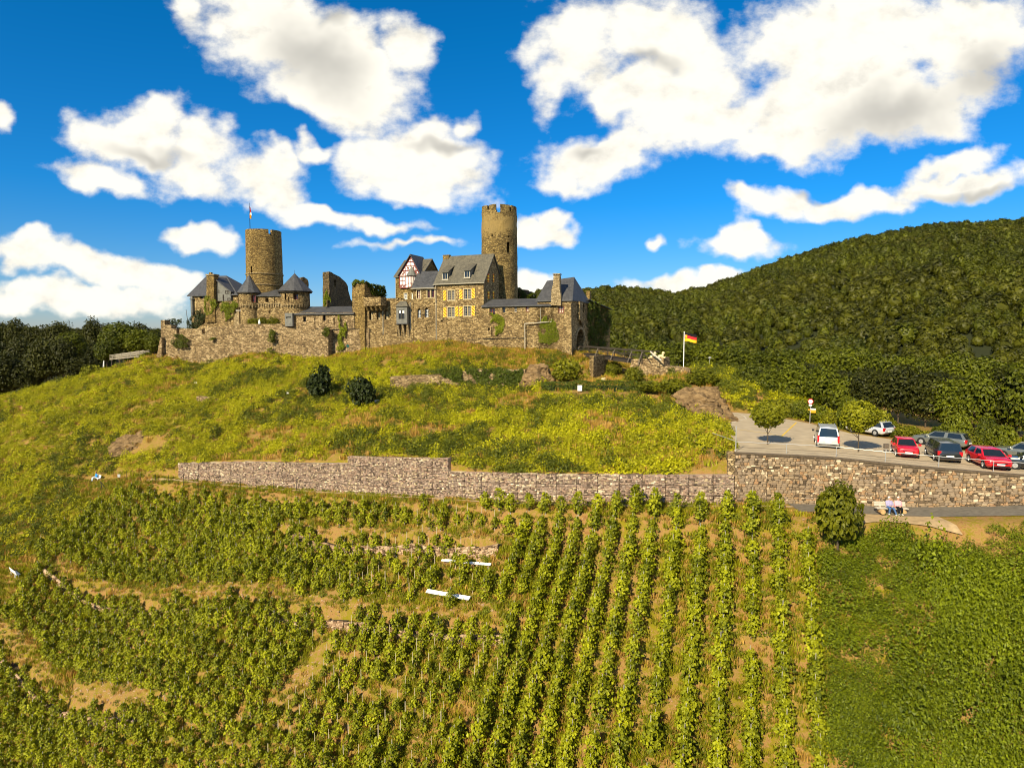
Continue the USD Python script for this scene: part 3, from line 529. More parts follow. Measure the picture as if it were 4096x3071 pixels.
# --- main house with striped shutters
def main_house():
    f = JF; L = f.L; D = 8.6; z0 = 65.0; ze = f.pix(1936, 1124)[1]; zr = f.pix(1966, 1020, D / 2)[1]
    t = bld('main_house', 'rubble stone house with yellow and orange striped shutters and two roof dormers', f, z0)
    wins = [(1791.5, 1163, 1818, 1200), (1856, 1158, 1883, 1195), (1791.5, 1230, 1818, 1267), (1856, 1226, 1883, 1263)]
    body = mf(box(0, L, 0, D, z0, ze)) + gable_solid(0, L, 0, D, ze - .01, zr)
    for w in wins: body = body - hole(f, w, .3)
    body = body - hole(f, (1790, 1318, 1794, 1339), .6) - hole(f, (1764, 1281, 1772, 1288), .4)
    g = Fac(f.B, f.B + f.n * D, None, None)
    for w in ((1956, 1095, 1970, 1130), (1957, 1165, 1970, 1195)): body = body - hole(g, w, .25)
    part(t, 'wall', f.world(body), STONE)
    rf = part(t, 'roof', f.world(gable_roof(f, 0, L, D, ze, zr)), SLATE_OLD)
    for w in wins:
        c = (w[0] + w[2]) / 2
        for a, b in ((w[0], c - 1.6), (c + 1.6, w[2])): window(t, f, (a, w[1], b, w[3]), WOOD_GREY, GLASS, 2, 4, .2, .05)
        u0, z1 = f.pix(w[0], w[1]); u1, zz = f.pix(w[2], w[3])
        part(t, 'window_surround', f.world(cat(rect_bars(u0 - .2, zz - .2, u1 + .2, z1 + .2, .195, -.04, .1) + [box((u0 + u1) / 2 - .08, (u0 + u1) / 2 + .08, .0, .25, zz, z1)])), CREAM)
    for k, (a, y0, b, y1) in enumerate(((1773, 1161.5, 1786.5, 1202), (1837.5, 1158, 1851, 1197), (1887, 1152.5, 1901, 1193.5), (1773.5, 1229, 1787, 1269), (1821, 1226, 1834.5, 1266), (1837.5, 1225.5, 1851, 1265.5), (1887, 1222, 1901, 1263))):
        u0, z1 = f.pix(a, y0); u1, zz = f.pix(b, y1); s = part(t, 'shutter', f.world(box(u0, u1, -.1, -.045, zz, z1)), STRIPE_A if k in (0, 1, 4, 5) else STRIPE_B)
        part(s, 'shutter_batten', f.world(cat(rect_bars(u0 - .02, zz - .02, u1 + .02, z1 + .02, .05, -.112, -.04))), CREAM)
    for w in ((1956, 1095, 1970, 1130), (1957, 1165, 1970, 1195)):
        window(t, g, (w[0] + 2, w[1], w[2] - 1, w[3]), WOOD_GREY, GLASS, 2, 2, .15, .06)
        for a, b, m in ((w[0] - 7, w[0] - 1, STRIPE_A), (w[2] + .5, w[2] + 5, STRIPE_B)):
            u0, z1 = g.pix(a, w[1]); u1, zz = g.pix(b, w[3]); part(t, 'shutter', g.world(box(u0, u1, -.1, -.04, zz, z1)), m)
    k = (zr - ze) / (D / 2)
    for a, b, y0, y1, top in ((1770, 1792, 1090, 1118, 1053), (1857, 1881, 1082, 1110, 1045)):
        yy = .3; u0, z1 = f.pix(a, y0, yy); u1, zz = f.pix(b, y1, yy); yb = (z1 - ze) / k + .6
        d = part(rf, 'dormer', f.world(Manifold.hull_points(np.array([(u, y, z) for u in (u0, u1) for y, z in ((yy, zz), (yy, z1), (yb, z1 + .5), (yb, zz + (yb - yy) * k - .1))], np.float32))), SLATE_WALL)
        part(rf, 'dormer_roof', f.world(slab_roof(f, [(u, y, z) for u in (u0 - .3, u1 + .3) for y, z in ((yy - .4, z1 + .05), (yb + 1.3, z1 + 2.05))], .12)), SLATE_OLD)
        part(rf, 'dormer_window', f.world(cat(rect_bars(u0 + .02, zz - .05, u1 - .02, z1 - .08, .14, yy - .08, yy + .02) + [box((u0 + u1) / 2 - .03, (u0 + u1) / 2 + .03, yy - .07, yy, zz, z1 - .2), box(u0 - .12, u1 + .12, yy - .2, yy, zz - .17, zz - .054)])), ZINC)
        part(rf, 'dormer_pane', f.world(box(u0 + .1, u1 - .1, yy - .045, yy - .02, zz + .05, z1 - .2)), GLASS)
    part(rf, 'gutter', f.world(tube([(-.3, -.42, ze - .38), (L + .3, -.42, ze - .38)], .09, 6)), ZINC)
    u, z = f.pix(1788, 1030, D / 2); part(rf, 'ridge_stub', f.world(rough(mf(box(u - .7, u + .7, D / 2 - .5, D / 2 + .5, zr - 1, zr + .5)), .05, 1, .5)), STONED)
    u = f.pix(1745, 1200)[0]; part(t, 'drainpipe', f.world(tube([(u, -.12, ze - .4), (u, -.12, 68.0)], .075, 6)), ZINC)
main_house()

# --- wing between the timbered house and the main house
def mid_wing():
    f = Fac(1600, 19.67, 1744, 19.93); L = f.L; D = 7.0; z0 = 65.0; ze = f.pix(1741, 1146)[1]; zr = f.pix(1745, 1089, 3.6)[1]; uw = f.pix(1651, 1150)[0]
    t = bld('palace_wing', 'stone wing under a plain dark slate roof left of the shuttered house', f, z0)
    body = mf(box(uw, L - .02, 0, D, z0, ze))
    sq = [(1668, 1161, 1682, 1193), (1709.5, 1160, 1720, 1191), (1725, 1158, 1737, 1189)]; ar = [(1669, 1232, 1684, 1270), (1699, 1229, 1714, 1269)]
    for w in sq: body = body - hole(f, w, .35)
    for w in ar: body = body - hole(f, w, .5, 2)
    body = body - hole(f, (1705, 1306, 1708, 1324), .5)
    part(t, 'wall', f.world(body), STONE)
    part(t, 'roof', f.world(gable_roof(f, uw - .15, L - .3, D, ze, zr, ext=.0)), SLATE)
    for w in sq: window(t, f, w, RED_FRAME, GLASS_PALE if w[0] < 1690 else GLASS, 2, 3, .24, .07, CREAM)
    for w in ar: window(t, f, (w[0] + 1, w[1] + 9, w[2] - .5, w[3]), WHITE, GLASS, 2, 5, .42, .06)
    part(t, 'gutter', f.world(tube([(uw - .3, -.42, ze - .38), (L, -.42, ze - .38)], .08, 6)), ZINC)
mid_wing()

# --- half-timbered house
def timber_house():
    f = Fac(1585, 18.95, 1690, 19.3); L = f.L; D = 8.0; z0 = 66.0; ze = f.pix(1585, 1105)[1]; zr = f.pix(1640, 1044, D / 2)[1]
    t = bld('half_timbered_house', 'tall white half timbered gable with dark red beams and a slate roof', f, z0)
    sw = [(1617, 1173, 1629, 1195), (1646.5, 1173, 1654, 1195)]
    body = mf(box(0, L, 0, D, z0, ze)) + gable_solid(0, L, 0, D, ze - .01, zr)
    for w in sw: body = body - hole(f, w, .3)
    part(t, 'wall', f.world(body), STONED)
    part(t, 'roof', f.world(gable_roof(f, 0, L, D, ze, zr)), SLATE_OLD)
    for w in sw: window(t, f, w, WHITE, GLASS, 2, 4, .15, .09, CREAM)
    gp = f.poly([(1602, 1153), (1602, 1104), (1647.5, 1030), (1684, 1104), (1684, 1153)]); g = part(t, 'timbered_gable', f.world(prism(gp, -.35, 1.0)), PLASTER)
    ua, za = f.pix(1647.5, 1022); ul, zl = f.pix(1597, 1106); ur, zz = f.pix(1690, 1106)
    for (u1, z1) in ((ul, zl), (ur, zl)):
        part(t, 'gable_roof_slope', f.world(Manifold.hull_points(np.array([(u, y, z + q) for u, z in ((ua, za), (u1, z1)) for q in (0, .22) for y in (-.75, 4.6)], np.float32))), SLATE)
    lines = [((1602, 1105), (1683, 1105)), ((1602, 1141), (1684, 1141)), ((1602, 1152), (1684, 1152)), ((1615, 1084), (1673, 1084)), ((1628, 1063), (1663, 1063)), ((1637, 1048), (1656, 1048)),
             ((1602.5, 1104), (1602.5, 1152)), ((1612.5, 1106), (1612.5, 1141)), ((1625, 1068), (1625, 1152)), ((1647, 1034), (1647, 1104)), ((1668, 1078), (1668, 1152)), ((1602, 1123), (1625, 1123)),
             ((1628, 1062), (1641, 1080)), ((1662, 1062), (1652, 1080)), ((1615, 1102), (1625, 1086)), ((1672, 1102), (1664, 1086)), ((1603, 1142), (1613, 1151)), ((1613, 1142), (1603, 1151)), ((1614, 1142), (1624, 1151)), ((1624, 1142), (1614, 1151)), ((1657, 1142), (1667, 1151)), ((1667, 1142), (1657, 1151)),
             ((1602, 1104), (1647, 1031)), ((1684, 1104), (1648, 1031)), ((1610, 1102), (1620, 1086)), ((1676, 1100), (1668, 1086))]
    for a, b in lines:
        (u0, q0), (u1, q1) = f.pix(*a), f.pix(*b); part(g, 'beam', f.world(beam((u0, -.36, q0), (u1, -.36, q1), .16, .07, up=(0, -1, 0))), RED_FRAME)
    for r in ((1628, 1068, 1636, 1080), (1655, 1068, 1662, 1080)): window(t, f, r, RED_FRAME, GLASS_PALE, 1, 2, -.02, .07, off=-.35)
    # oriel with a pointed roof
    uc, zt = f.pix(1646, 1104, -.5); _, zb = f.pix(1646, 1150, -.5); R = .95; a = np.radians([180, 225, 315, 360]); ring = np.array([[math.cos(x) * R, math.sin(x) * R] for x in np.radians(np.arange(180, 361, 36))])
    ring = np.array([[uc + x, -.35 + y * .95] for x, y in ring]); o = part(t, 'oriel', f.world(cs(ring).extrude(zt - zb).translate([0, 0, zb])), RED_FRAME)
    part(o, 'oriel_base', f.world(Manifold.hull_points(np.vstack([np.c_[ring, np.full(len(ring), zb)], [[uc, -.35, zb - 1.0]]]).astype(np.float32))), STONED)
    big = np.array([[uc + (x - uc) * 1.3, -.35 + (y + .35) * 1.3] for x, y in ring]); part(o, 'oriel_roof', f.world(Manifold.hull_points(np.vstack([np.c_[big, np.full(len(big), zt)], [[uc, -.2, f.pix(1646, 1060, -.4)[1]], [uc - .02, -.3, zt]]]).astype(np.float32))), SLATE_WALL)
    for k in range(5):
        p, q = ring[k], ring[k + 1]; ff = Fac(p, q, None, None); e = ff.L; h = zt - zb
        m = cat([box(.1, e - .1, -.02, .02, zb + h * .36, zt - .25), box(.1, e - .1, -.02, .02, zb + .12, zb + h * .3)]); m2 = cat(rect_bars(.12, zb + h * .38, e - .12, zt - .28, .06, -.05, -.021) + [box(e / 2 - .025, e / 2 + .025, -.045, -.021, zb + h * .4, zt - .3), box(.15, e - .15, -.04, -.021, zb + h * .66, zb + h * .69)])
        part(o, 'oriel_panel', f.world(ff.world(m)), PLASTER if k != 3 else GLASS_PALE); part(o, 'oriel_frame', f.world(ff.world(m2)), WHITE)
    u, z = f.pix(1690, 1088, 1.5); part(t, 'roof_finial', f.world(cat([cone((u, 1.5, z - 1.4), (u, 1.5, z + 1.6), .35, .02, 6), cone((u, 1.5, z + 1.6), (u, 1.5, z + 2.4), .04, .02, 5)])), SLATE)
    u = f.pix(1590, 1150)[0]; part(t, 'drainpipe', f.world(tube([(.1, -.1, ze - .2), (.1, -.1, ze - 8)], .06, 6)), ZINC)
timber_house()

# --- chapel wall with arched windows and the slate-clad bay
def chapel_wall():
    f = Fac(1412, 19.3, 1652, 19.78); z0 = 64.0
    t = bld('chapel_wall', 'stone chapel wall with three round arched windows and a grey slate bay', f, z0, 'wall')
    pl = f.poly([(1412, 1420), (1652, 1420), (1652, 1199), (1602, 1199), (1602, 1193), (1598, 1193), (1598, 1198), (1592, 1198), (1592, 1192), (1540, 1193), (1540, 1197), (1455, 1197), (1412, 1197)])
    body = prism(pl, 0, 2.2); ar = [(1476, 1242, 1490, 1279), (1506, 1242, 1521, 1279), (1537, 1239, 1551, 1278)]
    for w in ar: body = body - hole(f, w, .8, 1)
    for x in (1588, 1608): body = body - hole(f, (x, 1301, x + 13, 1334), 1.2, 1)
    part(t, 'wall', f.world(body), STONE)
    for w in ar: window(t, f, (w[0] + 3, w[1] + 5, w[2] - .5, w[3] - .5), CREAM, GLASS_PALE, 2, 4, .6, .1)
    u0, zt = f.pix(1583, 1227, -1.1); u1, zb = f.pix(1627, 1293, -1.1); u0 += .1; u1 += .1; w = (1594, 1240, 1618, 1276)
    bay = mf(box(u0, u1, -1.1, 0.05, zb, zt)) - hole(f, w, .2, off=-1.1)
    o = part(t, 'bay', f.world(bay), SLATE_WALL)
    part(o, 'bay_roof', f.world(Manifold.hull_points(np.array([(u0 - .25, -1.35, zt), (u1 + .25, -1.35, zt), (u0 - .25, .1, zt), (u1 + .25, .1, zt), (u0 + .5, -.3, zt + 1.15), (u1 - .5, -.3, zt + 1.15), (u0 + .5, .1, zt + 1.15), (u1 - .5, .1, zt + 1.15)], np.float32))), SLATE_OLD)
    part(o, 'bay_sill', f.world(box(u0 - .08, u1 + .08, -1.18, .05, zb - .15, zb - .004)), SLATE); c = 1606
    for a, b in ((w[0], c - 1), (c + 1, w[2])): window(t, f, (a, w[1], b, w[3]), TIMBER, GLASS, 1, 2, .12, .07, off=-1.1)
    (ua, za), (ub, zz) = f.pix(w[0], w[1], -1.1), f.pix(w[2], w[1] + 13, -1.1); part(o, 'curtain', f.world(cat([box(ua + .1, (ua + ub) / 2 - .15, -.965, -.955, zz, za - .08), box((ua + ub) / 2 + .15, ub - .1, -.965, -.955, zz, za - .08)])), WHITE)
    for k in range(3): x = u0 + .15 + (u1 - u0 - .3) * k / 2; part(o, 'corbel', f.world(Manifold.hull_points(np.array([(x - .2, -.95, zb - .16), (x + .2, -.95, zb - .16), (x - .2, .05, zb - .16), (x + .2, .05, zb - .16), (x - .2, -.6, zb - 1.0), (x + .2, -.6, zb - 1.0), (x - .2, .05, zb - 3), (x + .2, .05, zb - 3)], np.float32))), QUOIN)
    for px, a, b in ((1532, 1225, 1336), (1641, 1210, 1318), (1464, 1270, 1315)): u = f.pix(px, a)[0]; part(t, 'drainpipe', f.world(tube([(u, -.1, f.pix(px, a)[1]), (u, -.1, f.pix(px, b)[1])], .07, 6)), ZINC)
chapel_wall()

# --- square ivy-topped ruin tower with a projecting stone box
def ruin_tower():
    f = Fac(1412, 19.28, 1461, 19.5); d = f.n; D = 8.0; L = f.L; z0 = 66.0; zt = f.pix(1440, 1128)[1]; zk = zt - 3.4
    t = bld('ruined_square_tower', 'broken square stone tower with ivy hanging over its sloping top', f, z0, 'tower')
    pl = [(0, z0), (D, z0), (D, zk - .4), (D - .5, zk), (D * .7, zk + 1.1), (D * .35, zt - .7), (D * .12, zt), (0, zt - .1)]
    body = cs(pl).extrude(L).rotate([90, 0, 90]).translate([0, -.02, 0]); part(t, 'wall', f.world(rough(body, .12, .8, .8)), STONED)
    u0, z1 = f.pix(1453, 1190, -1); u1, zz = f.pix(1523, 1222, -1); b = part(t, 'projecting_box', f.world(rough(mf(box(u0, u1, -1.0, .8, zz, z1)), .04, 1, .7)), STONE)
    for k in range(4): x = u0 + .5 + (u1 - u0 - 1) * k / 3; part(b, 'corbel', f.world(Manifold.hull_points(np.array([(x + i, y, z) for i in (-.2, .2) for y, z in ((-.9, zz), (.1, zz), (.1, zz - 1.0), (-.3, zz - .9))], np.float32))), STONED)
    g = Fac(f.B, f.B + f.n * D, None, None)
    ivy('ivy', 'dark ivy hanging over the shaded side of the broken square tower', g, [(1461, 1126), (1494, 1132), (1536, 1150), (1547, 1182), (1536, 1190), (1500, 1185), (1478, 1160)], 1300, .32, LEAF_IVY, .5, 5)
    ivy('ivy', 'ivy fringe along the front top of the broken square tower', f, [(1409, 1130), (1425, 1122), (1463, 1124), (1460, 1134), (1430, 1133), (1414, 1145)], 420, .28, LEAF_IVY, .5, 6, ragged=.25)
ruin_tower()

# --- tall ruined wall
def tall_ruin():
    f = Fac(1315, 18.75, 1412, 17.3)
    t = bld('ruined_gable_wall', 'tall jagged ruined wall fragment with one window hole against the sky', f, 66, 'wall')
    pl = f.poly([(1317, 1260), (1414, 1255), (1414, 1212), (1409, 1205), (1402, 1196), (1399, 1180), (1393, 1160), (1391, 1146), (1385, 1130), (1378, 1124), (1360, 1109), (1340, 1098), (1326, 1091), (1316, 1087)])
    body = prism(pl, 0, 1.5) - prism(f.poly([(1337, 1148), (1344, 1148), (1344, 1124), (1340, 1116), (1336, 1124)]), -.5, 2.0); part(t, 'wall', f.world(rough(body, .2, .9, .6)), RUIN)
    g = Fac(1297, 18.75, 1317, 18.72)
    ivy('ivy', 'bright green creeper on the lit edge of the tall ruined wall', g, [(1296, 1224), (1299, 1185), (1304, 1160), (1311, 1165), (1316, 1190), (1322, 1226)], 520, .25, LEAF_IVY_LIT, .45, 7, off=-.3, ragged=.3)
    f2 = Fac(1203, 18.2, 1236, 18.0); t = bld('ruin_stump', 'small dark ruin stump peeping out behind the right pointed turret', f2, 70, 'wall')
    part(t, 'wall', f2.world(rough(prism(f2.poly([(1190, 1240), (1240, 1240), (1236, 1170), (1234, 1130), (1229, 1117), (1216, 1108), (1204, 1112), (1200, 1180)]), 0, 1.2), .15, 1, .6)), RUIN)
tall_ruin()

# --- roofed wall-walk
def wall_walk():
    f = Fac(1150, 18.9, 1418, 19.35); L = f.L; z0 = f.pix(1280, 1317)[1]; ze = f.pix(1290, 1250)[1]; zr = f.pix(1290, 1226, 3.2)[1]; ul = f.pix(1168, 1250)[0]
    t = bld('roofed_wall_walk', 'long low stone gallery with a dark slate lean-to roof and slit windows', f, z0)
    body = mf(box(ul - .4, L, 0, 3.2, z0 - .6, ze)); sq = [(1212, 1266, 1224, 1286), (1291, 1261, 1303, 1283)]; sl = [(1257, 1270, 1262, 1314), (1333, 1270, 1339, 1300)]
    for w in sq + sl: body = body - hole(f, w, .9)
    part(t, 'wall', f.world(body), STONE2)
    for w in sq: window(t, f, w, TIMBER, GLASS, 1, 1, .5, .08)
    part(t, 'roof', f.world(slab_roof(f, [(ul - 1.5, -.4, ze - .25), (L + .1, -.4, ze - .25), (ul - .3, 3.3, zr), (L + .1, 3.3, zr)], .18)), SLATE)
    u0, z1 = f.pix(1139, 1258, -.9); u1, zz = f.pix(1170, 1305, -.9); b = part(t, 'clad_bay', f.world(mf(box(u0, u1, -.9, .3, zz, z1 + .3)) - mf(box(u0 + .3, u1 - .3, -1.2, -.6, z1 - .8, z1 - .45))), SLATE_WALL)
    part(b, 'bay_bracket', f.world(Manifold.hull_points(np.array([(u0 + .1, -.7, zz - .01), (u1 - .1, -.7, zz - .01), (u0 + .1, .3, zz - .01), (u1 - .1, .3, zz - .01), (u0 + .5, .2, zz - .9), (u1 - .3, .2, zz - .9)], np.float32))), TIMBER)
    part(t, 'ledge_pipe', f.world(tube([f_(f, 1262, 1315), f_(f, 1310, 1319), f_(f, 1480, 1315), f_(f, 1480, 1322)], .06, 5)), IRON)
def f_(f, px, py, y=-.12): u, z = f.pix(px, py); return (u, y, z)
wall_walk()

# --- twin turrets and the wall between
def cone_roof(c, R, zb, zt, n=8, flare=1.0):
    prof = [(R, zb), (R * .93, zb + .12 * (zt - zb) * .6), (R * .52, zb + .47 * (zt - zb)), (R * .2, zb + .8 * (zt - zb)), (.02, zt)]
    a = np.linspace(0, 2 * PI, n, endpoint=False) + PI / n; v = np.vstack([np.c_[c[0] + r * np.cos(a), c[1] + r * np.sin(a), np.full(n, z)] for r, z in prof] + [[[c[0], c[1], zb]]])
    f = [];
    for k in range(len(prof) - 1):
        for i in range(n): j = (i + 1) % n; f += [[k * n + i, k * n + j, (k + 1) * n + j], [k * n + i, (k + 1) * n + j, (k + 1) * n + i]]
    f += [[(i + 1) % n, i, len(prof) * n] for i in range(n)]
    return v, np.array(f)
def cyl(c, r, z0, z1, n=36, r1=None): return Manifold.cylinder(z1 - z0, r, r if r1 is None else r1, n).translate([c[0], c[1], z0])
def turrets():
    f = Fac(960, 18.75, 1240, 19.0); zf = f.pix(1080, 1218)[1]; z0 = 66.0
    for px, w, ap, ev, bot, name, lab in ((1004, 37, 1099, 1171, 1300, 'pointed_turret', 'left of two round turrets with pointed slate roofs below the flag tower'), (1185, 52, 1093, 1166, 1300, 'pointed_turret', 'right and wider of two round turrets with pointed slate roofs')):
        q = P(px, HOR, 18.6); r = w / 18.75; c = (q[0], q[1]); g = Fac(np.array([q[0] - r, q[1] - r * .97]), np.array([q[0] + r, q[1] - r * .97]), None, None)
        ze = zpx(ev, 18.7); zt = zpx(ap, 18.6); t = thing(name, lab, 'turret', (q[0], q[1], z0))
        body = cyl(c, r, z0, zf - .25) + cyl(c, r + .22, zf - .25, ze + .2); w2 = (1004, 1180, 1021, 1208) if px < 1100 else (1174, 1175, 1192, 1198)
        hs = [mf(g.world(hole(g, w2, 1.6)))] + ([mf(g.world(hole(g, w3, 1.2))) for w3 in ((1139, 1174, 1146, 1200), (1154, 1188, 1158, 1205))] if px > 1100 else [])
        for h in hs: body = body - h
        part(t, 'wall', body, STONE, smooth=30); part(t, 'roof', cone_roof(c, r * 1.33, ze, zt, 12), SLATE)
        part(t, 'eave_ring', cyl(c, r * 1.25, ze - .22, ze - .002, 24), TIMBER)
        window(t, g, (w2[0] + 1, w2[1] + 1, w2[2] - 1, w2[3] - 1), RED_FRAME, GLASS, 2, 2, .55, .08)
        for k in range(13 if px > 1100 else 9):
            a = math.radians(-160 + 140 * k / (12 if px > 1100 else 8)); b = box(-.11, .11, -.05, .34, -.36, .36); b.apply_transform(trimesh.transformations.rotation_matrix(a + PI / 2, [0, 0, 1])); b.apply_translation([c[0] + (r + .2) * math.cos(a), c[1] + (r + .2) * math.sin(a), zf - .2]); part(t, 'corbel', b, QUOIN)
        part(t, 'finial', cone((c[0], c[1], zt - .2), (c[0], c[1], zt + .7), .05, .02, 5), IRON)
    f = Fac(1025, 18.72, 1145, 18.85); ze = f.pix(1085, 1180)[1]; t = bld('turret_link_wall', 'low stone wall with slate roof and arched frieze joining the two pointed turrets', f, z0, 'wall')
    body = mf(box(-3.2, f.L, 0, 2.5, z0, ze)); ws = [(1061, 1191, 1074, 1209), (1096, 1190, 1100, 1224), (1075, 1243, 1080, 1255)]
    for w in ws: body = body - hole(f, w, .8)
    part(t, 'wall', f.world(body), STONE); part(t, 'roof', f.world(slab_roof(f, [(-.2, -.35, ze - .1), (f.L, -.35, ze - .1), (-.2, 2.6, ze + 1.3), (f.L, 2.6, ze + 1.3)], .15)), SLATE)
    for k in range(12): u = .35 + (f.L - .7) * k / 11; part(t, 'corbel', f.world(box(u - .11, u + .11, -.2, .05, zf - .55, zf + .15)), QUOIN)
    part(t, 'ledge', f.world(box(-.1, f.L + .1, -.24, .02, zf + .152, zf + .3)), QUOIN)
    # stone pier and dark arcade below
    f = Fac(935, 18.72, 957, 18.75); t = bld('ruined_pier', 'pale broken stone pier standing on the terrace left of the turrets', f, 70, 'pier')
    part(t, 'wall', f.world(rough(prism(f.poly([(934, 1304), (957, 1304), (956, 1241), (945, 1240), (946, 1252), (938, 1256), (937, 1280)]), 0, 1.4), .1, 1, .5)), QUOIN)
    part(t, 'lintel', f.world(beam(f_(f, 945, 1242, .3), f_(f, 992, 1241, .3), .9, .18)), WOOD_GREY)
turrets()

# --- round towers
def tower(px, ppm, rt, rb, top, zb, name, label, notches, mat, seed):
    q = P(px, HOR, ppm); zt = zpx(top, ppm); n = 72
    t = thing(name, label, 'tower', (q[0], q[1], zb)); c = (0, 0)
    body = Manifold.cylinder(zt - zb, rb, rt, n).translate([0, 0, zb]) - Manifold.cylinder(3.2, rt - .9, rt - .9, n).translate([0, 0, zt - 2.4])
    view = math.degrees(math.atan2(-q[1], -q[0]))
    for a, w, d in notches:
        b = mf(box(rt - 1.4, rt + .6, -w / 2, w / 2, zt - d, zt + 1)).rotate([0, 0, view + a]); body = body - b
    return t, q, zt, body, view
def towers():
    t, q, zt, body, view = tower(1066, 18.1, 3.68, 3.98, 926, 68.0, 'flag_tower', 'plain round stone tower on the left with a flag pole on top', [(22, .75, 1.3), (120, .8, 1.2), (200, .8, 1.2), (260, .8, 1.2)], STONED, 1)
    r = Fac(q[:2] + np.array([-4, -3.7]), q[:2] + np.array([4, -3.75]), None, None)
    h = mf(r.world(hole(r, (1000.5, 1065, 1008, 1097), 1.6, 1))).translate([-q[0], -q[1], 0]); body = body - h - mf(r.world(hole(r, (1077, 962, 1080, 968), 1.0))).translate([-q[0], -q[1], 0])
    v, f = rough(body, .07, .9, .7, 3); part(t, 'wall', (v + [q[0], q[1], 0], f), STONED)
    for z, rr in ((zpx(1101, 18.1), 3.86), (zpx(1144, 18.1), 3.91)):
        part(t, 'stone_band', (Manifold.cylinder(.16, rr + .1, rr + .1, 64) - Manifold.cylinder(.3, rr - .3, rr - .3, 64).translate([0, 0, -.1])).translate([q[0], q[1], z]), QUOIN)
    fp = P(1013.5, HOR, 18.3); z1 = zpx(812, 18.3)
    p = thing('flagpole', 'thin dark pole on the left tower holding a limp flag', 'flagpole', (fp[0], fp[1], zt - 1.6)); part(p, 'pole', cone((fp[0], fp[1], zt - 1.6), (fp[0], fp[1], z1), .07, .04, 6), IRON)
    n = 14; s = np.linspace(0, 1, n); zz = zpx(826, 18.3) - s * 2.5
    cols = [(0, .45, RED_FLAG), (.45, .68, WHITE), (.68, 1.0, YELLOW_FLAG)]
    fl = thing('flag', 'limp red, white and yellow flag hanging from the pole on the left tower', 'flag', (fp[0], fp[1], zz[-1]))
    for a, b, m in cols:
        k = np.linspace(a, b, 6); w = .14 + .22 * np.sin(k * 2.6) ; vv = []
        for kk, ww in zip(k, w):
            z = zpx(826, 18.3) - kk * 2.5
            for j in range(5): vv.append([fp[0] + .05 + ww * j / 4, fp[1] + .12 * math.sin(j * 2.2 + kk * 5), z - .05 * j])
        vv = np.array(vv); ff = [[i * 5 + j, i * 5 + j + 1, (i + 1) * 5 + j + 1, (i + 1) * 5 + j] for i in range(5) for j in range(4)]
        part(fl, 'cloth_band', (vv, np.array(ff)), m)
    t, q, zt, body, view = tower(1998, 19.0, 3.62, 3.98, 832, 68.0, 'keep', 'tall round stone keep with a notched crown behind the shuttered house', [(-38, .5, 1.0), (-4, .85, 1.6), (12, .0001, .1), (40, .55, 1.2), (85, .8, 1.4), (130, .8, 1.4), (180, .8, 1.4), (230, .8, 1.4), (275, .8, 1.4)], STONED, 2)
    r = Fac(q[:2] + np.array([-4, -3.7]), q[:2] + np.array([4, -3.7]), None, None)
    for w, a in (((2028, 966, 2037, 1010), 1), ((1965, 938, 1971, 946), 0), ((2031, 940, 2037, 947), 0), ((1973, 1000, 1979, 1008), 0), ((2010, 1002, 2014, 1008), 0), ((1985, 1060, 1989, 1066), 0)):
        body = body - mf(r.world(hole(r, w, 1.7, a))).translate([-q[0], -q[1], 0])
    v, f = rough(body, .12, .9, .6, 9); part(t, 'wall', (v + [q[0], q[1], 0], f), KEEP_LOOK)
    for a in (-1.1, 1.0): part(t, 'antenna', cone((q[0] + a + .6, q[1], zt - 1), (q[0] + a + .6, q[1], zt + (1.6 if a > 0 else 1.0)), .03, .015, 5), IRON)
RED_FLAG = plain('red_cloth', (.62, .012, .02), .8, var=.08); YELLOW_FLAG = plain('gold_cloth', (.85, .42, .01), .8, var=.08); BLACK_FLAG = plain('black_cloth', (.012, .011, .012), .8)
def keep_look():
    """rubble with a band of surviving ochre render under the crown"""
    m = masonry('keep_stone', (.035, .024, .009), (.20, .135, .047), (.46, .33, .12), scale=2.8, flat=1.8)
    p = '/World/Looks/keep_stone'
    def node(name, kind, **kw):
        s = UsdShade.Shader.Define(stage, f'{p}/{name}'); s.CreateIdAttr(f'cycles_{kind}')
        for k, v in kw.items():
            T = Sdf.ValueTypeNames; s.CreateInput(k, T.Token if isinstance(v, str) else T.Bool if isinstance(v, bool) else T.Float if np.ndim(v) == 0 else T.Float3).Set(v if np.ndim(v) == 0 else Gf.Vec3f(*v))
        return s
    def con(a, b): A, x = a.split('.'); B, y = b.split('.'); UsdShade.Shader.Get(stage, f'{p}/{B}').CreateInput(y, Sdf.ValueTypeNames.Token).ConnectToSource(UsdShade.Shader.Get(stage, f'{p}/{A}').CreateOutput(x, Sdf.ValueTypeNames.Token))
    zc = zpx(905, 19.0)
    node('sz', 'separate_xyz'); node('dz', 'math', math_type='subtract', value2=zc); node('ab', 'math', math_type='absolute'); node('nz', 'noise_texture', scale=.6, detail=6.0, roughness=.72); node('mn', 'math', math_type='multiply_add', value2=-9.0); node('th', 'map_range', range_type='smoothstep', from_min=-3.1, from_max=-2.5, to_min=1.0, to_max=0.0, clamp=True)
    node('pc', 'mix_color', a=(.40, .27, .085), b=(.16, .12, .06)); node('pm', 'mix_color')
    con('g.position', 'sz.vector'); con('sz.z', 'dz.value1'); con('dz.value', 'ab.value1'); con('g.position', 'nz.vector'); con('nz.fac', 'mn.value1'); con('ab.value', 'mn.value3'); con('mn.value', 'th.value'); con('n.fac', 'pc.fac'); con('th.result', 'pm.fac'); con('x.result', 'pm.a'); con('pc.result', 'pm.b'); con('pm.result', 'p.base_color')
    return m
KEEP_LOOK = keep_look()
towers()

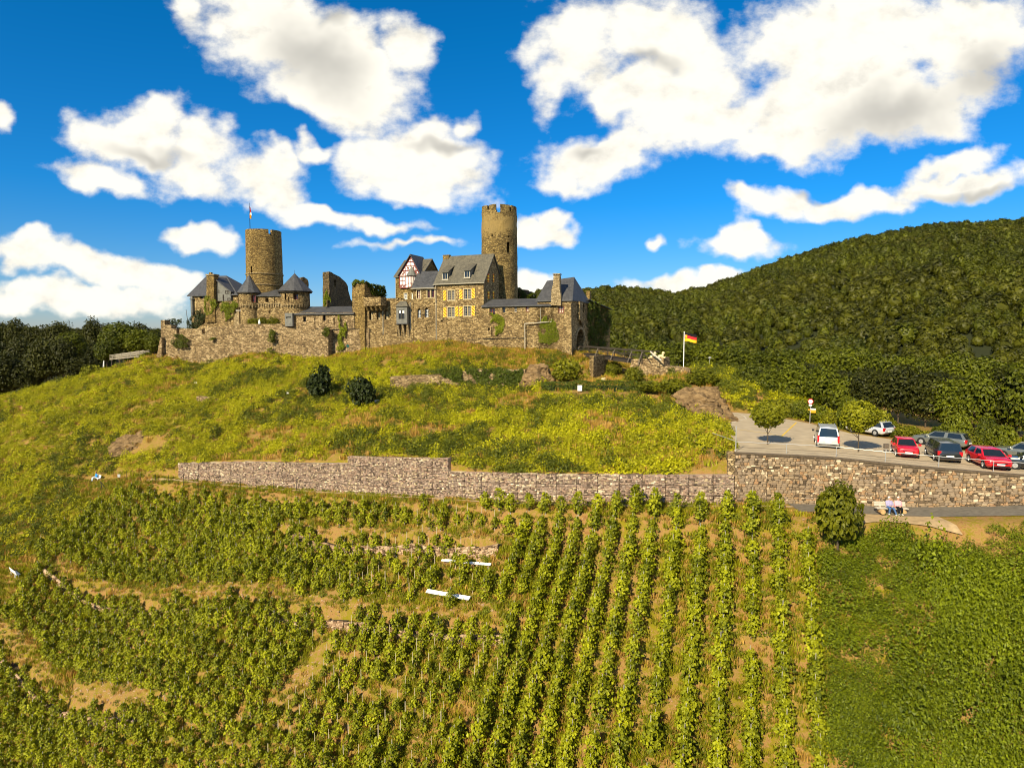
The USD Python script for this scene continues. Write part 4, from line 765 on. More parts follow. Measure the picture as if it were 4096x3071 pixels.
# --- left house with a hipped roof
def left_house():
    f = Fac(768, 18.0, 956, 18.45); L = f.L; D = 8.5; z0 = 68.0; ze = f.pix(860, 1181)[1]; zr = f.pix(860, 1104, D / 2)[1]; ul, ur = f.pix(824, 1102, D / 2)[0], f.pix(906, 1106, D / 2)[0]
    t = bld('left_house', 'stone house with steep hipped slate roof and thick chimney at the left end', f, z0)
    body = mf(box(0, L, 0, D, z0, ze)) - hole(f, (800, 1183, 813, 1195), .6); part(t, 'wall', f.world(body), STONE)
    rf = part(t, 'roof', f.world(Manifold.hull_points(np.array([(-.5, -.5, ze), (L + .4, -.5, ze), (-.5, D + .5, ze), (L + .4, D + .5, ze), (-.5, -.5, ze - .15), (L + .4, -.5, ze - .15), (ul, D / 2, zr), (ur, D / 2, zr)], np.float32))), SLATE)
    window(t, f, (801, 1184, 812, 1194), TIMBER, GLASS, 1, 1, .3, .08)
    ch = f.poly([(829, 1099), (828, 1192), (824, 1290), (864, 1290), (858, 1192), (859, 1099)], -1.2); part(t, 'chimney', f.world(rough(prism([ch[k] for k in (2, 3, 4, 5, 0, 1)], -1.4, -.1), .07, 1, .6)), STONED)
    u0, z1 = f.pix(827, 1098, -1.2); u1, _ = f.pix(861, 1098, -1.2); part(t, 'chimney_cap', f.world(box(u0, u1, -1.6, .05, z1 - .3, z1 + .02)), QUOIN); part(t, 'chimney_pot', f.world(box(u0 + .4, u0 + .95, -1.0, -.5, z1 + .025, z1 + .45)), STONED)
    gp = f.poly([(836, 1204), (836, 1120), (858, 1119), (922, 1168), (924, 1204)], -.6); gb = part(t, 'slate_gable', f.world(prism(gp, -.6, 4.0) ), SLATE_WALL)
    (ua, za), (ub, zb) = f.pix(852, 1110, -.6), f.pix(929, 1170, -.6)
    part(rf, 'gable_roof_slope', f.world(Manifold.hull_points(np.array([(u, y, z + q) for u, z in ((ua, za), (ub, zb)) for q in (0, .22) for y in (-.95, 4.2)], np.float32))), SLATE)
    for w in ((862, 1160, 877, 1173), (901, 1162, 917, 1175)): window(t, f, w, TIMBER, GLASS_PALE if w[0] < 880 else GLASS, 2, 2, -.03, .08, off=-.6)
    for w in ((858, 1178, 871, 1202), (891, 1179, 896, 1202), (910, 1192, 922, 1204)): u0, z1 = f.pix(w[0], w[1], -.62); u1, zz = f.pix(w[2], w[3], -.62); part(gb, 'slate_panel', f.world(cat(rect_bars(u0, zz, u1, z1, .12, -.68, -.604))), TIMBER)
    u, z = f.pix(770, 1215, -.3); part(t, 'corner_lantern', f.world(cat([cone((u - .1, -.3, z - 1.9), (u - .1, -.3, z + 1.0), .32, .32, 8), cone((u - .1, -.3, z + 1.0), (u - .1, -.3, z + 1.7), .55, .08, 8), cone((u - .1, -.3, z - 2.6), (u - .1, -.3, z - 1.9), .08, .34, 8)])), SLATE_WALL)
    u, z = f.pix(948, 1163, 2.0); part(rf, 'dormer', f.world(Manifold.hull_points(np.array([(u - .6, 2, z - .9), (u + 1, 2, z - .9), (u - .6, 2, z + .2), (u + 1, 2, z + .2), (u - .6, 4, z + .9), (u + .3, 4, z + .9), (u, 4, z - .6)], np.float32))), SLATE)
    f2 = Fac(785, 18.15, 960, 18.6); t = bld('ruined_rampart', 'sloping ruined rampart of rubble below the left house overgrown with creeper', f2, 66, 'wall')
    part(t, 'wall', f2.world(rough(prism(f2.poly([(775, 1330), (960, 1330), (958, 1206), (905, 1204), (880, 1216), (868, 1240), (842, 1262), (826, 1290)]), -.3, 2.5), .25, .7, .7)), STONE)
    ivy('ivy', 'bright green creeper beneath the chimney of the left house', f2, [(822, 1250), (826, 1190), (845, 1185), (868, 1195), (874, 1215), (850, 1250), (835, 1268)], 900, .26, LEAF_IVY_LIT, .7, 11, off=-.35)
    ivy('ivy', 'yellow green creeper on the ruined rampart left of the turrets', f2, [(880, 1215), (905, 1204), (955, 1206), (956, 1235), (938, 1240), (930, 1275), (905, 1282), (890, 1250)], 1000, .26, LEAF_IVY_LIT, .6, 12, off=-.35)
left_house()

# --- outer curtain wall
def curtain():
    f = Fac(643, 18.35, 1313, 19.45); t = bld('outer_curtain_wall', 'long rubble curtain wall with notched parapet along the left of the castle', f, 62, 'wall')
    pl = f.poly([(643, 1470), (1313, 1500), (1313, 1317), (1168, 1317), (1132, 1306), (1120, 1296), (955, 1296), (955, 1302), (935, 1303), (820, 1308), (820, 1336), (808, 1336), (808, 1315), (717, 1315), (717, 1335), (706, 1335), (706, 1315), (684, 1315), (684, 1300), (660, 1299), (660, 1280), (643, 1280)][::-1])
    part(t, 'wall', f.world(rough(prism(pl[::-1], -.0, 1.6), .1, .6, 1.2, 5)), STONE2)
    b = f.poly([(629, 1432), (650, 1432), (650, 1350), (645, 1350)], -.6); part(t, 'buttress', f.world(rough(prism(b, -.9, 1.2), .08, .8, .6)), STONE2)
    g = Fac(1308, 19.2, 1470, 19.5); t = bld('inner_curtain_wall', 'set-back rubble wall below the gallery, right of the dark vertical recess', g, 62, 'wall')
    part(t, 'wall', g.world(rough(prism(g.poly([(1300, 1500), (1475, 1480), (1475, 1313), (1300, 1317)]), .25, 2.0), .08, .6, 1.2, 6)), STONE2)
    # bushes on and against the wall
    for k, (poly, n, lab, m) in enumerate((([(690, 1375), (700, 1335), (735, 1335), (760, 1360), (755, 1385), (710, 1392)], 900, 'round green bush against the curtain wall near its left end', LEAF_TREE), ([(1070, 1335), (1090, 1318), (1108, 1322), (1110, 1350), (1098, 1375), (1086, 1365)], 500, 'bush rooted in the middle of the curtain wall', LEAF_TREE), ([(845, 1355), (853, 1345), (864, 1350), (860, 1364), (848, 1364)], 130, 'small tuft growing high on the curtain wall', LEAF_TREE),
                       ([(1082, 1395), (1094, 1388), (1104, 1400), (1098, 1412), (1086, 1410)], 160, 'small tuft growing low on the curtain wall', LEAF_TREE), ([(1295, 1325), (1305, 1305), (1318, 1312), (1318, 1330), (1308, 1345), (1296, 1335)], 350, 'creeper hanging beside the dark recess of the curtain wall', LEAF_TREE))):
        ivy('wall_bush', lab, f, poly, n, .24, m, 1.2, 20 + k, off=-.1, category='bush', ragged=.25)
    ivy('ivy', 'tall creeper climbing the inner wall below the slate gallery', g, [(1352, 1400), (1356, 1330), (1358, 1265), (1372, 1258), (1384, 1275), (1386, 1330), (1380, 1400)], 1000, .24, LEAF_IVY_LIT, .6, 27, off=.1, ragged=.3)
    h = Fac(690, 18.0, 860, 18.35)
    ivy('terrace_hedge', 'dark overgrown hedge on the terrace behind the notched parapet', h, [(660, 1325), (662, 1285), (690, 1275), (760, 1280), (772, 1262), (795, 1240), (838, 1235), (832, 1270), (815, 1290), (815, 1330)], 1900, .3, LEAF_DARK, 1.2, 28, off=.5, category='hedge')
curtain()

# --- right gallery, gatehouse
GF = Fac(1937, 20.75, 2287, 21.75)
def gallery():
    f = GF; z0 = 64.0; ze = f.pix(2060, 1219)[1]; zr = f.pix(2060, 1195, 2.6)[1]; ur = f.pix(2216, 1212)[0]
    t = bld('right_gallery', 'rubble wall with slate roof linking the shuttered house to the gatehouse', f, z0)
    body = mf(box(-.6, ur, 0, 2.6, z0, ze)); ws = [(1957, 1234, 1980, 1264), (2009, 1228, 2021, 1250), (2057, 1227, 2067, 1248), (2103, 1226, 2115, 1247), (2157, 1222, 2164, 1235), (2180, 1226, 2200, 1256)]; sl = [(1951, 1311, 1959, 1323), (1965, 1309, 1969, 1345)]
    for w in ws + sl: body = body - hole(f, w, .6)
    part(t, 'wall', f.world(body), STONE)
    for k, w in enumerate(ws[:4] + ws[5:]): window(t, f, w, (RED_FRAME, TIMBER, WOOD_GREY, RED_FRAME, RED_FRAME)[k], (GLASS, GLASS, GLASS, GLASS_PALE, GLASS_PALE)[k], 2 if k < 1 else 1, 2, .25, .1)
    part(t, 'roof', f.world(slab_roof(f, [(-.5, -.4, ze - .15), (ur, -.4, ze - .15), (.7, 2.7, zr), (ur, 2.7, zr)], .18)), SLATE)
    part(t, 'base_pipe', f.world(tube([f_(f, 1870, 1359), f_(f, 1968, 1354), f_(f, 2100, 1352)], .06, 5)), IRON)
    part(t, 'cable_pole', f.world(cat([tube([f_(f, 2103, 1400, -.5), f_(f, 2102, 1295, -.5), f_(f, 2207, 1287, -.3), f_(f, 2207, 1275, -.2)], .09, 6), tube([f_(f, 2163, 1232), f_(f, 2163, 1290)], .06, 5)])), ZINC)
    ivy('ivy', 'narrow creeper hanging under the red framed window of the right gallery', f, [(1966, 1258), (1985, 1252), (2010, 1262), (2018, 1290), (2008, 1335), (1985, 1342), (1972, 1300)], 900, .22, LEAF_IVY_LIT, .5, 31)
    ivy('ivy', 'broad yellow green creeper on the wall below the gatehouse window', f, [(2158, 1275), (2180, 1266), (2205, 1272), (2225, 1300), (2236, 1330), (2225, 1365), (2195, 1372), (2150, 1355), (2160, 1310)], 1500, .22, LEAF_IVY_LIT, .5, 32)
gallery()
def gatehouse():
    f = GF; z0 = 62.0; ze = f.pix(2290, 1200)[1]; A = f.A + f.t * f.pix(2150, 1200)[0]; B = f.B; C = P(2353, HOR, 20.35)[:2]; D = A + (C - B) * 1.0
    t = thing('gatehouse', 'tall stone gatehouse with hipped slate roof, front chimney and arched gateway', 'building', (*((A + C) / 2), z0)); g = Fac(B, C, None, None)
    ft = np.array([A, B, C, D]); body = cs(ft).extrude(ze - z0).translate([0, 0, z0])
    body = body - mf(f.world(hole(f, (2233, 1224, 2255, 1253), .5))) - mf(g.world(hole(g, (2306, 1316, 2333, 1392), 2.5, 1))) - mf(g.world(hole(g, (2310, 1277, 2332, 1303), .5, 2))) - mf(g.world(hole(g, (2327, 1215, 2337, 1250), .6)))
    part(t, 'wall', body, STONE); window(t, f, (2234, 1225, 2254, 1252), RED_FRAME, GLASS_PALE, 2, 2, .25, .12, sill=QUOIN); window(t, g, (2328, 1216, 2336, 1249), TIMBER, GLASS, 1, 2, .3, .08)
    cen = ft.mean(0); ov = ft + (ft - cen) * .07; r0, r1 = P(2188, 1123, 20.9), P(2297, 1108, 21.0)
    part(t, 'roof', Manifold.hull_points(np.vstack([np.c_[ov, np.full(4, ze)], np.c_[ov, np.full(4, ze - .18)], [r0], [r1]]).astype(np.float32)), SLATE)
    part(t, 'gate_door', g.world(cat([box(g.pix(2306, 1340)[0], g.pix(2333, 1340)[0], 1.8, 1.9, g.pix(2320, 1392)[1], g.pix(2320, 1320)[1])])), TIMBER)
    (u0, za), (u1, _) = g.pix(2302, 1316), g.pix(2337, 1316); a = np.linspace(0, PI, 9); w = (u1 - u0) / 2; c = (u0 + u1) / 2; zc = za - w * .9
    part(t, 'gate_arch', g.world(cat([beam((c + w * 1.0 * math.cos(p), -.06, zc + w * math.sin(p)), (c + w * math.cos(q), -.06, zc + w * math.sin(q)), .35, .3, up=(0, -1, 0)) for p, q in zip(a[:-1], a[1:])])), QUOIN)
    u, z = g.pix(2331, 1297); part(t, 'statue', g.world(cat([cone((u, -.05, z - .9), (u, -.05, z), .22, .16, 7), cone((u, -.05, z), (u, -.05, z + .3), .13, .1, 7)])), QUOIN)
    for x0, x1, m in ((2258, 2288, STONE),): part(t, 'buttress', f.world(rough(prism(f.poly([(2250, 1420), (2291, 1420), (2288, 1212), (2262, 1212), (2259, 1300)]), -.75, .02), .1, .8, .7)), STONE)
    (ua, z1), (ub, z2) = g.pix(2309, 1205), g.pix(2321, 1280); part(t, 'buttress', g.world(rough(mf(box(ua, ub, -.5, .02, z2, z1)), .06, 1, .6)), STONE)
    ch = f.poly([(2204, 1222), (2245, 1222), (2243, 1180), (2239, 1160), (2238, 1100), (2214, 1100), (2213, 1135), (2206, 1160)], -.5); part(t, 'chimney', f.world(rough(prism(ch, -.6, .5), .07, 1, .5)), QUOIN)
    u0, zc = f.pix(2212, 1099, -.5); u1, _ = f.pix(2241, 1099, -.5); part(t, 'chimney_cap', f.world(box(u0, u1, -.75, .65, zc, zc + .18)), QUOIN)
    # ivy-clad annex
    h = Fac(C, P(2440, HOR, 18.7)[:2], None, None); zl, zr = h.pix(2350, 1205)[1], h.pix(2430, 1238)[1]
    t = bld('ivy_annex', 'lower annex behind the gatehouse wholly covered in dark ivy', h, 62); body = prism([(0, 62), (h.L, 62), (h.L, zr), (0, zl)], 0, 5); part(t, 'wall', h.world(body), STONED)
    part(t, 'roof', h.world(slab_roof(h, [(-1.2, -.6, zl + .35), (h.L, -.6, zr + .1), (-1.2, 5, zl + .45), (h.L, 5, zr + .2)], .12)), SLATE)
    u, z = h.pix(2355, 1165, 2.5); part(t, 'chimney', h.world(rough(mf(box(u - .4, u + .4, 2.1, 2.9, zl - 1, z)), .06, 1, .5)), STONED)
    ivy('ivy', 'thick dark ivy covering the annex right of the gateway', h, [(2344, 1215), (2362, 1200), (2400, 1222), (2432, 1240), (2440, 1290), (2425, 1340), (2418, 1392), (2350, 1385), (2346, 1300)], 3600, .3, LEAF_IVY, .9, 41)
gatehouse()
def ivy_ruin():
    q = P(2062, HOR, 18.6); t = thing('ivy_covered_ruin', 'rounded ruin wholly smothered in dark ivy at the foot of the keep', 'ruin', (q[0], q[1], 74)); rng = np.random.default_rng(4)
    core = Manifold.hull_points(np.array([(q[0] + a * 4.1 * math.cos(w) , q[1] + 2 + 3 * math.sin(w), z) for w in np.linspace(0, 2 * PI, 16) for a, z in ((1, 68), (1, 78.6), (.7, 80.2))], np.float32)); part(t, 'wall', core, RUIN)
    n = 4200; w = rng.uniform(0, 2 * PI, n); k = rng.random(n); r = np.where(k < .55, 1.02, np.sqrt(rng.random(n))); dip = np.where(np.cos(w) > .35, 1.1 * sm(np.cos(w), .35, .6) - .5 * sm(np.cos(w), .75, 1), 0)
    z = np.where(k < .55, rng.uniform(75, 80, n), 80.6 - .8 * r**2) - dip + meshkit.fbm(np.stack([w * 2, r * 3, w], 1), 3) * 1.2 - .4
    p = np.stack([q[0] + 4.2 * r * np.cos(w), q[1] + 2 + 3.2 * r * np.sin(w), z], 1); part(t, 'ivy', leaves(p, np.stack([np.cos(w), np.sin(w), .7 + 0 * w], 1), .42, rng), LEAF_IVY)
ivy_ruin()
# ------------------------------------------------------------------ garden walls
def stone_face(rng, W, H, rows, wid, proud, cham=.16, rnd=False):
    """stones filling a W x H face (x along, z up, y = 0 the face, proud to -y); a list of (vertices, faces)"""
    out = []; z = 0.0
    while z < H - .03:
        h = min(rng.uniform(*rows), H - z); x = -rng.uniform(0, wid[0])
        while x < W - .02:
            w = rng.uniform(*wid); hh = h
            a, b = max(x, 0) + .012, min(x + w, W) - .012
            if b - a > .05 and rnd:
                d = rng.uniform(*proud); n = 8; q = np.arange(n) * 2 * PI / n + rng.uniform(0, .7); ex = rng.uniform(.45, .75); hh2 = hh * rng.uniform(1.0, 1.3)
                cx, cz = (a + b) / 2, z + hh / 2 + rng.normal(0, .15) * hh * .4; R = rng.uniform(.86, 1.1, n)
                X = cx + (b - a) * .53 * np.sign(np.cos(q)) * np.abs(np.cos(q)) ** ex * R; Z = cz + hh2 * .51 * np.sign(np.sin(q)) * np.abs(np.sin(q)) ** ex * R
                c = rng.uniform(.6, .8); v = np.vstack([np.c_[X, np.full(n, .03), Z], np.c_[X, np.full(n, -d * .5), Z], np.c_[cx + (X - cx) * c, -d + rng.uniform(-.2, .2, n) * d, cz + (Z - cz) * c], [[cx, -d * 1.08, cz]]]); i = np.arange(n); k = (i + 1) % n
                f = np.vstack([np.stack([r0 + i, r0 + k, r0 + n + k], 1) for r0 in (0, n)] + [np.stack([r0 + i, r0 + n + k, r0 + n + i], 1) for r0 in (0, n)] + [np.stack([2 * n + i, 2 * n + k, i * 0 + 3 * n], 1)])
                out.append((v, f))
            elif b - a > .05:
                d = rng.uniform(*proud); j = lambda s: rng.uniform(-s, s, 4); s = min(.25 * hh, .05)
                X = np.array([a, b, b, a]); Z = np.array([z + .01, z + .01, z + hh - .01, z + hh - .01])
                bx, bz = X + j(s) * .5, Z + j(s) * .5; c = cham * min(b - a, hh) * rng.uniform(.7, 1.5)
                fx, fz = bx + np.array([c, -c, -c, c]) + j(s), bz + np.array([c, c, -c, -c]) + j(s)
                v = np.vstack([np.c_[bx, np.full(4, .0) - d * .55, bz], np.c_[fx, -d + j(d * .2), fz], np.c_[bx, np.full(4, .06), bz]])
                f = np.array([[4, 5, 6], [4, 6, 7]] + [q for k in range(4) for q in ([k, (k + 1) % 4, 4 + (k + 1) % 4], [k, 4 + (k + 1) % 4, 4 + k], [8 + k, 8 + (k + 1) % 4, (k + 1) % 4], [8 + k, (k + 1) % 4, k])])
                out.append((v, f))
            x += w
        z += h
    return out
def stone_look(name, cols, isl=True):
    n = {'g': ('geometry', {}), 'n': ('noise_texture', dict(scale=9.0, detail=5.0, roughness=.7)), 'n2': ('noise_texture', dict(scale=.35, detail=3.0)), 'a': ('math', dict(math_type='multiply_add', value2=.28)), 'a2': ('math', dict(math_type='multiply_add', value2=.3)), 's': ('math', dict(math_type='subtract', value2=.29)),
         'r': ('rgb_ramp', dict(ramp=cols, interpolate=True)), 'p': ('principled_bsdf', dict(roughness=.85, specular_ior_level=.2)), 'b': ('bump', dict(strength=.4, distance=.02)), 'ta': ('attribute', dict(attribute='tone')), 'k': ('math', dict(math_type='multiply', value2=1.0))}; ISLE.add(f'/World/Looks/{name}')
    l = [('ta.fac', 'k.value1'), ('g.position', 'n.vector'), ('g.position', 'n2.vector'), ('n.fac', 'a.value1'), ('k.value', 'a.value3'), ('n2.fac', 'a2.value1'), ('a.value', 'a2.value3'), ('a2.value', 's.value1'), ('s.value', 'r.fac'), ('r.color', 'p.base_color'), ('n.fac', 'b.height'), ('b.normal', 'p.normal')]
    return look(name, n, l)
GAB = stone_look('gabion_stone', [(0, (.085, .060, .045)), (.25, (.21, .145, .105)), (.45, (.27, .205, .16)), (.62, (.32, .205, .14)), (.8, (.38, .29, .22)), (.93, (.44, .34, .19)), (1, (.64, .55, .40))])
PARKST = stone_look('field_stone', [(0, (.06, .043, .027)), (.25, (.16, .11, .066)), (.42, (.21, .16, .115)), (.6, (.27, .185, .10)), (.75, (.30, .17, .085)), (.9, (.38, .29, .185)), (1, (.58, .47, .32))])
DRYST = stone_look('dry_stone', [(0, (.10, .06, .035)), (.4, (.26, .16, .09)), (.75, (.38, .25, .15)), (1, (.52, .38, .24))])
CORE = plain('dark_joint', (.045, .032, .022), .95, var=.3)
def foot_z(x): return np.interp(x, FOOT_PT[:, 0], FOOT_PT[:, 2])
def frame(x0, x1, back=0.0):
    """plan frame of a piece of the wall between x0 and x1: function from local (x, y, z) to world"""
    a, b = np.array([x0, float(WALL_Y(x0)) + back]), np.array([x1, float(WALL_Y(x1)) + back]); d = b - a; L = float(np.hypot(*d)); t = d / L; n = np.array([-t[1], t[0]])
    z0, z1 = float(foot_z(x0)), float(foot_z(x1))
    def to(m):
        v, f = arr(m); v = np.asarray(v, float); k = v[:, 0] / L
        return np.stack([a[0] + v[:, 0] * t[0] + v[:, 1] * n[0], a[1] + v[:, 0] * t[1] + v[:, 1] * n[1], v[:, 2] + z0 * (1 - k) + z1 * k], 1), f
    return to, L
def gabions():
    rng = np.random.default_rng(12); t = thing('gabion_wall', 'long retaining wall of stone-filled gabion baskets above the vineyard', 'retaining wall', (-12, 72, 55))
    xs = [X_L - .6]
    while xs[-1] < X_C - .3:
        x = xs[-1]; sl = float(WALL_Y(x + .5) - WALL_Y(x)) * 2; xs.append(x + 2.0 / math.hypot(1, sl))
    xs[-1] = X_C - .05; rest = []
    for x0, x1 in zip(xs[:-1], xs[1:]):
        h = float(wall_h((x0 + x1) / 2)); n = max(1, round(h / .95)); lh = (h + .2) / n
        for k in range(n):
            to, L = frame(x0, x1, -.75 + .1 * k); st = stone_face(rng, L - .03, lh - .03, (.08, .17), (.11, .34), (.04, .15))
            core = box(.02, L - .05, .0, .8 - .1 * k, .02, lh - .045)
            m = cat([core] + st); m[0][:, 2] += k * lh - .2; part(t, 'gabion', to(m), GAB)
gabions()
def park_wall():
    rng = np.random.default_rng(5); t = thing('car_park_wall', 'tall mortared field stone wall holding up the car park', 'retaining wall', (32, 49, 56)); stones = []; cores = []
    xs = np.arange(X_C, 60, 2.6)
    for x0, x1 in zip(xs[:-1], xs[1:]):
        to, L = frame(x0, x1, -.42); h = float(wall_h((x0 + x1) / 2)); h0, h1 = float(wall_h(x0 + .01)), float(wall_h(x1))
        v, f = arr(box(-.02, L + .02, .0, .42, -.5, 1)); v = v.copy(); v[:, 2] = np.where(v[:, 2] > 0, h0 + (h1 - h0) * np.clip(v[:, 0] / L, 0, 1) - .1, v[:, 2]); cores.append(to((v, f)))
        v, f = arr(box(0, L, -.08, .46, 0, .1)); v = v.copy(); v[:, 2] += h0 + (h1 - h0) * v[:, 0] / L - .07; cores.append(to((v, f)))
        z = -.15; row = 0
        for v, f in stone_face(rng, L, max(h0, h1) + .1, (.09, .27), (.14, .5), (.04, .13), rnd=True):
            top = h0 + (h1 - h0) * v[:, 0].mean() / L - .06
            if v[:, 2].max() - .15 > top: continue
            v[:, 2] -= .15; wv = to((v, f))[0]; stones.append((np.ptp(v[:8, 0]) * np.ptp(v[:8, 2]), x0 < 46, wv, f))
    part(t, 'mortar_core', cat(cores), plain('mortar', (.10, .072, .045), .95, var=.3))
    to, L = frame(X_C - .3, X_C + .1, 0); v, f = arr(box(-.2, .35, -.45, 9, -.3, float(wall_h(X_C + 1)) - .02)); part(t, 'return_wall', to((v, f)), STONE2)
    stones.sort(key=lambda s: -s[0] * (s[1] + .01))
    for s in stones[:300]: part(t, 'stone', (s[2], s[3]), PARKST)
    part(t, 'small_stones', cat([(s[2], s[3]) for s in stones[300:]]), PARKST, kind='stuff')
park_wall()
def railing():
    t = thing('railing', 'thin galvanised railing along the edge of the car park', 'railing', (34, 50, 60)); pz = lambda x: float(PARK_Z(x, 0)); xs = [P(px, 1800, np.interp(px, [q[0] for q in FOOT], [q[2] for q in FOOT]))[0] for px in (2941, 3145, 3347, 3540, 3752, 3975, 4200)]
    pt = [np.array([x, float(WALL_Y(x)) + .25, pz(x)]) for x in xs]
    for p in pt: part(t, 'post', cone(p - [0, 0, .1], p + [0, 0, .86], .026, .026, 7), METAL)
    part(t, 'rail', tube([p + [0, 0, .86] for p in pt], .022, 6), METAL); part(t, 'wire', tube([p + [0, 0, .4] for p in pt], .012, 4), IRON)
    p = pt[0]; part(t, 'post', cone(p - [0, 0, .1], p + [0, 0, 2.2], .04, .04, 7), METAL); part(t, 'rail', tube([p + [0, 0, .9], p + [-.1, 6, .7]], .03, 5), METAL)
railing()
def dry_walls():
    rng = np.random.default_rng(21); labs = ['crumbling dry stone terrace wall below the gabions, beside the upper white sheet', 'long dry stone terrace wall crossing the middle of the vineyard', 'dry stone terrace wall in the lower left corner of the vineyard']
    for line, h, lab in zip(_tw, TERR_H, labs):
        t = None; stones = []; core = []
        for a, b in zip(line[:-1], line[1:]):
            n = max(1, int(np.hypot(*(b - a)) / 2.2))
            for k in range(n):
                p, q = a + (b - a) * k / n, a + (b - a) * (k + 1) / n; f = Fac(p, q, None, None); m = (p + q) / 2
                if meshkit.noise(np.array([m[0] * .35, m[1] * .35, 3.]), 4) < .22: continue
                za, zb = (float(zg(*(e - f.n * 1.0))[0]) - .12 for e in (p, q)); H = h * rng.uniform(.85, 1.15) + .3
                if t is None: t = thing('terrace_wall', lab, 'terrace wall', (*line.mean(0), za))
                def tilt(mm):
                    v, fc = arr(mm); v = np.array(v, float); v[:, 2] += za + (zb - za) * v[:, 0] / f.L; return f.world((v, fc))
                stones += [tilt((v + [0, -.75, 0], fc)) for v, fc in stone_face(rng, f.L, H, (.1, .2), (.2, .5), (.05, .16))]; core.append(tilt(box(0, f.L, -.73, .5, 0, H * .85)))
        big = sorted(stones, key=lambda s: -np.prod(np.ptp(s[0][:4], axis=0)[[0, 2]]))
        for s in big[:100]: part(t, 'stone', s, DRYST)
        part(t, 'small_stones', cat(big[100:]), DRYST, kind='stuff'); part(t, 'earth_core', cat(core), CORE)
dry_walls()
def rock(name, label, pts, seed, amp=.5, mat=None, category='rock', n=.32):
    pts = np.array(pts, float); m = Manifold.hull_points(pts.astype(np.float32)).refine_to_length(n); v, f = arr(m); v = np.array(v, float)
    q = np.stack([meshkit.fbm(v * .75 + 9.1 * k + seed, 4) for k in range(3)], 1) - .5; r = np.abs(meshkit.fbm(v * [.9, .9, 1.6] + seed, 3) - .5)[:, None]
    c = v.mean(0); d = v - c; d /= np.linalg.norm(d, axis=1, keepdims=True); cr = meshkit.fbm(v * [.5, .5, .9] + seed + 30, 2)[:, None]
    v = v + q * 2.6 * amp + d * (.35 - r * 5) * amp + d * (np.floor(cr * 6) / 6 - .5) * 1.6 * amp
    t = thing(name, label, category, (c[0], c[1], v[:, 2].min())); part(t, 'rock_face', (v, f), mat or ROCK); return t
def hillside_walls():
    f = Fac(1560, 24.3, 2112, 25.6); t = bld('terrace_retaining_wall', 'old stone terrace wall half hidden by creeper in the middle of the hillside', f, 60, 'retaining wall')
    part(t, 'wall', f.world(rough(prism(f.poly([(1560, 1560), (2100, 1570), (2100, 1478), (1900, 1478), (1760, 1497), (1560, 1506)]), 0, 1.3), .12, .7, .8)), STONE2)
    ivy('ivy', 'dense dark green creeper hanging over the right half of the hillside terrace wall', f, [(1700, 1478), (1900, 1470), (2098, 1474), (2100, 1545), (1960, 1552), (1850, 1535), (1780, 1505)], 3600, .28, LEAF_IVY, .5, 51, ragged=.4)
    rock('rock_outcrop', 'jagged rock rib at the right end of the creeper-covered terrace wall', [P(2080, 1545, 26), P(2082, 1512, 26), P(2125, 1462, 25.5), P(2165, 1455, 25), P(2190, 1475, 25.5), P(2150, 1545, 26.5), P(2230, 1540, 26), P(2120, 1462, 24), P(2200, 1480, 23.5), P(2110, 1560, 24), P(2230, 1550, 24)], 2, .45)
    rock('rock_knoll', 'brown rock knoll under the hedge left of the car park', [P(2690, 1580, 29.5), P(2760, 1550, 29), P(2845, 1548, 29.2), P(2880, 1590, 30.5), P(2930, 1655, 32.5), P(2955, 1700, 34), P(2880, 1705, 35), P(2800, 1660, 33), P(2730, 1625, 31), P(2870, 1560, 27), P(2740, 1560, 27), P(2930, 1690, 30), P(2800, 1720, 31)], 5, .6)
    rock('rock_outcrop', 'bare brown rock patch on the left slope above the blue bench', [P(430, 1790, 25.2), P(470, 1752, 24.8), P(560, 1720, 24.5), P(660, 1725, 24.7), P(690, 1760, 25), P(640, 1800, 25.4), P(520, 1815, 25.6), P(440, 1830, 25.8), P(560, 1740, 22.5), P(660, 1790, 23)], 8, .35)
    rock('rock_outcrop', 'dark low rock beneath the small footbridge on the left', [P(480, 1480, 18.6), P(520, 1455, 18.4), P(590, 1455, 18.4), P(580, 1490, 18.7), P(490, 1500, 18.8), P(580, 1470, 17.6), P(500, 1470, 17.6)], 11, .35, RUIN)
    f = Fac(780, 23.2, 1180, 25.2); t = bld('low_hillside_wall', 'broken low rubble wall crossing the slope below the two dark bushes', f, 58, 'retaining wall')
    for k, pl in enumerate(([(785, 1625), (850, 1640), (850, 1608), (840, 1590), (785, 1585)], [(858, 1635), (940, 1650), (940, 1622), (920, 1600), (858, 1596)], [(1000, 1650), (1175, 1680), (1175, 1660), (1100, 1640), (1000, 1628)])): part(t, 'wall_piece', f.world(rough(prism(f.poly(pl), 0, 1.0), .1, .9, .6, k)), STONE2)
hillside_walls()
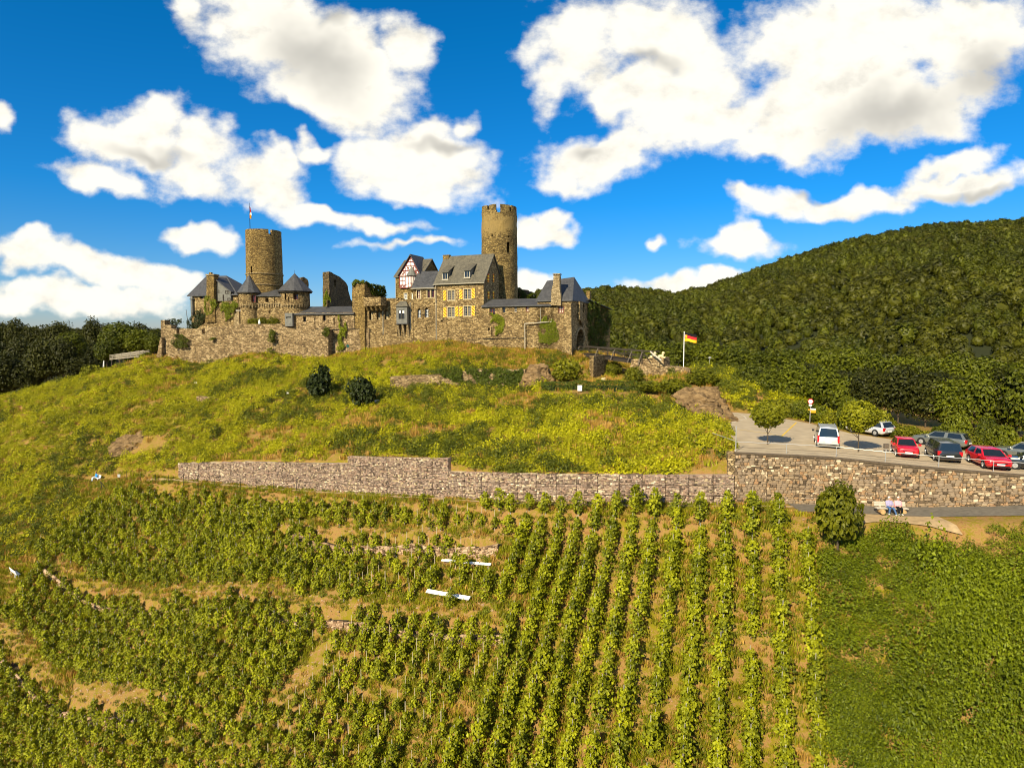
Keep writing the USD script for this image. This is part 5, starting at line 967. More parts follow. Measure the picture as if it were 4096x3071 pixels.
# ------------------------------------------------------------------ trees and bushes
def tree_kind(name, seed, h, rx, rz, n, size, leaf, lobes=9, limbs=5, r=.16, base=.35, body=.45):
    k = klass(name); rng = np.random.default_rng(seed); p = str(k.GetPath())
    usdkit.mesh(stage, p + '/trunk', trunk(rng, h * .62, r, .05, limbs), BARK)
    c = crown(rng, n, rx, rz, size, lobes, h * base + rz * .75, .1, body=body); tones(usdkit.mesh(stage, p + '/crown', c, leaf), leaf, *c); return p
LEAF_MAPLE = leafy('maple_leaf', (.05, .06, .002), (.32, .31, .008), .3); LEAF_BUSH = leafy('bush_leaf', (.035, .045, .002), (.28, .27, .007), .25)
K_BROAD = [tree_kind(f'broad_tree_{k}', 60 + k, 8.0, 3.6, 3.9, 2600, .42, LEAF_TREE) for k in range(4)]
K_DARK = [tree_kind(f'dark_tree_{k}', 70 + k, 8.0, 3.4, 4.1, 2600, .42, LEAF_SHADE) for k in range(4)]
K_MAPLE = [tree_kind(f'young_maple_{k}', 80 + k, 4.5, 1.95, 1.45, 2600, .24, LEAF_MAPLE, 10, 5, .07, .44, .7) for k in range(2)]
K_BUSH = [tree_kind(f'bush_{k}', 90 + k, 2.0, 1.5, 1.1, 1900, .2, LEAF_BUSH, 11, 3, .06, .0, .4) for k in range(3)]
K_TALLB = [tree_kind(f'edge_bush_{k}', 190 + k, 2.0, 1.5, 1.1, 1700, .2, LEAF_TREE, 8, 3, .06, .1, .6) for k in range(2)]
K_DBUSH = [tree_kind(f'dark_bush_{k}', 95 + k, 2.0, 1.35, 1.3, 1500, .27, LEAF_DARK, 7, 4, .06, .08, .12) for k in range(2)]
def plant(kinds, i, name, label, cat_, px, base_y, top_y, ppm, width=None, h0=8.0, w0=7.0, group=None, rz=None, ground=False):
    p = P(px, base_y, ppm)
    if ground: p, ppm = ground_at(px, base_y)
    z = (ZC + (HOR - top_y) / ppm - p[2]) / h0; w = z if width is None else width / ppm / w0
    return copy_of(kinds[i % len(kinds)], name, p, (i * 77) % 360 if rz is None else rz, (w, w, z), label, cat_, group)
N_ = 0
def many(kinds, name, cat_, rows, h0=8.0, w0=7.0, group=None, ground=False):
    global N_
    for r in rows: plant(kinds, N_, name, r[5], cat_, r[0], r[1], r[2], r[3], r[4], h0, w0, group if r[5] in SHARED else None, None, ground); N_ += 1
SHARED = {'dark broadleaf tree in the far row on the left skyline', 'dark tree in the shaded wood left of the castle', 'leafy tree in the wood behind the far edge of the car park'}
ORD = 'first second third fourth fifth sixth seventh eighth ninth tenth eleventh twelfth thirteenth fourteenth fifteenth sixteenth seventeenth eighteenth nineteenth twentieth twenty-first twenty-second'.split()
S1, S2, S3 = 'dark broadleaf tree in the far row on the left skyline', 'dark tree in the shaded wood left of the castle', 'leafy tree in the wood behind the far edge of the car park'
rng = np.random.default_rng(77)
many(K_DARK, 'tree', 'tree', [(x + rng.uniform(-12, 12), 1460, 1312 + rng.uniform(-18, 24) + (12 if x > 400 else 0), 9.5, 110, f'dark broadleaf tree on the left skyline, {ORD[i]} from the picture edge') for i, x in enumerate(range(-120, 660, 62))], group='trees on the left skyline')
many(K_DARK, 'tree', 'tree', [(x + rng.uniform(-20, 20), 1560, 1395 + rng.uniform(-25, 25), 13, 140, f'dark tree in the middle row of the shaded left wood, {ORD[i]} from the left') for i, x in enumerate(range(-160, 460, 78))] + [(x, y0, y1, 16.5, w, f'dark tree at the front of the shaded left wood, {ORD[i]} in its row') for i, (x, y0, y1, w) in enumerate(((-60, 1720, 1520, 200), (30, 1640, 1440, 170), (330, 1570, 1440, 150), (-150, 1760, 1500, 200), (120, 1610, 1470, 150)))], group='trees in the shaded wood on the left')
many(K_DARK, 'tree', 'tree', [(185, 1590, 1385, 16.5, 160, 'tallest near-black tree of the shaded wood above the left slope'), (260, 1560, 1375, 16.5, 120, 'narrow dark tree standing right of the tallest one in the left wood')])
many(K_BROAD, 'tree', 'tree', [(480, 1450, 1305, 16, 170, 'broad green tree rising above the small wooden footbridge'), (560, 1450, 1330, 16.2, 130, 'green tree between the footbridge and the castle wall corner'), (300, 1470, 1345, 15.5, 110, 'sunlit round tree left of the broad tree above the footbridge'), (618, 1440, 1345, 16.5, 80, 'small green tree touching the left corner of the castle wall'), (430, 1480, 1370, 16.8, 110, 'green tree behind the left end of the footbridge')])
many(K_BUSH, 'bush', 'bush', [(375, 1548, 1440, 18.2, 120, 'large dark green bush beside the white post on the left ridge'), (590, 1450, 1405, 18.0, 70, 'low yellow green bush at the right end of the small footbridge')], 2.0, 3.0)
# wood behind the car park
many(K_BROAD, 'tree', 'tree', [(2925, 1640, 1500, 25, 130, 'bushy tree behind the brown rock knoll'), (2985, 1650, 1475, 26, 150, 'yellow green tree behind the left corner of the car park'), (3085, 1660, 1490, 28, 150, 'leafy tree directly behind the left young maple'), (3180, 1680, 1478, 29, 170, 'tall bright tree just left of the round traffic sign'),
     (3290, 1690, 1485, 30, 180, 'tall bright tree just right of the round traffic sign'), (3380, 1705, 1520, 31, 150, 'leafy tree above the silver minivan')])
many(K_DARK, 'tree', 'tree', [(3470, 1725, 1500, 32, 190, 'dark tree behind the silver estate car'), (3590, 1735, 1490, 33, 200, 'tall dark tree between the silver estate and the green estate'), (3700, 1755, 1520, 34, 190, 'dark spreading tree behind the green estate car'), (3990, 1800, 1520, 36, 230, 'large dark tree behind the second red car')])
many(K_BROAD, 'tree', 'tree', [(3800, 1775, 1540, 35, 170, 'mid green tree behind the black minivan'), (3895, 1790, 1520, 36, 190, 'mid green tree left of the large dark tree at the far right'), (4075, 1830, 1500, 37, 220, 'mid green tree at the right edge above the last cars')])
many(K_BROAD, 'tree', 'tree', [(x, 1560 + (x - 2800) * .07, 1400 + (x - 2800) * .045 + rng.uniform(-14, 14), 17 + (x - 2800) * .003, 150 + rng.uniform(-30, 50), f'tree in the back row of the car park wood, {ORD[i]} from the left') for i, x in enumerate(range(2600, 4250, 110))], group='trees behind the car park')
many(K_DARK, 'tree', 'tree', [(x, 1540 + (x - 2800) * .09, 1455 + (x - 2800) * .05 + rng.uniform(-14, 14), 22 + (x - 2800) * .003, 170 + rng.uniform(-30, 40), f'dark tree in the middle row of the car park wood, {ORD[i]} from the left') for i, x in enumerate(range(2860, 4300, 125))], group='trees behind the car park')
many(K_BUSH, 'bush', 'bush', [(3635, 1750, 1690, 40.5, 110, 'hedge-like bush between the silver estate and the green estate'), (3560, 1728, 1672, 38, 100, 'round bush right behind the silver estate car'), (3930, 1815, 1730, 43, 140, 'round bush behind the bonnet of the second red car')], 2.0, 3.0)
_e = np.array([(2930, 1640), (2995, 1648), (3100, 1666), (3240, 1692), (3400, 1731), (3560, 1755), (3700, 1776), (3850, 1801), (4096, 1836), (4250, 1860)])
for i, x in enumerate(range(2955, 4200, 62)):
    by = np.interp(x, _e[:, 0], _e[:, 1]) - 2; q = on_park(x, by); k = FPX / (q[1] * math.cos(PITCH) - (q[2] - ZC) * math.sin(PITCH)) * .975
    plant(K_TALLB if (i % 3) else K_BUSH, i, 'bush', f'bush in the leafy edge behind the car park, {ORD[i]} from the left', 'bush', x, by, by - rng.uniform(45, 150), k, rng.uniform(95, 140), 2.0, 3.0)
# young maples, big shrub
plant(K_MAPLE, 0, 'young_maple', 'left of two young round-headed maples on the car park', 'tree', 3068, 1786, 1597, 43.3, 168, 4.5, 3.9)
plant(K_MAPLE, 1, 'young_maple', 'right of two young round-headed maples, beside the silver minivan', 'tree', 3434, 1815, 1588, 45.5, 172, 4.5, 3.9)
plant(K_BUSH, 1, 'bush', 'big rounded yellow green bush beside the seated couple', 'bush', 3352, 2160, 1900, 54.5, 222, 2.0, 3.0)
plant(K_DBUSH, 0, 'bush', 'larger of the two dark bushes on the hillside', 'bush', 1282, 1592, 1468, 24.6, 135, 2.0, 2.9, ground=True)
plant(K_DBUSH, 1, 'bush', 'smaller dark bush on the hillside beside the white boxes', 'bush', 1450, 1640, 1522, 27, 120, 2.0, 2.9, ground=True)
many(K_BUSH, 'bush', 'bush', [(2265, 1520, 1418, 24.2, 150, 'sprawling green bush left of the bridge pier'), (2535, 1535, 1458, 25.5, 95, 'round bush in front of the bridge abutment'), (2455, 1500, 1440, 23, 90, 'dark bush in the ditch under the timber bridge'), (1690, 1366, 1312, 20, 110, 'bush growing against the wall under the pointed windows'), (1590, 1372, 1325, 19.9, 150, 'bush under the arched supports of the slate bay'), (1375, 1400, 1330, 19.5, 110, 'bush on the slope below the gallery creeper'),
     (2600, 1566, 1512, 26.5, 150, 'left of the two clipped bushes on the hedge line'), (2700, 1572, 1505, 27.5, 130, 'right of the two clipped bushes on the hedge line'), (2810, 1540, 1470, 24.5, 160, 'dark bush on the ridge right of the German flag')], 2.0, 3.0, ground=True)
def hedge():
    rng = np.random.default_rng(3); t = thing('hedge', 'long low trimmed hedge in front of the bridge pier', 'hedge', ground_at(2370, 1564)[0]); n = 5200; s = rng.random(n)
    A_, B_ = ground_at(2165, 1562)[0], ground_at(2765, 1580)[0]; C_ = ground_at(2470, 1564)[0]; b = np.where(s[:, None] < .5, A_ + (C_ - A_) * s[:, None] * 2, C_ + (B_ - C_) * (s[:, None] * 2 - 1)); a = rng.uniform(0, PI, n); h = 1.25 + .45 * meshkit.noise(np.stack([s * 18, s * 0, s * 0], 1))
    p = b + np.stack([s * 0, np.cos(a) * .75, np.sin(a) ** .7 * h], 1); part(t, 'foliage', leaves(p, np.stack([s * 0, np.cos(a), np.sin(a) + .2], 1), .2, rng), LEAF_IVY)
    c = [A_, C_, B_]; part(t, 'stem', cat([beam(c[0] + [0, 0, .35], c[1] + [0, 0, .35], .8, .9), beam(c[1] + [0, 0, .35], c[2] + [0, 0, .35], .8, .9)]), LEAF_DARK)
hedge()

# ------------------------------------------------------------------ wooded hills
def hill_mesh(name, cols, foot, crest, n=14, bulge=18, drop=60, back=250):
    """ruled from a foot line to a crest line, then down behind; cols: px list, foot/crest: functions px -> point"""
    rows = []
    for x in cols:
        a, b = foot(x), crest(x); s = np.linspace(0, 1, n)[:, None]; p = a + (b - a) * s; p[:, 2] += bulge * np.sin(s[:, 0] * PI) ** 1.0
        d = (b - a)[:2]; d = d / np.hypot(*d); e = [np.array([*(b[:2] + d * back * k), b[2] - drop * k * k + 6 * k]) for k in (.3, 1)]; f0 = np.array([*(a[:2] - d * 40), a[2] - 40])
        rows.append(np.vstack([f0, p, e]))
    g = np.array(rows); n0, m, _ = g.shape; i = np.arange(n0 * m).reshape(n0, m); q = np.stack([i[:-1, :-1], i[1:, :-1], i[1:, 1:], i[:-1, 1:]], -1).reshape(-1, 4)
    solo(name, (g.reshape(-1, 3), q), FOREST_FLOOR, kind='structure', smooth=True); return g
FOREST_FLOOR = plain('forest_floor', (.018, .022, .004), .95, var=.3, scale=.05)
def crest_r(x):
    y = np.interp(x, [2150, 2371, 2464, 2560, 2677, 2800, 2927, 3149, 3427, 3687, 4096, 4700], [1195, 1190, 1183, 1190, 1212, 1190, 1146, 1063, 980, 929, 905, 900]); return P(x, y, np.interp(x, [2150, 2677, 2800, 3300, 4700], [2.7, 2.9, 3.1, 3.6, 4.2]))
def foot_r(x): return P(x, np.interp(x, [2150, 2900, 4700], [1560, 1590, 1700]), np.interp(x, [2150, 4700], [12.5, 15]))
HR = hill_mesh('hill', np.linspace(2150, 4750, 40), foot_r, crest_r, 16, 14)
def crest_l(x): return P(x, np.interp(x, [-900, 0, 200, 400, 700, 1500, 2300], [1338, 1340, 1335, 1345, 1345, 1346, 1346]), 4.5)
HL = hill_mesh('hill', np.linspace(-1200, 2300, 30), lambda x: P(x, 1500, 9.0), crest_l, 10, 4, 90, 300)
LEAF_FOREST2 = leafy('light_forest_leaf', (.012, .018, .0015), (.10, .108, .004), .2, scale=.02, per=1.2)
def forest():
    rng = np.random.default_rng(8); protos = []
    for k in range(6):
        n = 300; m = cat([crown(rng, n, 3.1, 3.6, .9, 7, 3.4, .05), blob(rng, 2.2, 2.5, 3.2, 1)]); protos.append((m, LEAF_FOREST))
    for k in range(3): protos.append((cat([crown(rng, 300, 2.6, 4.2, .85, 6, 3.9, .05), blob(rng, 1.8, 3.0, 3.6, 1)]), LEAF_FOREST2))
    for g, cnt, nm in ((HR, 16500, 'forest'), (HL, 2600, 'forest')):
        n0, m, _ = g.shape; i = rng.uniform(0, n0 - 1.001, cnt * 3); j = rng.uniform(0, 1, cnt * 3) * (m - 2.2); i0, j0 = i.astype(int), j.astype(int); a, b = (i - i0)[:, None], (j - j0)[:, None]
        area = np.linalg.norm(np.cross(g[i0 + 1, j0] - g[i0, j0], g[i0, j0 + 1] - g[i0, j0]), axis=1); keep = rng.random(len(i)) < area / area.max(); i0, j0, a, b = i0[keep][:cnt], j0[keep][:cnt], a[keep][:cnt], b[keep][:cnt]
        p = (g[i0, j0] * (1 - a) + g[i0 + 1, j0] * a) * (1 - b) + (g[i0, j0 + 1] * (1 - a) + g[i0 + 1, j0 + 1] * a) * b; p[:, 2] -= .5; q = len(p)
        sc = rng.uniform(.55, 1.15, q) + .35 * (rng.random(q) < .15); scatter(nm, protos, p, rng.uniform(0, 6.28, q), np.stack([sc * rng.uniform(.9, 1.3, q), sc * rng.uniform(.9, 1.3, q), sc], 1), np.where(meshkit.noise(p * .02, 3) + rng.normal(0, .18, q) > .62, 6 + rng.integers(0, 3, q), rng.integers(0, 6, q)), 'far wooded hillside reading as one mass of tree crowns' if g is HR else 'dark far woodland along the left horizon', 'forest')
forest()
# ------------------------------------------------------------------ ground cover and vines
def clump(rng, n, r, h, size, pts=3):
    """a low mound of leafy shoots"""
    a = rng.uniform(0, 2 * PI, n); q = np.sqrt(rng.random(n)); hh = h * (1 - .75 * q**2) * rng.uniform(.35, 1.1, n) * (1 + .35 * np.sin(a * pts + q * 4))
    p = np.stack([r * q * np.cos(a), r * q * np.sin(a), hh], 1); return leaves(p, np.stack([np.cos(a) * q * .8, np.sin(a) * q * .8, np.full(n, .9)], 1), size, rng, .5)
def tuft(rng, n, r, h, w=.035):
    """blades of grass bending outwards"""
    a = rng.uniform(0, 2 * PI, n); q = r * np.sqrt(rng.random(n)); b = rng.uniform(0, 2 * PI, n); hh = h * rng.uniform(.5, 1.2, n); ln = rng.uniform(.1, .6, n) * hh
    o = np.stack([q * np.cos(a), q * np.sin(a), 0 * a - .03], 1); t = o + np.stack([ln * np.cos(b), ln * np.sin(b), hh], 1); s = np.stack([-np.sin(b), np.cos(b), 0 * b], 1) * w; m = o * .45 + t * .55 + np.stack([0 * b, 0 * b, hh * .14], 1)
    v = np.stack([o - s, o + s, m + s * .7, m - s * .7, t], 1).reshape(-1, 3); i = np.arange(n)[:, None] * 5
    return v, np.concatenate([i + [0, 1, 2], i + [0, 2, 3], i + [3, 2, 4]])
GRASS_DRY = leafy('dry_grass', (.24, .12, .022), (.58, .36, .07), .25, per=1.0); GRASS_GREEN = leafy('fresh_grass', (.09, .10, .003), (.40, .37, .008), .3, scale=.3)
TRACK = [(1160, 2700), (1420, 2440), (1470, 2450), (1230, 2740), (1110, 2900), (1050, 2890)]
def inpoly(px, py, poly): return inside(poly, np.stack([px, py], -1))
VINEYARD = [(470, 1985), (1000, 2020), (1650, 2045), (2100, 2032), (2600, 2030), (3210, 2055), (3225, 2200), (3290, 2700), (3340, 3300), (-300, 3300), (-300, 2480), (0, 2330), (110, 2262), (170, 2195), (300, 2105)]
SHEETS = [(1765, 2252, 1965, 2272, 43.0), (1705, 2376, 1880, 2408, 45.0)]
def region(rng, n, xr, tr):
    x = rng.uniform(*xr, n); t = rng.uniform(*tr, n); return x, t, WALL_Y(x) + t
def cover():
    rng = np.random.default_rng(31)
    # the hillside above the walls, and round the left flank
    x, t, y = region(rng, 46000, (-125, 42), (-42, 82)); z = zg(x, y); px, py, k = project(np.stack([x, y, z], 1))
    up = (t > .15) | (x < X_L - 1.5)
    ok = up & (px > -250) & (py > 1330) & (y < 134 - .10 * (x + 60)) & ~inpoly(px, py, VINEYARD)
    ok &= ~inpoly(px, py, [(2895, 1662), (2922, 1634), (2995, 1641), (3240, 1685), (4300, 1872), (4300, 2000), (2932, 1880), (2922, 1770)]); ok &= ~inpoly(px, py, [(300, 1960), (350, 1900), (560, 1880), (760, 1895), (760, 1990), (480, 2000), (330, 2010)]); ok &= ~((t < 0) & (t > -4.5) & (x > X_L - 14))
    ok &= ~inpoly(px, py, [(440, 1800), (520, 1745), (660, 1740), (680, 1780), (560, 1820)]) & ~inpoly(px, py, [(2660, 1560), (2870, 1540), (2950, 1690), (2890, 1700), (2760, 1640)])
    ok &= ~inpoly(px, py, [(2250, 1400), (2560, 1430), (2760, 1478), (2830, 1560), (2780, 1600), (2600, 1600), (2160, 1582)]) | (rng.random(len(x)) < .06)
    ok &= ~inpoly(px, py, [(-40, 2270), (60, 2225), (150, 2235), (150, 2300), (90, 2350), (-40, 2400)])
    bare = fb(x, y, .09, 4, 5); foot = sm(py, 1395, 1500); ok &= (bare > .29) & (rng.random(len(x)) < (.07 + .93 * foot))
    x, y, z, py = x[ok], y[ok], z[ok], py[ok]; n = len(x); lushness = fb(x, y, .06, 3, 2)
    protos = [(clump(rng, 130, 1.0, .8, .2, 3 + k % 3), LEAF_BRAMBLE) for k in range(6)] + [(clump(rng, 150, .9, 1.0, .19, 2 + k), LEAF_BUSHY) for k in range(2)]
    ids = np.where(rng.random(n) < .10 + .5 * (lushness < .42), 6 + rng.integers(0, 2, n), rng.integers(0, 6, n)); s = rng.uniform(.48, 1.05, n)
    scatter('hillside_scrub', protos, np.stack([x, y, z - .06], 1), rng.uniform(0, 6.28, n), np.stack([s, s, s * rng.uniform(.7, 1.5, n)], 1), ids, 'yellow green bramble scrub covering the slope below the castle', 'scrub')
    # dry grass: castle foot, banks and bare patches
    x, t, y = region(rng, 30000, (-125, 36), (-42, 82)); z = zg(x, y); px, py, k = project(np.stack([x, y, z], 1)); up = (t > .6) | (x < X_L - 1.5)
    ok = up & (px > -250) & ~((x > X_C - 1.0) & (t > 0) & (t < 40) & (px > 2920)) & (y < 138 - .10 * (x + 60)) & ~((t < 0) & (x > X_L)) & ((rng.random(len(x)) < .3) | (py < 1440) | (fb(x, y, .09, 4, 5) < .38)); x, y, z = x[ok], y[ok], z[ok]; n = len(x)
    x2, t2, y2 = region(rng, 30000, (-100, 26), (48, 82)); z2 = zg(x2, y2); px, py, k = project(np.stack([x2, y2, z2], 1)); ok = (py < 1475) & (py > 1340) & (y2 < 137 - .10 * (x2 + 60)) & (rng.random(len(x2)) < 1.15 - sm(py, 1390, 1475)); x, y, z = np.r_[x, x2[ok]], np.r_[y, y2[ok]], np.r_[z, z2[ok]]; n = len(x)
    scatter('dry_grass', [(tuft(rng, 40, .5, .5), GRASS_DRY) for _ in range(4)] + [(tuft(rng, 40, .5, .5), GRASS_GREEN) for _ in range(3)], np.stack([x, y, z], 1), rng.uniform(0, 6.28, n), rng.uniform(.6, 1.4, n), rng.integers(0, 7, n), 'tufts of dry tan grass at the foot of the castle walls', 'grass')
    # vineyard floor
    x, t, y = region(rng, 105000, (-95, 48), (-62, -.75)); z = zg(x, y); px, py, k = project(np.stack([x, y, z], 1)); road = (t > -1.9) & (t < -1.0) & (x > X_L - 8) | (t > -3.6) & (x > X_P - 1)
    clear = inpoly(px, py, [(3440, 2010), (3900, 2010), (3820, 2095), (3560, 2140), (3440, 2110)])
    lush = fb(x, y, .12, 4, 9) + .2 * (t > -2.4); ok = (px > -200) & (px < 4300) & (py < 3250) & (px < 3330) & ~road & ~clear & (lush > rng.uniform(.2, .6, len(x)))
    for line, wid in zip(_tw, (.8, 1.2, 1.4)):
        d, al, tot = seg_dist(x, y, line); ok &= ~((d > -.5) & (d < wid) & (rng.random(len(x)) < .5))
    ok &= ~inpoly(px, py, TRACK) | (rng.random(len(x)) < .25)
    x, y, z, lush = x[ok], y[ok], z[ok], lush[ok]; n = len(x)
    dry = rng.random(n) < .22
    scatter('vineyard_grass', [(tuft(rng, 46, .42, .34, .026), GRASS_GREEN) for _ in range(4)] + [(tuft(rng, 46, .42, .3, .026), GRASS_DRY) for _ in range(3)] + [(clump(rng, 60, .4, .22, .12), LEAF_GREEN2) for _ in range(2)], np.stack([x, y, z], 1), rng.uniform(0, 6.28, n), rng.uniform(.5, 1.25, n), np.where(dry, 4 + rng.integers(0, 3, n), np.where(rng.random(n) < .3, 7 + rng.integers(0, 2, n), rng.integers(0, 4, n))), 'grass and weeds growing between the vine rows', 'grass')
    # thicket right of the vines, and below the left flank
    x, t, y = region(rng, 42000, (-95, 60), (-62, -3.0)); z = zg(x, y); px, py, k = project(np.stack([x, y, z], 1)); edge = fb(x, y, .25, 3, 3) * 60
    left = np.interp(py, [2000, 2190, 2700, 3400], [3330, 3275, 3320, 3370]); W = np.interp(x, [15, 24], [3.6, 4.7])
    R = (px + edge - 30 > left) & (t < -W - np.where(px < 3980, 1.0, .2)) & (py > 2040) & ~inpoly(px, py, [(3400, 1990), (3880, 1990), (3830, 2085), (3700, 2120), (3520, 2132), (3430, 2110)])
    ok = R; x, y, z = x[ok], y[ok], z[ok]; n = len(x); s = rng.uniform(.55, 1.15, n) * np.where(rng.random(n) < .07, 1.55, 1); hh = fb(x, y, .28, 3, 6)
    tt = y - WALL_Y(x); low = sm(-tt, 4.5, 9.0); s = s * (.62 + .38 * low); hh = .34 + (hh - .34) * low     # lower growth by the path
    scatter('thicket', [(clump(rng, 320, .95, .95, .125, 3 + k % 3), LEAF_GREEN) for k in range(6)], np.stack([x, y, z - .05 + np.clip((hh - .45) * 1.6, -.06, .5) * low], 1), rng.uniform(0, 6.28, n), np.stack([s, s, s * (.3 + 2.1 * hh)], 1), rng.integers(0, 6, n), 'dense green bramble thicket filling the slope right of the vine rows', 'thicket')
def rubble():
    rng = np.random.default_rng(52); x, t, y = region(rng, 90000, (-95, 42), (-60, -.9)); near = np.zeros(len(x), bool)
    for line in _tw: d, al, tot = seg_dist(x, y, line); near |= (d > -1.2) & (d < 2.2)
    z = zg(x, y); px, py, k = project(np.stack([x, y, z], 1)); ok = (near | inpoly(px, py, TRACK) | (rng.random(len(x)) < .10)) & (px > -50) & (px < 3330) & (py < 3150) & (rng.random(len(x)) < .6); x, y, z = x[ok], y[ok], z[ok]; n = len(x); pr = []
    for i in range(5): m = trimesh.creation.icosphere(1, 1.0); pr.append((( m.vertices * rng.uniform(.6, 1.2, (len(m.vertices), 1)) * [1, .8, .5], m.faces), DRYST))
    scatter('rubble', pr, np.stack([x, y, z], 1), rng.uniform(0, 6.28, n), rng.uniform(.03, .13, n) * rng.uniform(.7, 1.3, n), rng.integers(0, 5, n), 'loose slate rubble on the tracks and terraces of the vineyard', 'rubble')
rubble()
LEAF_BUSHY = leafy('scrub_leaf', (.035, .05, .003), (.17, .18, .010), .25, scale=.1); LEAF_GREEN2 = leafy('weed_leaf', (.06, .08, .005), (.25, .26, .012), .3)
cover()

def vine_mesh(rng, n=230, h=1.75, r=.36):
    u = rng.random(n) ** .8; z = .28 + u * (h - .3); w = r * (.55 + .9 * np.sin(np.clip(u * 1.15, 0, 1) * PI) ** .7) * rng.uniform(.3, 1.15, n); a = rng.uniform(0, 2 * PI, n)
    k = np.sin(z * 5 + rng.uniform(0, 6)) * .08; p = np.stack([w * np.cos(a) + k, w * np.sin(a) * .95 + k, z], 1)
    return leaves(p, np.stack([np.cos(a), np.sin(a), np.full(n, .55)], 1), .19, rng, .5, asp=.95)
STAKE_GREY = plain('grey_stake', (.34, .31, .25), .8, var=.25); STAKE_PALE = plain('pale_stake', (.48, .40, .27), .7, var=.2)
def vines():
    rng = np.random.default_rng(41); P_ = []
    for k in range(7):
        kp = klass(f'vine_{k}'); p = str(kp.GetPath()); big = k < 5
        fm = vine_mesh(rng, 290 if big else 130, 1.85 if big else 1.35, .42 if big else .30); tr = cat([cone((0, 0, -.2), (.04, .02, .5), .035, .028, 5), cone((.04, .02, .5), (-.02, 0, 1.2), .028, .012, 5)]); st = cone((.05, 0, -.2), (.05, 0, 2.0 if k not in (2,) else 2.15), .022, .022, 5)
        tones(usdkit.mesh(stage, p + '/foliage', fm, LEAF_VINE), LEAF_VINE, *fm); usdkit.mesh(stage, p + '/stem', tr, BARK); usdkit.mesh(stage, p + '/stake', st, STAKE_PALE if k >= 5 else STAKE_GREY); P_.append((p, fm, tr, st))
    az = math.radians(20.0); e = np.array([math.sin(az), math.cos(az)]); q = np.array([math.cos(az), -math.sin(az)]); out = []
    ref = P(3215, 2075, 50.5)[:2]; s0 = ref @ q
    for row in range(0, 85):
        s = s0 - row * 1.92 if row < 6 else s0 - 11.52 - (row - 6) * 1.62 if row < 14 else s0 - 24.48 - (row - 14) * 1.46
        d = ref @ e + 75
        gap = 0
        while d > ref @ e - 95:
            left = row >= 14; d -= rng.uniform(.82, .98) if not left else rng.uniform(.92, 1.14); w = q * (s + rng.normal(0, .05 if not left else .12)) + e * d; out.append((w[0], w[1], row))
    out = np.array(out); x, y = out[:, 0], out[:, 1]; ok = (x > -100) & (y > 12); x, y, row = x[ok], y[ok], out[ok, 2].astype(int); z = zg(x, y); px, py, k = project(np.stack([x, y, z], 1)); t = y - WALL_Y(x)
    ok = inpoly(px, py, VINEYARD) & (t < -2.6)
    for line, wid in zip(_tw, (.7, .85, 1.2)):
        d, al, tot = seg_dist(x, y, line); ok &= ~((d > -.2) & (d < wid) & (al > .01) & (al < tot - .01))
    sparse = inpoly(px, py, [(1640, 2060), (2010, 2060), (2060, 2240), (1950, 2560), (1400, 2470), (1290, 2390), (1560, 2180)]) | inpoly(px, py, [(1150, 2720), (1330, 2480), (1900, 2640), (2030, 2700), (1750, 3071), (1000, 3300)])
    ok &= rng.random(len(x)) < np.where(sparse, .95, .985); ok &= ~inpoly(px, py, [(1900, 2210), (2040, 2210), (2010, 2360), (1930, 2330)]) & ~inpoly(px, py, [(1160, 2700), (1420, 2440), (1470, 2450), (1230, 2740), (1110, 2900), (1050, 2890)])
    ok &= ~inpoly(px, py, [(-40, 2280), (60, 2235), (140, 2245), (140, 2330), (60, 2420), (-40, 2440)])
    for a in SHEETS: ok &= ~inpoly(px, py - 0, [(a[0] - 10, a[1] - 4), (a[2] + 10, a[1] + 8), (a[2] + 10, a[3] + 26), (a[0] - 10, a[3] + 14)]) | (rng.random(len(x)) < .12)
    x, y, z, row, px, py, k, sparse = (v[ok] for v in (x, y, z, row, px, py, k, sparse)); n = len(x)
    kind = np.where(sparse, rng.integers(5, 7, n), rng.integers(0, 5, n)); kind = np.where(sparse & (rng.random(n) < .3), rng.integers(0, 5, n), kind); rz = rng.uniform(0, 360, n); sc = rng.uniform(.88, 1.2, n) * np.where(row >= 14, .98, 1)
    vis = (px > 10) & (px < 4086) & (py < 3090); order = np.argsort(-(k + vis * 1000))[:300]; one = np.zeros(n, bool); one[order] = True
    NTH = ['rightmost', 'second', 'third', 'fourth', 'fifth', 'sixth', 'seventh', 'eighth', 'ninth', 'tenth', 'eleventh', 'twelfth', 'thirteenth', 'fourteenth', 'fifteenth', 'sixteenth', 'seventeenth', 'eighteenth', 'nineteenth', 'twentieth'] + [f'{a}-{b}' for a in ('twenty', 'thirty', 'forty', 'fifty', 'sixty') for b in ('first', 'second', 'third', 'fourth', 'fifth', 'sixth', 'seventh', 'eighth', 'ninth')]
    seen = (px > 0) & (px < 4096) & (py < 3090) & (px > 10) & (px < 4086) & (py > 1900)
    for i in np.nonzero(one)[0]:
        r = row[i]; nth = int(((row == r) & seen & (py > py[i])).sum()); where = 'rightmost vine row' if r == 0 else f'{NTH[r]} vine row from the thicket'
        copy_of(P_[kind[i]][0], 'vine', (x[i], y[i], z[i]), rz[i], sc[i], f"grapevine in the {where}, {'first' if nth == 0 else NTH[nth]} up from the bottom edge", 'grapevine', 'grapevines of the vineyard')
    r = ~one; m = len(x[r])
    protos = []
    for p, fm, tr, st in P_: protos += [(fm, LEAF_VINE)]
    scatter('vines', protos, np.stack([x[r], y[r], z[r]], 1), np.radians(rz[r]), sc[r], kind[r], 'rows of smaller looking grapevines across the steep vineyard', 'grapevines')
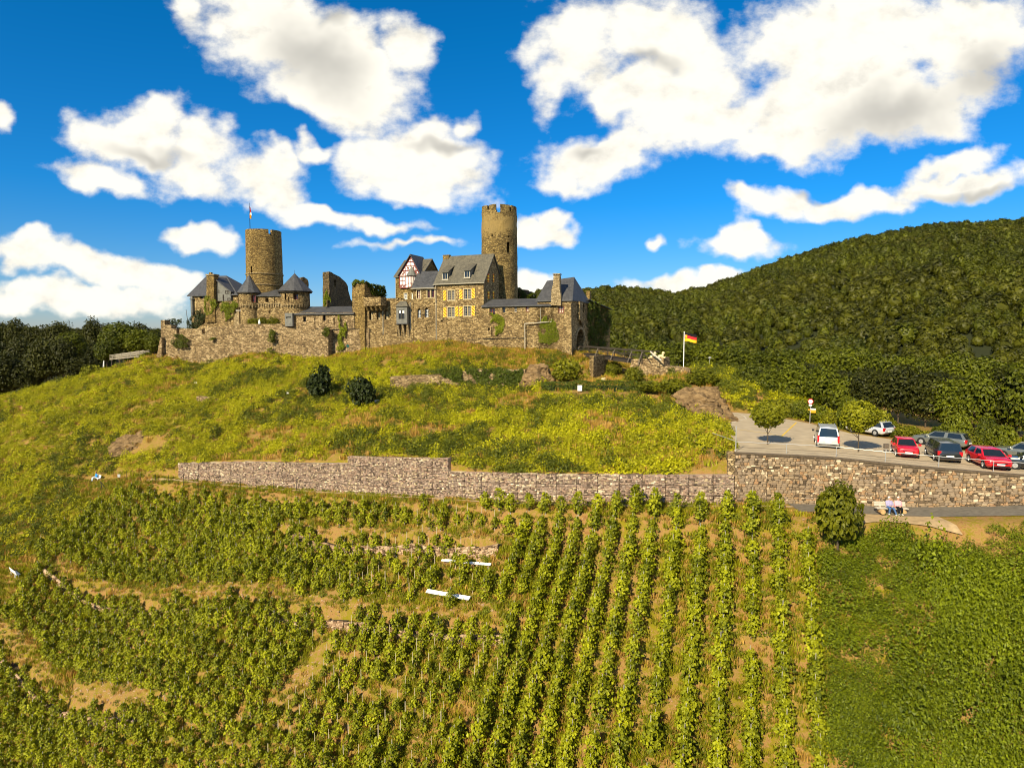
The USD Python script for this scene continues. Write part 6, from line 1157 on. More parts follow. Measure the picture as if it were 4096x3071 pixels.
    scatter('vine_stems', [(cat([tr, st]), STAKE_PALE if i >= 5 else STAKE_GREY) for i, (p, fm, tr, st) in enumerate(P_)], np.stack([x[r], y[r], z[r]], 1), np.radians(rz[r]), sc[r], kind[r], 'stems and stakes of the smaller looking grapevines', 'vine stakes')
    return n
NV = vines(); print('vines', NV)
# ------------------------------------------------------------------ cars
TYRE = plain('tyre', (.012, .012, .012), .8, var=.1); RIM = plain('alloy_rim', (.55, .55, .55), .3, metal=.7, var=.05); CARGLASS = plain('car_glass', (.012, .016, .018), .05, .8, var=.1)
LAMP = plain('headlamp', (.75, .76, .78), .15, .6, var=.05); TAIL = plain('tail_lamp', (.45, .008, .012), .2, .6, var=.1); PLATE = plain('plate_white', (.75, .75, .72), .5, var=.02); TRIM = plain('black_trim', (.015, .015, .016), .5, var=.1)
def paint(name, col, metal=.0):
    n = {'p': ('principled_bsdf', dict(base_color=col, roughness=.28, metallic=metal, coat_weight=.8, coat_roughness=.05)), 'g': ('geometry', {}), 'n': ('noise_texture', dict(scale=3.0, detail=4.0)), 'r': ('rgb_ramp', dict(ramp=[(.3, [c * .86 for c in col]), (.7, col)]))}
    return look(name, n, [('g.position', 'n.vector'), ('n.fac', 'r.fac'), ('r.color', 'p.base_color')])
SILVER, RED, BLACK, GREY = paint('silver_paint', (.62, .62, .62), .35), paint('red_paint', (.58, .008, .012)), paint('black_paint', (.010, .011, .012)), paint('grey_green_paint', (.17, .18, .16), .4)
def quad(p): return np.array(p, float), np.array([[0, 1, 2, 3]])
def car(name, label, at, head, L, W, H, belt, hood, xs, col, wb=.6, rails=False, wr=.31):
    """xs: windscreen foot, roof front, roof rear, rear window foot along the length from -.5 (tail) to .5 (nose)"""
    t = thing(name, label, 'car', at, math.degrees(math.atan2(head[1], head[0])), 'cars on the car park')
    P_ = lambda n, m, mat, **k: part(t, n, m, mat, local=True, **k)
    st = np.array([-.5, -.485, -.44, -.36, -.2, 0, .2, .36, .44, .485, .5]); wf = np.array([.80, .90, .965, .99, 1, 1, 1, .985, .94, .86, .74])
    top = np.interp(st, [-.5, -.485, xs[3] - .02, xs[3], xs[0], xs[0] + .04, .44, .485, .5], [belt * .80, belt * .93, belt * .98, belt, belt, belt - .01, hood, hood * .90, hood * .72]); bot = np.interp(st, [-.5, -.44, .44, .5], [.36, .2, .2, .34])
    sec = []
    for x, w, zt, zb in zip(st * L, wf * W / 2, top, bot):
        pr = [(w * .86, zb), (w * .985, zb + .1), (w, zb + (zt - zb) * .45), (w * .985, zt - .14), (w * .90, zt - .02), (w * .4, zt + .015), (0, zt + .02)]
        sec.append([[x, y, z] for y, z in pr] + [[x, -y, z] for y, z in pr[-2::-1]])
    sec = np.array(sec); n, m, _ = sec.shape; i = np.arange(n * m).reshape(n, m); f = [q for a in range(n - 1) for b in range(m) for q in ([i[a, b], i[a, (b + 1) % m], i[a + 1, (b + 1) % m]], [i[a, b], i[a + 1, (b + 1) % m], i[a + 1, b]])]
    f += [[i[0, 0], i[0, b + 1], i[0, b]] for b in range(1, m - 1)] + [[i[-1, 0], i[-1, b], i[-1, b + 1]] for b in range(1, m - 1)]
    P_('body', (sec.reshape(-1, 3), np.array(f)), col, smooth=40)
    w0, w1 = W / 2 * .93, W / 2 * .74; b = belt - .04; x0, x1, x2, x3 = [v * L for v in xs]
    C = {k: np.array(v) for k, v in dict(a=(x0, w0, b), b=(x1, w1, H - .06), c=(x2, w1, H - .05), d=(x3, w0, b)).items()}; S = np.array([1, -1, 1])
    mid = np.array([(x1 + x2) / 2, 0, H]); hull = [p * k for p in C.values() for k in (1, S)] + [mid, np.array([x1 + .1 * (x2 - x1), 0, H - .02]), np.array([x2 - .1 * (x2 - x1), 0, H - .02])]
    P_('cabin', Manifold.hull_points(np.array(hull, np.float32)), col, smooth=25)
    def panel(nm, pts, mat=CARGLASS, off=.012, ins=.88):
        p = np.array(pts); c = p.mean(0); nn = np.cross(p[1] - p[0], p[2] - p[0]); nn /= np.linalg.norm(nn); nn = nn * np.sign(nn @ (c - [0, 0, b + .1])); q = c + (p - c) * ins + nn * off; P_(nm, (np.vstack([q, q - nn * .05]), np.array([[0, 1, 2], [0, 2, 3], [4, 6, 5], [4, 7, 6], [0, 4, 5], [0, 5, 1], [1, 5, 6], [1, 6, 2], [2, 6, 7], [2, 7, 3], [3, 7, 4], [3, 4, 0]])), mat)
    panel('windscreen', [C['a'], C['a'] * S, C['b'] * S, C['b']]); panel('rear_window', [C['d'], C['d'] * S, C['c'] * S, C['c']])
    for k in (np.ones(3), S):
        q = [[C['a'] * (1 - u) + C['d'] * u, C['b'] * (1 - v) + C['c'] * v] for u, v in ((.06, .0), (.49, .44), (.53, .48), (.95, .97))]
        panel('side_window', [q[0][0] * k, q[1][0] * k, q[1][1] * k, q[0][1] * k], ins=.86); panel('side_window', [q[2][0] * k, q[3][0] * k, q[3][1] * k, q[2][1] * k], ins=.86)
        s = k[1]
        for xw in (wb * L / 2, -wb * L / 2):
            y = s * (W / 2 - .09); w = P_('wheel', cone((xw + .02, y - s * .1, wr), (xw + .02, y + s * .105, wr), wr, wr, 20), TYRE)
            part(w, 'rim', cat([cone((xw + .02, y + s * .09, wr), (xw + .02, y + s * .115, wr), wr * .66, wr * .6, 16)] + [beam((xw + .02, y + s * .12, wr), (xw + .02 + .6 * wr * math.cos(a), y + s * .12, wr + .6 * wr * math.sin(a)), .05, .02, up=(0, 1, 0)) for a in np.arange(5) * 2 * PI / 5]), RIM, local=True)
            P_('wheel_arch', cat([cone((xw + .02, s * (W / 2 - .02), wr), (xw + .02, s * (W / 2 + .004), wr), wr * 1.2, wr * 1.16, 20)]), TRIM)
        P_('headlight', Manifold.hull_points(np.array([(L * .455, s * W * .43, hood - .12), (L * .47, s * W * .43, hood - .26), (L * .49, s * W * .27, hood - .17), (L * .496, s * W * .27, hood - .28), (L * .42, s * W * .46, hood - .1), (L * .42, s * W * .40, hood - .2)], np.float32)), LAMP)
        P_('tail_light', box(-L * .497, -L * .465, s * W * .41 - .12, s * W * .41 + .12, belt - .36, belt - .04) if H < 1.8 else box(-L * .499, -L * .47, s * W * .43 - .09, s * W * .43 + .08, belt - .5, belt + .12), TAIL)
        P_('door_mirror', box(x0 - .28, x0 - .12, s * (W / 2 + .12) - .1, s * (W / 2 + .12) + .1, belt - .02, belt + .15), col if col is not SILVER else TRIM)
        if rails: P_('roof_rail', tube([C['b'] * k + [-.1, -s * .03, .07], (C['b'] + C['c']) / 2 * k + [0, -s * .03, .09], C['c'] * k + [.1, -s * .03, .06]], .025, 5), METAL)
    P_('number_plate', box(L * .498, L * .505, -.26, .26, .42, .53), PLATE); P_('number_plate', box(-L * .506, -L * .499, -.26, .26, belt * .52, belt * .52 + .11), PLATE)
    P_('grille', box(L * .486, L * .5, -W * .26, W * .26, hood - .34, hood - .25), TRIM); P_('lower_intake', box(L * .49, L * .503, -W * .33, W * .33, .27, .38), TRIM); P_('rear_bumper', box(-L * .504, -L * .49, -W * .40, W * .40, .36, .44), TRIM)
    return t
def unit(a, b): d = (b - a)[:2]; return d / np.hypot(*d)
def cars():
    g = on_park; back, hat, est, van = (.30, .14, -.36, -.46), (.27, .08, -.34, -.47), (.24, .08, -.40, -.485), (.36, .22, -.46, -.495)
    p = g(3312, 1797); h = np.array([math.sin(math.radians(23)), math.cos(math.radians(23))]); c = p + np.array([*(h * 2.35), .03]); car('parked_van', 'silver minivan parked with its dark rear window facing the railing', c, h, 4.7, 1.88, 1.92, 1.08, .98, van, SILVER, .62, True, .33)
    def side(rw, fw, L, W, H, name, lab, xs, col, wbf, s, belt, hood, rails=False):
        a, b = g(*rw), g(*fw); h = unit(a, b); n = np.array([-h[1], h[0]]); m = b[:2] - h * (wbf * L / 2) - s * n * (W / 2 - .05); car(name, lab, (*m, g(*fw)[2] + .03), h, L, W, H, belt, hood, xs, col, wbf, rails)
    side((3519, 1748), (3408, 1729), 4.75, 1.83, 1.50, 'parked_car', 'silver estate car half hidden behind the right young maple', est, SILVER, .58, 1, .94, .86, True)
    side((3558, 1801), (3586, 1827), 3.65, 1.65, 1.48, 'parked_car', 'small bright red hatchback facing the railing beside the black minivan', hat, RED, .66, -1, .96, .88)
    side((3812, 1796), (3685, 1778), 4.75, 1.82, 1.45, 'parked_car', 'grey green estate car parked along the wood behind the black minivan', est, GREY, .58, 1, .93, .84)
    side((3742, 1846), (3704, 1822), 4.4, 1.80, 1.68, 'parked_car', 'black minivan with its rear towards the railing', van, BLACK, .60, 1, 1.02, .95)
    side((3877, 1850), (3932, 1874), 4.25, 1.78, 1.45, 'parked_car', 'darker red hatchback nose to the railing near the right edge', hat, RED, .61, -1, .95, .84)
    side((4150, 1852), (4012, 1833), 4.75, 1.83, 1.48, 'parked_car', 'pale roofed dark estate car behind the second red car at the right edge', est, GREY, .58, 1, .94, .84, True)
    side((4200, 1893), (4060, 1878), 4.3, 1.78, 1.46, 'parked_car', 'black hatchback cut by the right edge of the picture', hat, BLACK, .6, 1, .95, .86)
cars()

# ------------------------------------------------------------------ people and benches
SKIN = plain('skin', (.52, .30, .20), .55, var=.08); HAIR = plain('grey_hair', (.55, .52, .48), .8, var=.2); DARKHAIR = plain('brown_hair', (.10, .06, .03), .8, var=.2)
def ball(p, r): return Manifold.sphere(r, 14).translate(list(map(float, p)))
def limb(*pr): return [Manifold.batch_hull([ball(*a), ball(*b)]) for a, b in zip(pr[:-1], pr[1:])]
def union(l): return Manifold.batch_boolean(l, __import__('manifold3d').OpType.Add)
def hand(wrist, d, side, curl):
    d = np.array(d, float); d /= np.linalg.norm(d); u = np.cross(d, [0, 0, 1.0]); u = u / (np.linalg.norm(u) + 1e-9); dn = np.cross(u, d) * -1; palm = np.array(wrist) + d * .05; out = [Manifold.batch_hull([ball(wrist, .026), ball(palm + u * .03 + d * .03, .014), ball(palm - u * .03 + d * .03, .014)])]
    for k, ln in enumerate((.058, .068, .062, .05)):
        a = palm + u * (.03 - .02 * k) + d * .03; b = a + d * ln * .55 - dn * curl * ln * -.3; c = b + d * ln * .3 + dn * curl * ln * .5; out += limb((a, .0095), (b, .009), (c, .008))
    a = palm - d * .01 + u * .032 * side; out += limb((a, .012), (a + u * .028 * side + d * .02, .011), (a + u * .03 * side + d * .05, .009)); return out
def person(label, loc, rz, shirt, trousers, hair, shoes, seat=.46, turn=0.0, legs=((-.1, -.42), (.1, -.42)), foot=((-.12, -.50), (.12, -.46)), hands=((-.12, -.22, .70), (.12, -.22, .70)), stout=1.0, longhair=False):
    """seated, facing -y"""
    t = thing('person', label, 'person', loc, rz, None); hip = np.array([0, 0, seat + .12]); ch = np.array([0, .03, seat + .46]); nk = np.array([0, .01, seat + .60]); hd = np.array([.0, -.03, seat + .76]); ct, sn = math.cos(turn), math.sin(turn)
    fx = lambda x, y, z: hd + np.array([x * ct - y * sn, x * sn + y * ct, z]); torso = [Manifold.batch_hull([ball(hip + [s * .10, 0, 0], .125 * stout) for s in (-1, 1)] + [ball(hip + [s * .09, -.02 * stout, .16], .13 * stout) for s in (-1, 1)]), Manifold.batch_hull([ball(hip + [s * .09, -.02 * stout, .16], .13 * stout) for s in (-1, 1)] + [ball(ch + [s * .13, 0, 0], .095) for s in (-1, 1)])] + limb((ch, .09), (nk, .058))
    head = [Manifold.batch_hull([ball(fx(0, .015, .03), .092), ball(fx(0, -.02, -.055), .062), ball(fx(0, -.055, -.085), .03)])] + limb((nk, .055), (hd + [0, .02, -.04], .052)) + limb((fx(0, -.09, .01), .012), (fx(0, -.112, -.022), .017)) + [ball(fx(s * .09, .01, -.01), .022) for s in (-1, 1)]
    arms, sl, lg, tr, sh = [], [], [], [], []
    for k, s in enumerate((-1, 1)):
        a = ch + [s * .19, 0, .03]; w = np.array(hands[k]); e = (a + w) / 2 + np.array([s * .10, .06, -.10]); arms += limb((a, .062), (e, .045), (w, .03)) + hand(w, (w - e), -s, .8); sl += limb((a, .072), (e, .056), (e * .35 + w * .65, .046))
        h = hip + [s * .09, 0, -.02]; kn = np.array([legs[k][0], legs[k][1], seat + .06]); an = np.array([foot[k][0], foot[k][1], .09]); lg += limb((h, .10), (kn, .062), (an, .042)); tr += limb((h, .115 * stout), (kn, .078), (an + [0, 0, .04], .056)); sh += [Manifold.batch_hull([ball(an + [0, .03, -.03], .05), ball(an + [s * .01, -.13, -.05], .04), ball(an + [0, 0, .0], .05)])]; lg += limb((an, .042), (an + [0, -.12, -.04], .035))
    def soft(m, d=.03): v = trimesh.Trimesh(*arr(union(m).refine_to_length(d))); trimesh.smoothing.filter_taubin(v, iterations=6); return v
    part(t, 'body', soft(torso + head + arms + lg, .025), SKIN, local=True, smooth=True); tr.append(torso[0])
    part(t, 'top', soft([m.scale([1.0, 1.0, 1.0]) for m in [Manifold.batch_hull([ball(hip + [s * .10, 0, .02], .135 * stout) for s in (-1, 1)] + [ball(hip + [s * .09, -.02 * stout, .16], .142 * stout) for s in (-1, 1)]), Manifold.batch_hull([ball(hip + [s * .09, -.02 * stout, .16], .142 * stout) for s in (-1, 1)] + [ball(ch + [s * .13, 0, 0], .106) for s in (-1, 1)])] + limb((ch, .1), (nk - [0, 0, .03], .068)) + sl]), shirt, local=True, smooth=True)
    part(t, 'trousers', soft(tr), trousers, local=True, smooth=True)
    for m in sh: part(t, 'shoe', m, shoes, local=True, smooth=True)
    hr = [Manifold.batch_hull([ball(fx(0, .03, .05), .094), ball(fx(0, .045, -.01), .085)])] + ([Manifold.batch_hull([ball(fx(0, .06, 0), .08), ball(fx(0, .07, -.12), .06)])] if longhair else []); part(t, 'hair', soft(hr) , hair, local=True, smooth=True)
    for s in (-1, 1): part(t, 'eye', ball(fx(s * .035, -.083, .012), .012), TRIM, local=True)
    part(t, 'mouth', limb((fx(-.02, -.088, -.055), .007), (fx(.02, -.088, -.055), .007))[0], RED_FRAME, local=True); return t
def bench(label, loc, rz, W, mat=WOOD_GREY, logs=True):
    t = thing('bench', label, 'bench', loc, rz)
    for k in range(2): part(t, 'seat_plank', beam((-W / 2, -.10 + .21 * k, .44), (W / 2, -.10 + .21 * k, .44), .19, .06), mat, local=True)
    for k in range(2): part(t, 'back_plank', beam((-W / 2 - .04, .24 + .05 * k, .63 + .17 * k), (W / 2 - .06, .24 + .05 * k, .63 + .17 * k), .05, .155), mat, local=True)
    for s in (-1, 1):
        x = s * W * .33
        part(t, 'leg', cone((x, -.30, .20), (x, .28, .20), .19, .19, 16) if logs else cat([beam((x, -.12, .0), (x, -.12, .41), .08), beam((x, .22, 0), (x, .22, .41), .08)]), LOG if logs else mat, local=True); part(t, 'back_post', beam((x, .16, .36), (x, .34, .88), .07, .07), mat, local=True)
    return t
def cloth(name, c, v=.12): return plain(name, c, .9, .1, var=v, scale=14.0)
BENCH_AT = ground_at(3566, 2056)[0] + [0, 0, .04]
bench('pale plank bench on round log feet beside the big bush', BENCH_AT, -30 + 26, 2.35)
def seat_at(dx, rz): a = math.radians(rz); return BENCH_AT + np.array([dx * math.cos(a), dx * math.sin(a), 0])
person('grey haired person in a lilac top and blue jeans seated on the bench, leaning in', seat_at(-.22, -4), -4, cloth('lilac_cloth', (.30, .27, .42)), cloth('blue_denim', (.06, .12, .26)), HAIR, WHITE, turn=.5, hands=((-.02, -.26, .66), (.16, -.24, .68)), legs=((-.14, -.44), (.14, -.46)), foot=((-.16, -.42), (.26, -.60)))
person('grey haired person in a pink striped jumper and black trousers seated on the bench', seat_at(.44, -4), -6, cloth('pink_cloth', (.78, .32, .36), .2), cloth('black_cloth', (.012, .012, .014)), HAIR, WHITE, turn=-.3, stout=1.18, hands=((-.06, -.28, .66), (.06, -.28, .66)))
B2 = ground_at(388, 1922)[0]; bench('white bench with a person in blue on the left path', B2, -38, 1.9, WHITE, False)
person('person in a bright blue top and pale trousers sitting on the white bench', B2 + [-.1, .05, 0], -38, cloth('blue_cloth', (.03, .24, .60)), cloth('pale_cloth', (.50, .58, .62)), DARKHAIR, WHITE, legs=((-.1, -.5), (.1, -.5)), foot=((-.1, -.62), (.1, -.58)), longhair=True)
B3 = ground_at(62, 2306)[0] + [0, 0, .15]; bench('empty white plank bench seen from behind at the left edge of the vineyard', B3, 142, 2.6, WHITE, False)

# ------------------------------------------------------------------ bridge, flag, statues
def bridges():
    f = Fac(2303, 21.25, 2602, 24.1); zd = lambda u: f.pix(2310, 1409)[1] + (f.pix(2522, 1440)[1] - f.pix(2310, 1409)[1]) * (u / f.pix(2522, 1440)[0]); U = f.pix(2530, 1440)[0]; U2 = f.pix(2603, 1440)[0]
    t = thing('timber_bridge', 'dark timber footbridge with slanting railing leading to the arched gateway', 'bridge', f.base(62)); rt = lambda u: f.pix(2316, 1384)[1] + (f.pix(2601, 1407)[1] - f.pix(2316, 1384)[1]) * (u / U2)
    for y in (0, 2.4): part(t, 'girder', f.world(beam((0, y, zd(0) - .3), (U, y, zd(U) - .3), .25, .45)), TIMBER)
    n = 34
    for k in range(n): u = U * (k + .5) / n; part(t, 'plank', f.world(beam((u, -.2, zd(u) - .03), (u, 2.6, zd(u) - .03), U / n - .03, .07)), TIMBER)
    for y, s in ((-.1, -1), (2.5, 1)):
        part(t, 'handrail', f.world(beam((.2, y, rt(.2)), (U2, y, rt(U2)), .1, .14)), TIMBER); part(t, 'mid_rail', f.world(beam((.2, y, (rt(.2) + zd(.2)) / 2), (U2, y, (rt(U2) + zd(U2)) / 2 + .1), .06, .1)), TIMBER)
        for px in (2318, 2393, 2459, 2528, 2570):
            u = f.pix(px, 1400)[0]; part(t, 'post', f.world(beam((u, y, zd(u) - .4), (u, y, rt(u)), .12)), TIMBER)
            if s < 0: part(t, 'strut', f.world(beam((u - .45, y - .55, zd(u) - .42), (u + .1, y - .05, rt(u) - .1), .16, .16)), WOOD_DARKGREY)
        for a, b in ((2395, 2456), (2461, 2526), (2574, 2604)):
            ua, ub = f.pix(a, 1400)[0], f.pix(b, 1400)[0]; part(t, 'brace', f.world(beam((ua, y, rt(ua) - .15), (ub, y, zd(ub) + .1), .08, .1)), TIMBER)
    (u0, z0), (u1, z1) = f.pix(2601, 1406, -.3), f.pix(2646, 1441, -.3); part(t, 'end_timber', f.world(beam((u0, -.3, z0), (u1, -.3, z1), .16, .2)), WOOD_GREY)
    pa, pb, pc = P(2359, HOR, 22.9)[:2], P(2375, HOR, 23.3)[:2], P(2433, HOR, 22.2)[:2]; ft = np.array([pa, pb, pc, pa + pc - pb]); zt = f.pix(2400, 1418)[1] - .1
    q = thing('bridge_pier', 'tall rubble pier carrying the timber bridge over the ditch', 'pier', (*ft.mean(0), 58)); part(q, 'pier_wall', rough(cs(ft).extrude(zt - 58).translate([0, 0, 58]), .08, .8, .6), STONE)
    g = Fac(2520, 23.5, 2765, 24.9); q = thing('bridge_abutment', 'rubble abutment wall where the timber bridge meets the ridge', 'wall', g.base(60)); part(q, 'wall', g.world(rough(prism(g.poly([(2518, 1500), (2526, 1438), (2560, 1435), (2612, 1431), (2616, 1427), (2655, 1430), (2656, 1462), (2760, 1476), (2764, 1510), (2700, 1530), (2560, 1520)]), 0, 2.6), .12, .8, .7)), STONE2)
    part(q, 'entry_post', g.world(box(*[f_(g, 2634, 1440)[0] + k for k in (-.25, .25)], -.25, .3, g.pix(2634, 1465)[1], g.pix(2634, 1429)[1])), QUOIN)
    for px, py, lab in ((2608, 1431, 'pale stone lion lying on the left of the bridge end'), (2641, 1430, 'pale stone lion lying on the right of the bridge end')):
        u, z = g.pix(px, py, -.1); s = thing('lion_statue', lab, 'statue', g.world((np.array([[u, .4, z]]), np.zeros((0, 3), int)))[0][0]); y = .35
        bd = [Manifold.batch_hull([ball((u - .38, y, z + .24), .2), ball((u + .2, y, z + .28), .22)]), Manifold.batch_hull([ball((u + .2, y, z + .3), .22), ball((u + .32, y, z + .62), .17)]), ball((u + .34, y, z + .74), .25), Manifold.batch_hull([ball((u + .4, y - .1, z + .8), .15), ball((u + .52, y - .14, z + .72), .1)])] + [Manifold.batch_hull([ball((u + .2, y + k, z + .1), .09), ball((u + .62, y + k, z + .07), .075)]) for k in (-.15, .15)] + [Manifold.batch_hull([ball((u - .42, y + k, z + .16), .15), ball((u - .15, y + k * 1.3, z + .07), .08)]) for k in (-.17, .17)] + limb(((u - .5, y, z + .15), .05), ((u - .7, y - .1, z + .06), .04), ((u - .6, y - .25, z + .06), .05)) + [ball((u + .28, y + k, z + .95), .06) for k in (-.14, .14)]
        v = trimesh.Trimesh(*arr(union(bd).refine_to_length(.06))); trimesh.smoothing.filter_taubin(v, iterations=5); part(s, 'figure', g.world(v), LION, smooth=True); part(s, 'plinth', g.world(box(u - .75, u + .75, .02, .7, z - .12, z + .03)), LION)
    b = P(2734, 1472, 24.0); top = b[2] + 5.95; t = thing('flagpole', 'tall white flagpole on the rubble ridge right of the bridge', 'flagpole', b); part(t, 'pole', cone(b - [0, 0, .4], [b[0], b[1], top], .075, .05, 8), WHITE); part(t, 'finial', ball((b[0], b[1], top + .05), .09), WHITE)
    t = thing('flag', 'black, red and gold flag with a small crest blowing from the white flagpole', 'flag', (b[0], b[1], top - 1.7)); ff = Fac(b[:2] + [.06, 0], b[:2] + [2.0, -.35], None, None)
    def pt(s, v): return np.array([s * 1.93, .16 * math.sin(s * 5.5 + v) * s + .05 * math.sin(s * 11), top - .12 - v * 1.38 - .25 * s**1.3 + .07 * math.sin(s * 6)])
    for k, m in enumerate((BLACK_FLAG, RED_FLAG, YELLOW_FLAG)):
        n = 14; vv = np.array([pt(i / n, (k + j / 3) / 3) for i in range(n + 1) for j in range(4)]); q = np.array([[i * 4 + j, (i + 1) * 4 + j, (i + 1) * 4 + j + 1, i * 4 + j + 1] for i in range(n) for j in range(3)]); part(t, 'stripe', ff.world((vv, q)), m)
    def shield(s0, s1, v0, v1, m, nm, off): part(t, nm, ff.world((np.array([pt(s, v) - [0, off, 0] for s, v in ((s0, v0), (s0, v1), (s1, v1), (s1, v0))]), np.array([[0, 1, 2, 3]]))), m)
    shield(.05, .22, .22, .60, YELLOW_FLAG, 'crest_border', .03); shield(.06, .135, .24, .42, WHITE, 'crest_field', .04); shield(.09, .105, .24, .42, RED_FLAG, 'crest_cross', .05); shield(.06, .135, .31, .345, RED_FLAG, 'crest_cross', .05); shield(.14, .21, .24, .42, YELLOW_FLAG, 'crest_field', .04); shield(.16, .195, .27, .39, BLACK_FLAG, 'crest_lion', .05); shield(.09, .18, .43, .58, RED_FLAG, 'crest_field', .04); shield(.12, .15, .47, .54, YELLOW_FLAG, 'crest_wheel', .05)
    t = thing('fence', 'dark thin rail fence running along the ridge behind the flagpole', 'fence', P(2690, 1455, 22.5)); pl = [P(2655, 1462, 22.8), P(2715, 1462, 22.6), P(2780, 1472, 22.3), P(2845, 1484, 22.0)]
    for p in pl: part(t, 'post', cone(p - [0, 0, .3], p + [0, 0, .75], .04, .04, 6), IRON)
    part(t, 'rail', tube([p + [0, 0, .72] for p in pl], .035, 5), IRON)
    b = P(2838, 1492, 20.5); t = thing('street_lamp', 'slim grey street lamp with a domed head on the ridge', 'street lamp', b); part(t, 'post', cone(b, b + [0, 0, 2.9], .05, .04, 6), METAL); part(t, 'lamp_head', cat([cone(b + [0, 0, 2.85], b + [0, 0, 3.05], .26, .3, 10), cone(b + [0, 0, 3.05], b + [0, 0, 3.2], .3, .08, 10)]), METAL)
    # small footbridge on the left
    f = Fac(436, 17.6, 572, 17.9); z = lambda px, py: f.pix(px, py)[1]; t = thing('small_footbridge', 'weathered grey wooden footbridge with triple rails on the left ridge', 'bridge', f.base(66)); L = f.L
    for y in (0, 1.6):
        for a, b_, w in ((1421, 1401.5, .12), (1426, 1407, .1), (1431, 1413, .1), (1437, 1424, .22)): part(t, 'rail' if w < .2 else 'girder', f.world(beam((-.1, y, z(436, a)), (L * (1 if w < .2 else .93), y, z(572, b_)), .08, w)), WOOD_SILVER)
        for k in (.08, .35, .62, .88): part(t, 'post', f.world(beam((L * k, y - .05, z(436, 1440) + (z(572, 1424) - z(436, 1440)) * k), (L * k, y - .05, z(436, 1419) + (z(572, 1400) - z(436, 1419)) * k), .14)), WOOD_SILVER)
    for k in range(16): u = L * .93 * (k + .5) / 16; zz = z(436, 1437) + (z(572, 1424) - z(436, 1437)) * u / L / .93; part(t, 'plank', f.world(beam((u, -.1, zz + .14), (u, 1.7, zz + .14), .36, .05)), WOOD_SILVER)
LION = plain('pale_sandstone', (.62, .50, .28), .9, var=.15, bump=.3); WOOD_DARKGREY = plain('grey_timber', (.11, .09, .07), .8, var=.3, bump=.3)
bridges()

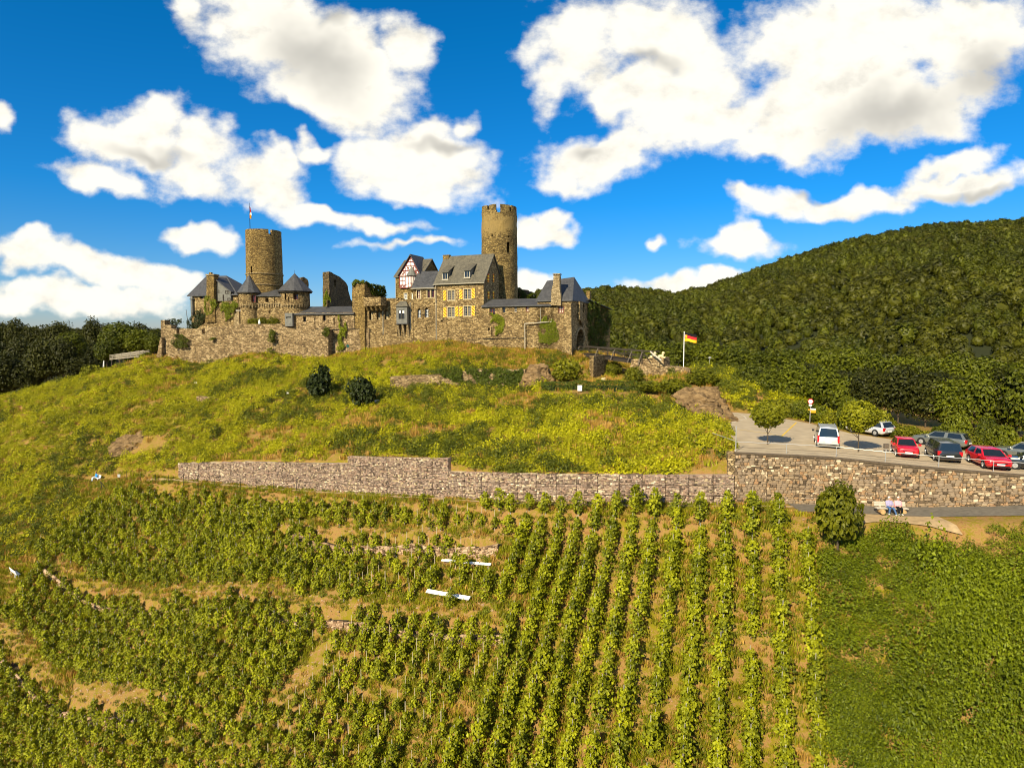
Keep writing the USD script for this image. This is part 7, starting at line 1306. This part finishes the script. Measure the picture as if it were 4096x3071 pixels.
# ------------------------------------------------------------------ small things
def gp(px, py, ppm=None): return ground_at(px, py)[0]
def small():
    b = on_park(3239, 1693); t = thing('traffic_sign', 'round white and red traffic sign above small direction boards on a grey post', 'sign', b); part(t, 'post', cone(b - [0, 0, .1], b + [.03, 0, 2.85], .035, .035, 7), METAL)
    a = math.radians(48); d = np.array([math.cos(a), -math.sin(a), 0]); nrm = np.array([-math.sin(a), -math.cos(a), 0]); up = np.array([0, 0, 1.0])
    disc = lambda c, r, o0, o1, n=20: cone(c + nrm * o0, c + nrm * o1, r, r, n); c = b + [.03, 0, 2.62]; part(t, 'sign_disc', disc(c, .32, .04, .055), RED_FLAG); part(t, 'sign_face', disc(c, .24, .056, .062), WHITE); part(t, 'sub_plate', beam(b + [.03, 0, 2.18] + nrm * .05 - d * .18, b + [.03, 0, 2.18] + nrm * .05 + d * .18, .02, .2), WHITE)
    e = np.array([.95, -.3, 0]); e /= np.linalg.norm(e); o = b + np.array([.03, -.06, 0])
    for z, m, h in ((1.72, WHITE, .16), (1.52, ORANGE, .2), (1.34, YELLOW_FLAG, .1)): part(t, 'direction_board', beam(o + [0, 0, z] - e * .02, o + [0, 0, z] + e * .55, .025, h), m)
    part(t, 'arrow_board', beam(o + [0, 0, 1.62] - e * .3, o + [0, 0, 1.62] - e * .03, .025, .14), ORANGE)
    b = on_park(3544, 1808); t = thing('electric_box', 'small grey box on a stake by the railing near the red hatchback', 'box', b); part(t, 'box_body', box(b[0] - .2, b[0] + .2, b[1] - .12, b[1] + .12, b[2] + .35, b[2] + .75), WOOD_DARKGREY); part(t, 'stake', cone(b, b + [0, 0, .4], .04, .04, 6), METAL)
    for px, py, k, w, h, lab in ((1508, 1618, 27, .62, .5, 'white double box standing beside the smaller dark hillside bush'), (1153, 1583, 25.5, .42, .36, 'small white box on the hillside left of the larger dark bush'), (785, 1542, 21.5, .42, .4, 'small white box high on the left slope below the curtain wall'), (455, 1806, 25.5, .28, .3, 'tiny white box on the brown rock patch of the left slope')):
        p = gp(px, py, k); t = thing('white_box', lab, 'box', p); e = .25; c = Manifold.hull_points(np.array([(x * w / 2, y * w / 3, z) for x in (-1, 1) for y, z in ((-1, e + .05), (1, e), (-1.2, e + h), (1, e + h * .9))], np.float32)).translate(p.tolist()); part(t, 'box_body', c, WHITE); part(t, 'stand', cat([cone(p + [s * w * .3, 0, -.2], p + [s * w * .3, 0, e + .05], .03, .03, 5) for s in (-1, 1)]), IRON)
        if w > .6: part(t, 'lower_box', Manifold.hull_points(np.array([(x * .2 + .06, y * .15 - .35, z) for x in (-1, 1) for y in (-1, 1) for z in (-.1, .32)] + [(.06, -.35, .4)], np.float32)).translate(p.tolist()), WHITE)
    p = ground_at(2319, 1570)[0]; t = thing('notice_sign', 'plain white upright sign board in front of the long low hedge', 'sign', p); part(t, 'board', box(p[0] - .32, p[0] + .32, p[1] - .03, p[1] + .03, p[2] + .25, p[2] + 1.05), WHITE); part(t, 'post', cat([cone(p + [s * .22, .05, -.3], p + [s * .22, .05, .5], .03, .03, 5) for s in (-1, 1)]), IRON)
    p = ground_at(2412, 1530)[0]; t = thing('pale_stone', 'pale upright stone block at the foot of the bridge pier', 'stone', p); part(t, 'block', Manifold.hull_points((np.array([(-.4, -.2, -.2), (.35, -.2, -.2), (-.28, -.15, .75), (.36, -.15, .8), (-.4, .3, -.2), (.35, .3, -.2), (-.25, .2, .75), (.36, .2, .8)]) + p).astype(np.float32)), LION)
    p = P(1391, 1395, 20.2); t = thing('round_lamp', 'round dark teal lamp disc on the slope below the gallery creeper', 'lamp', p); part(t, 'lamp_disc', cone(p + [0, -.05, .55], p + [.05, .1, .6], .33, .28, 14), plain('teal_glass', (.02, .09, .09), .2)); part(t, 'stand', cone(p - [0, 0, .3], p + [0, .05, .5], .04, .04, 5), IRON)
    for px, py, k, h, lab in ((414, 1466, 18.3, .9, 'short white marker post beside the large bush on the left ridge'),): p = gp(px, py, k); t = thing('marker_post', lab, 'post', p); part(t, 'post', beam(p - [0, 0, .2], p + [.12, 0, h + .4], .3, .12), WHITE)
    p = P(1040, 1302, 18.95); t = thing('parapet_figure', 'tiny white pointed figure on a dark foot at the terrace parapet', 'ornament', p); part(t, 'pointed_top', cat([cone(p + [0, -.3, .35], p + [0, -.3, .85], .24, .2, 8), cone(p + [0, -.3, .85], p + [0, -.3, 1.35], .2, .02, 8)]), WHITE); part(t, 'foot', cone(p + [0, -.3, -.35], p + [0, -.3, .35], .18, .24, 8), IRON)
    # terrace planting in front of the turrets
    for k, (px, w, lab) in enumerate(((1012, 70, 'small tree on the dark terrace, leftmost of three below the turrets'), (1056, 60, 'small tree on the dark terrace, middle of three below the turrets'), (1098, 80, 'small tree on the dark terrace, right of three below the turrets'))):
        p = P(px, 1306, 18.75); copy_of(K_BUSH[k], 'terrace_tree', p, k * 70, (w / 18.75 / 3, w / 18.75 / 3, 1.15), lab, 'small tree')
    # white boards among the sparse vines
    for i, (x0, y0, x1, y1, k) in enumerate(SHEETS):
        t = None; n = 3 if i == 0 else 2; edges = np.linspace(0, 1, n + 1); rngl = np.random.default_rng(i)
        for a, b_ in zip(edges[:-1], edges[1:]):
            pa, pb = gp(x0 + (x1 - x0) * (a + .01), y0 + (y1 - y0) * a, k + .4), gp(x0 + (x1 - x0) * (b_ - .01), y0 + (y1 - y0) * b_, k + 1.2); w = .36 if i else .24
            if t is None: t = thing('white_board', 'upper line of white boards lying among the young vines' if i == 0 else 'lower and broader white board lying among the young vines', 'board', pa)
            up_ = np.array([-.25, -.55, .8]); part(t, 'board', beam(pa + [0, 0, .32], pb + [0, 0, .32 + rngl.normal(0, .03)], w, .06, up=up_), WHITE)
            for e_ in (.15, .85): q = pa * (1 - e_) + pb * e_; part(t, 'support', cone(q - [0, 0, .3], q + [0, 0, .32], .05, .05, 5), LOG)
    # fence posts along the path at the upper left
    for i, (px, y0, y1) in enumerate(((508, 1885, 1925), (562, 1893, 1930), (622, 1897, 1932), (675, 1902, 1935), (735, 1903, 1952), (793, 1908, 1958), (858, 1905, 1950), (962, 1915, 1958), (1025, 1918, 1960), (1094, 1922, 1965), (1186, 1910, 1968))):
        k = np.interp(px, FOOT_X, FOOT_K) + .9; p = gp(px, y1, k); t = thing('fence_post', f'thin dark fence post at the upper left edge of the vineyard, {ORD[i]} from the left', 'fence post', p, group='fence posts at the upper left'); part(t, 'post', cone(p - [0, 0, .3], p + [0, 0, (y1 - y0) / k + .15], .035, .03, 5), IRON)
    p = gp(410, 1962, 28.5); t = thing('leaning_posts', 'pair of dark posts leaning together below the white bench', 'posts', p); part(t, 'post', cone(p - [0, 0, .2], p + [-.35, .2, 1.3], .06, .05, 6), TIMBER); part(t, 'post', cone(p + [.75, 0, -.2], p + [-.28, .2, 1.2], .05, .045, 6), TIMBER)
    p = gp(477, 1925, 27.6); t = thing('path_sign', 'small grey sign board on a post beside the leaning posts', 'sign', p); part(t, 'post', cone(p - [0, 0, .2], p + [0, 0, .7], .04, .04, 6), TIMBER); part(t, 'board', box(p[0] - .2, p[0] + .2, p[1] - .05, p[1], p[2] + .6, p[2] + 1.05), METAL)
FOOT_X, FOOT_K = [q[0] for q in FOOT], [q[2] for q in FOOT]; ORANGE = plain('orange_board', (.75, .25, .02), .6, var=.05)
small()
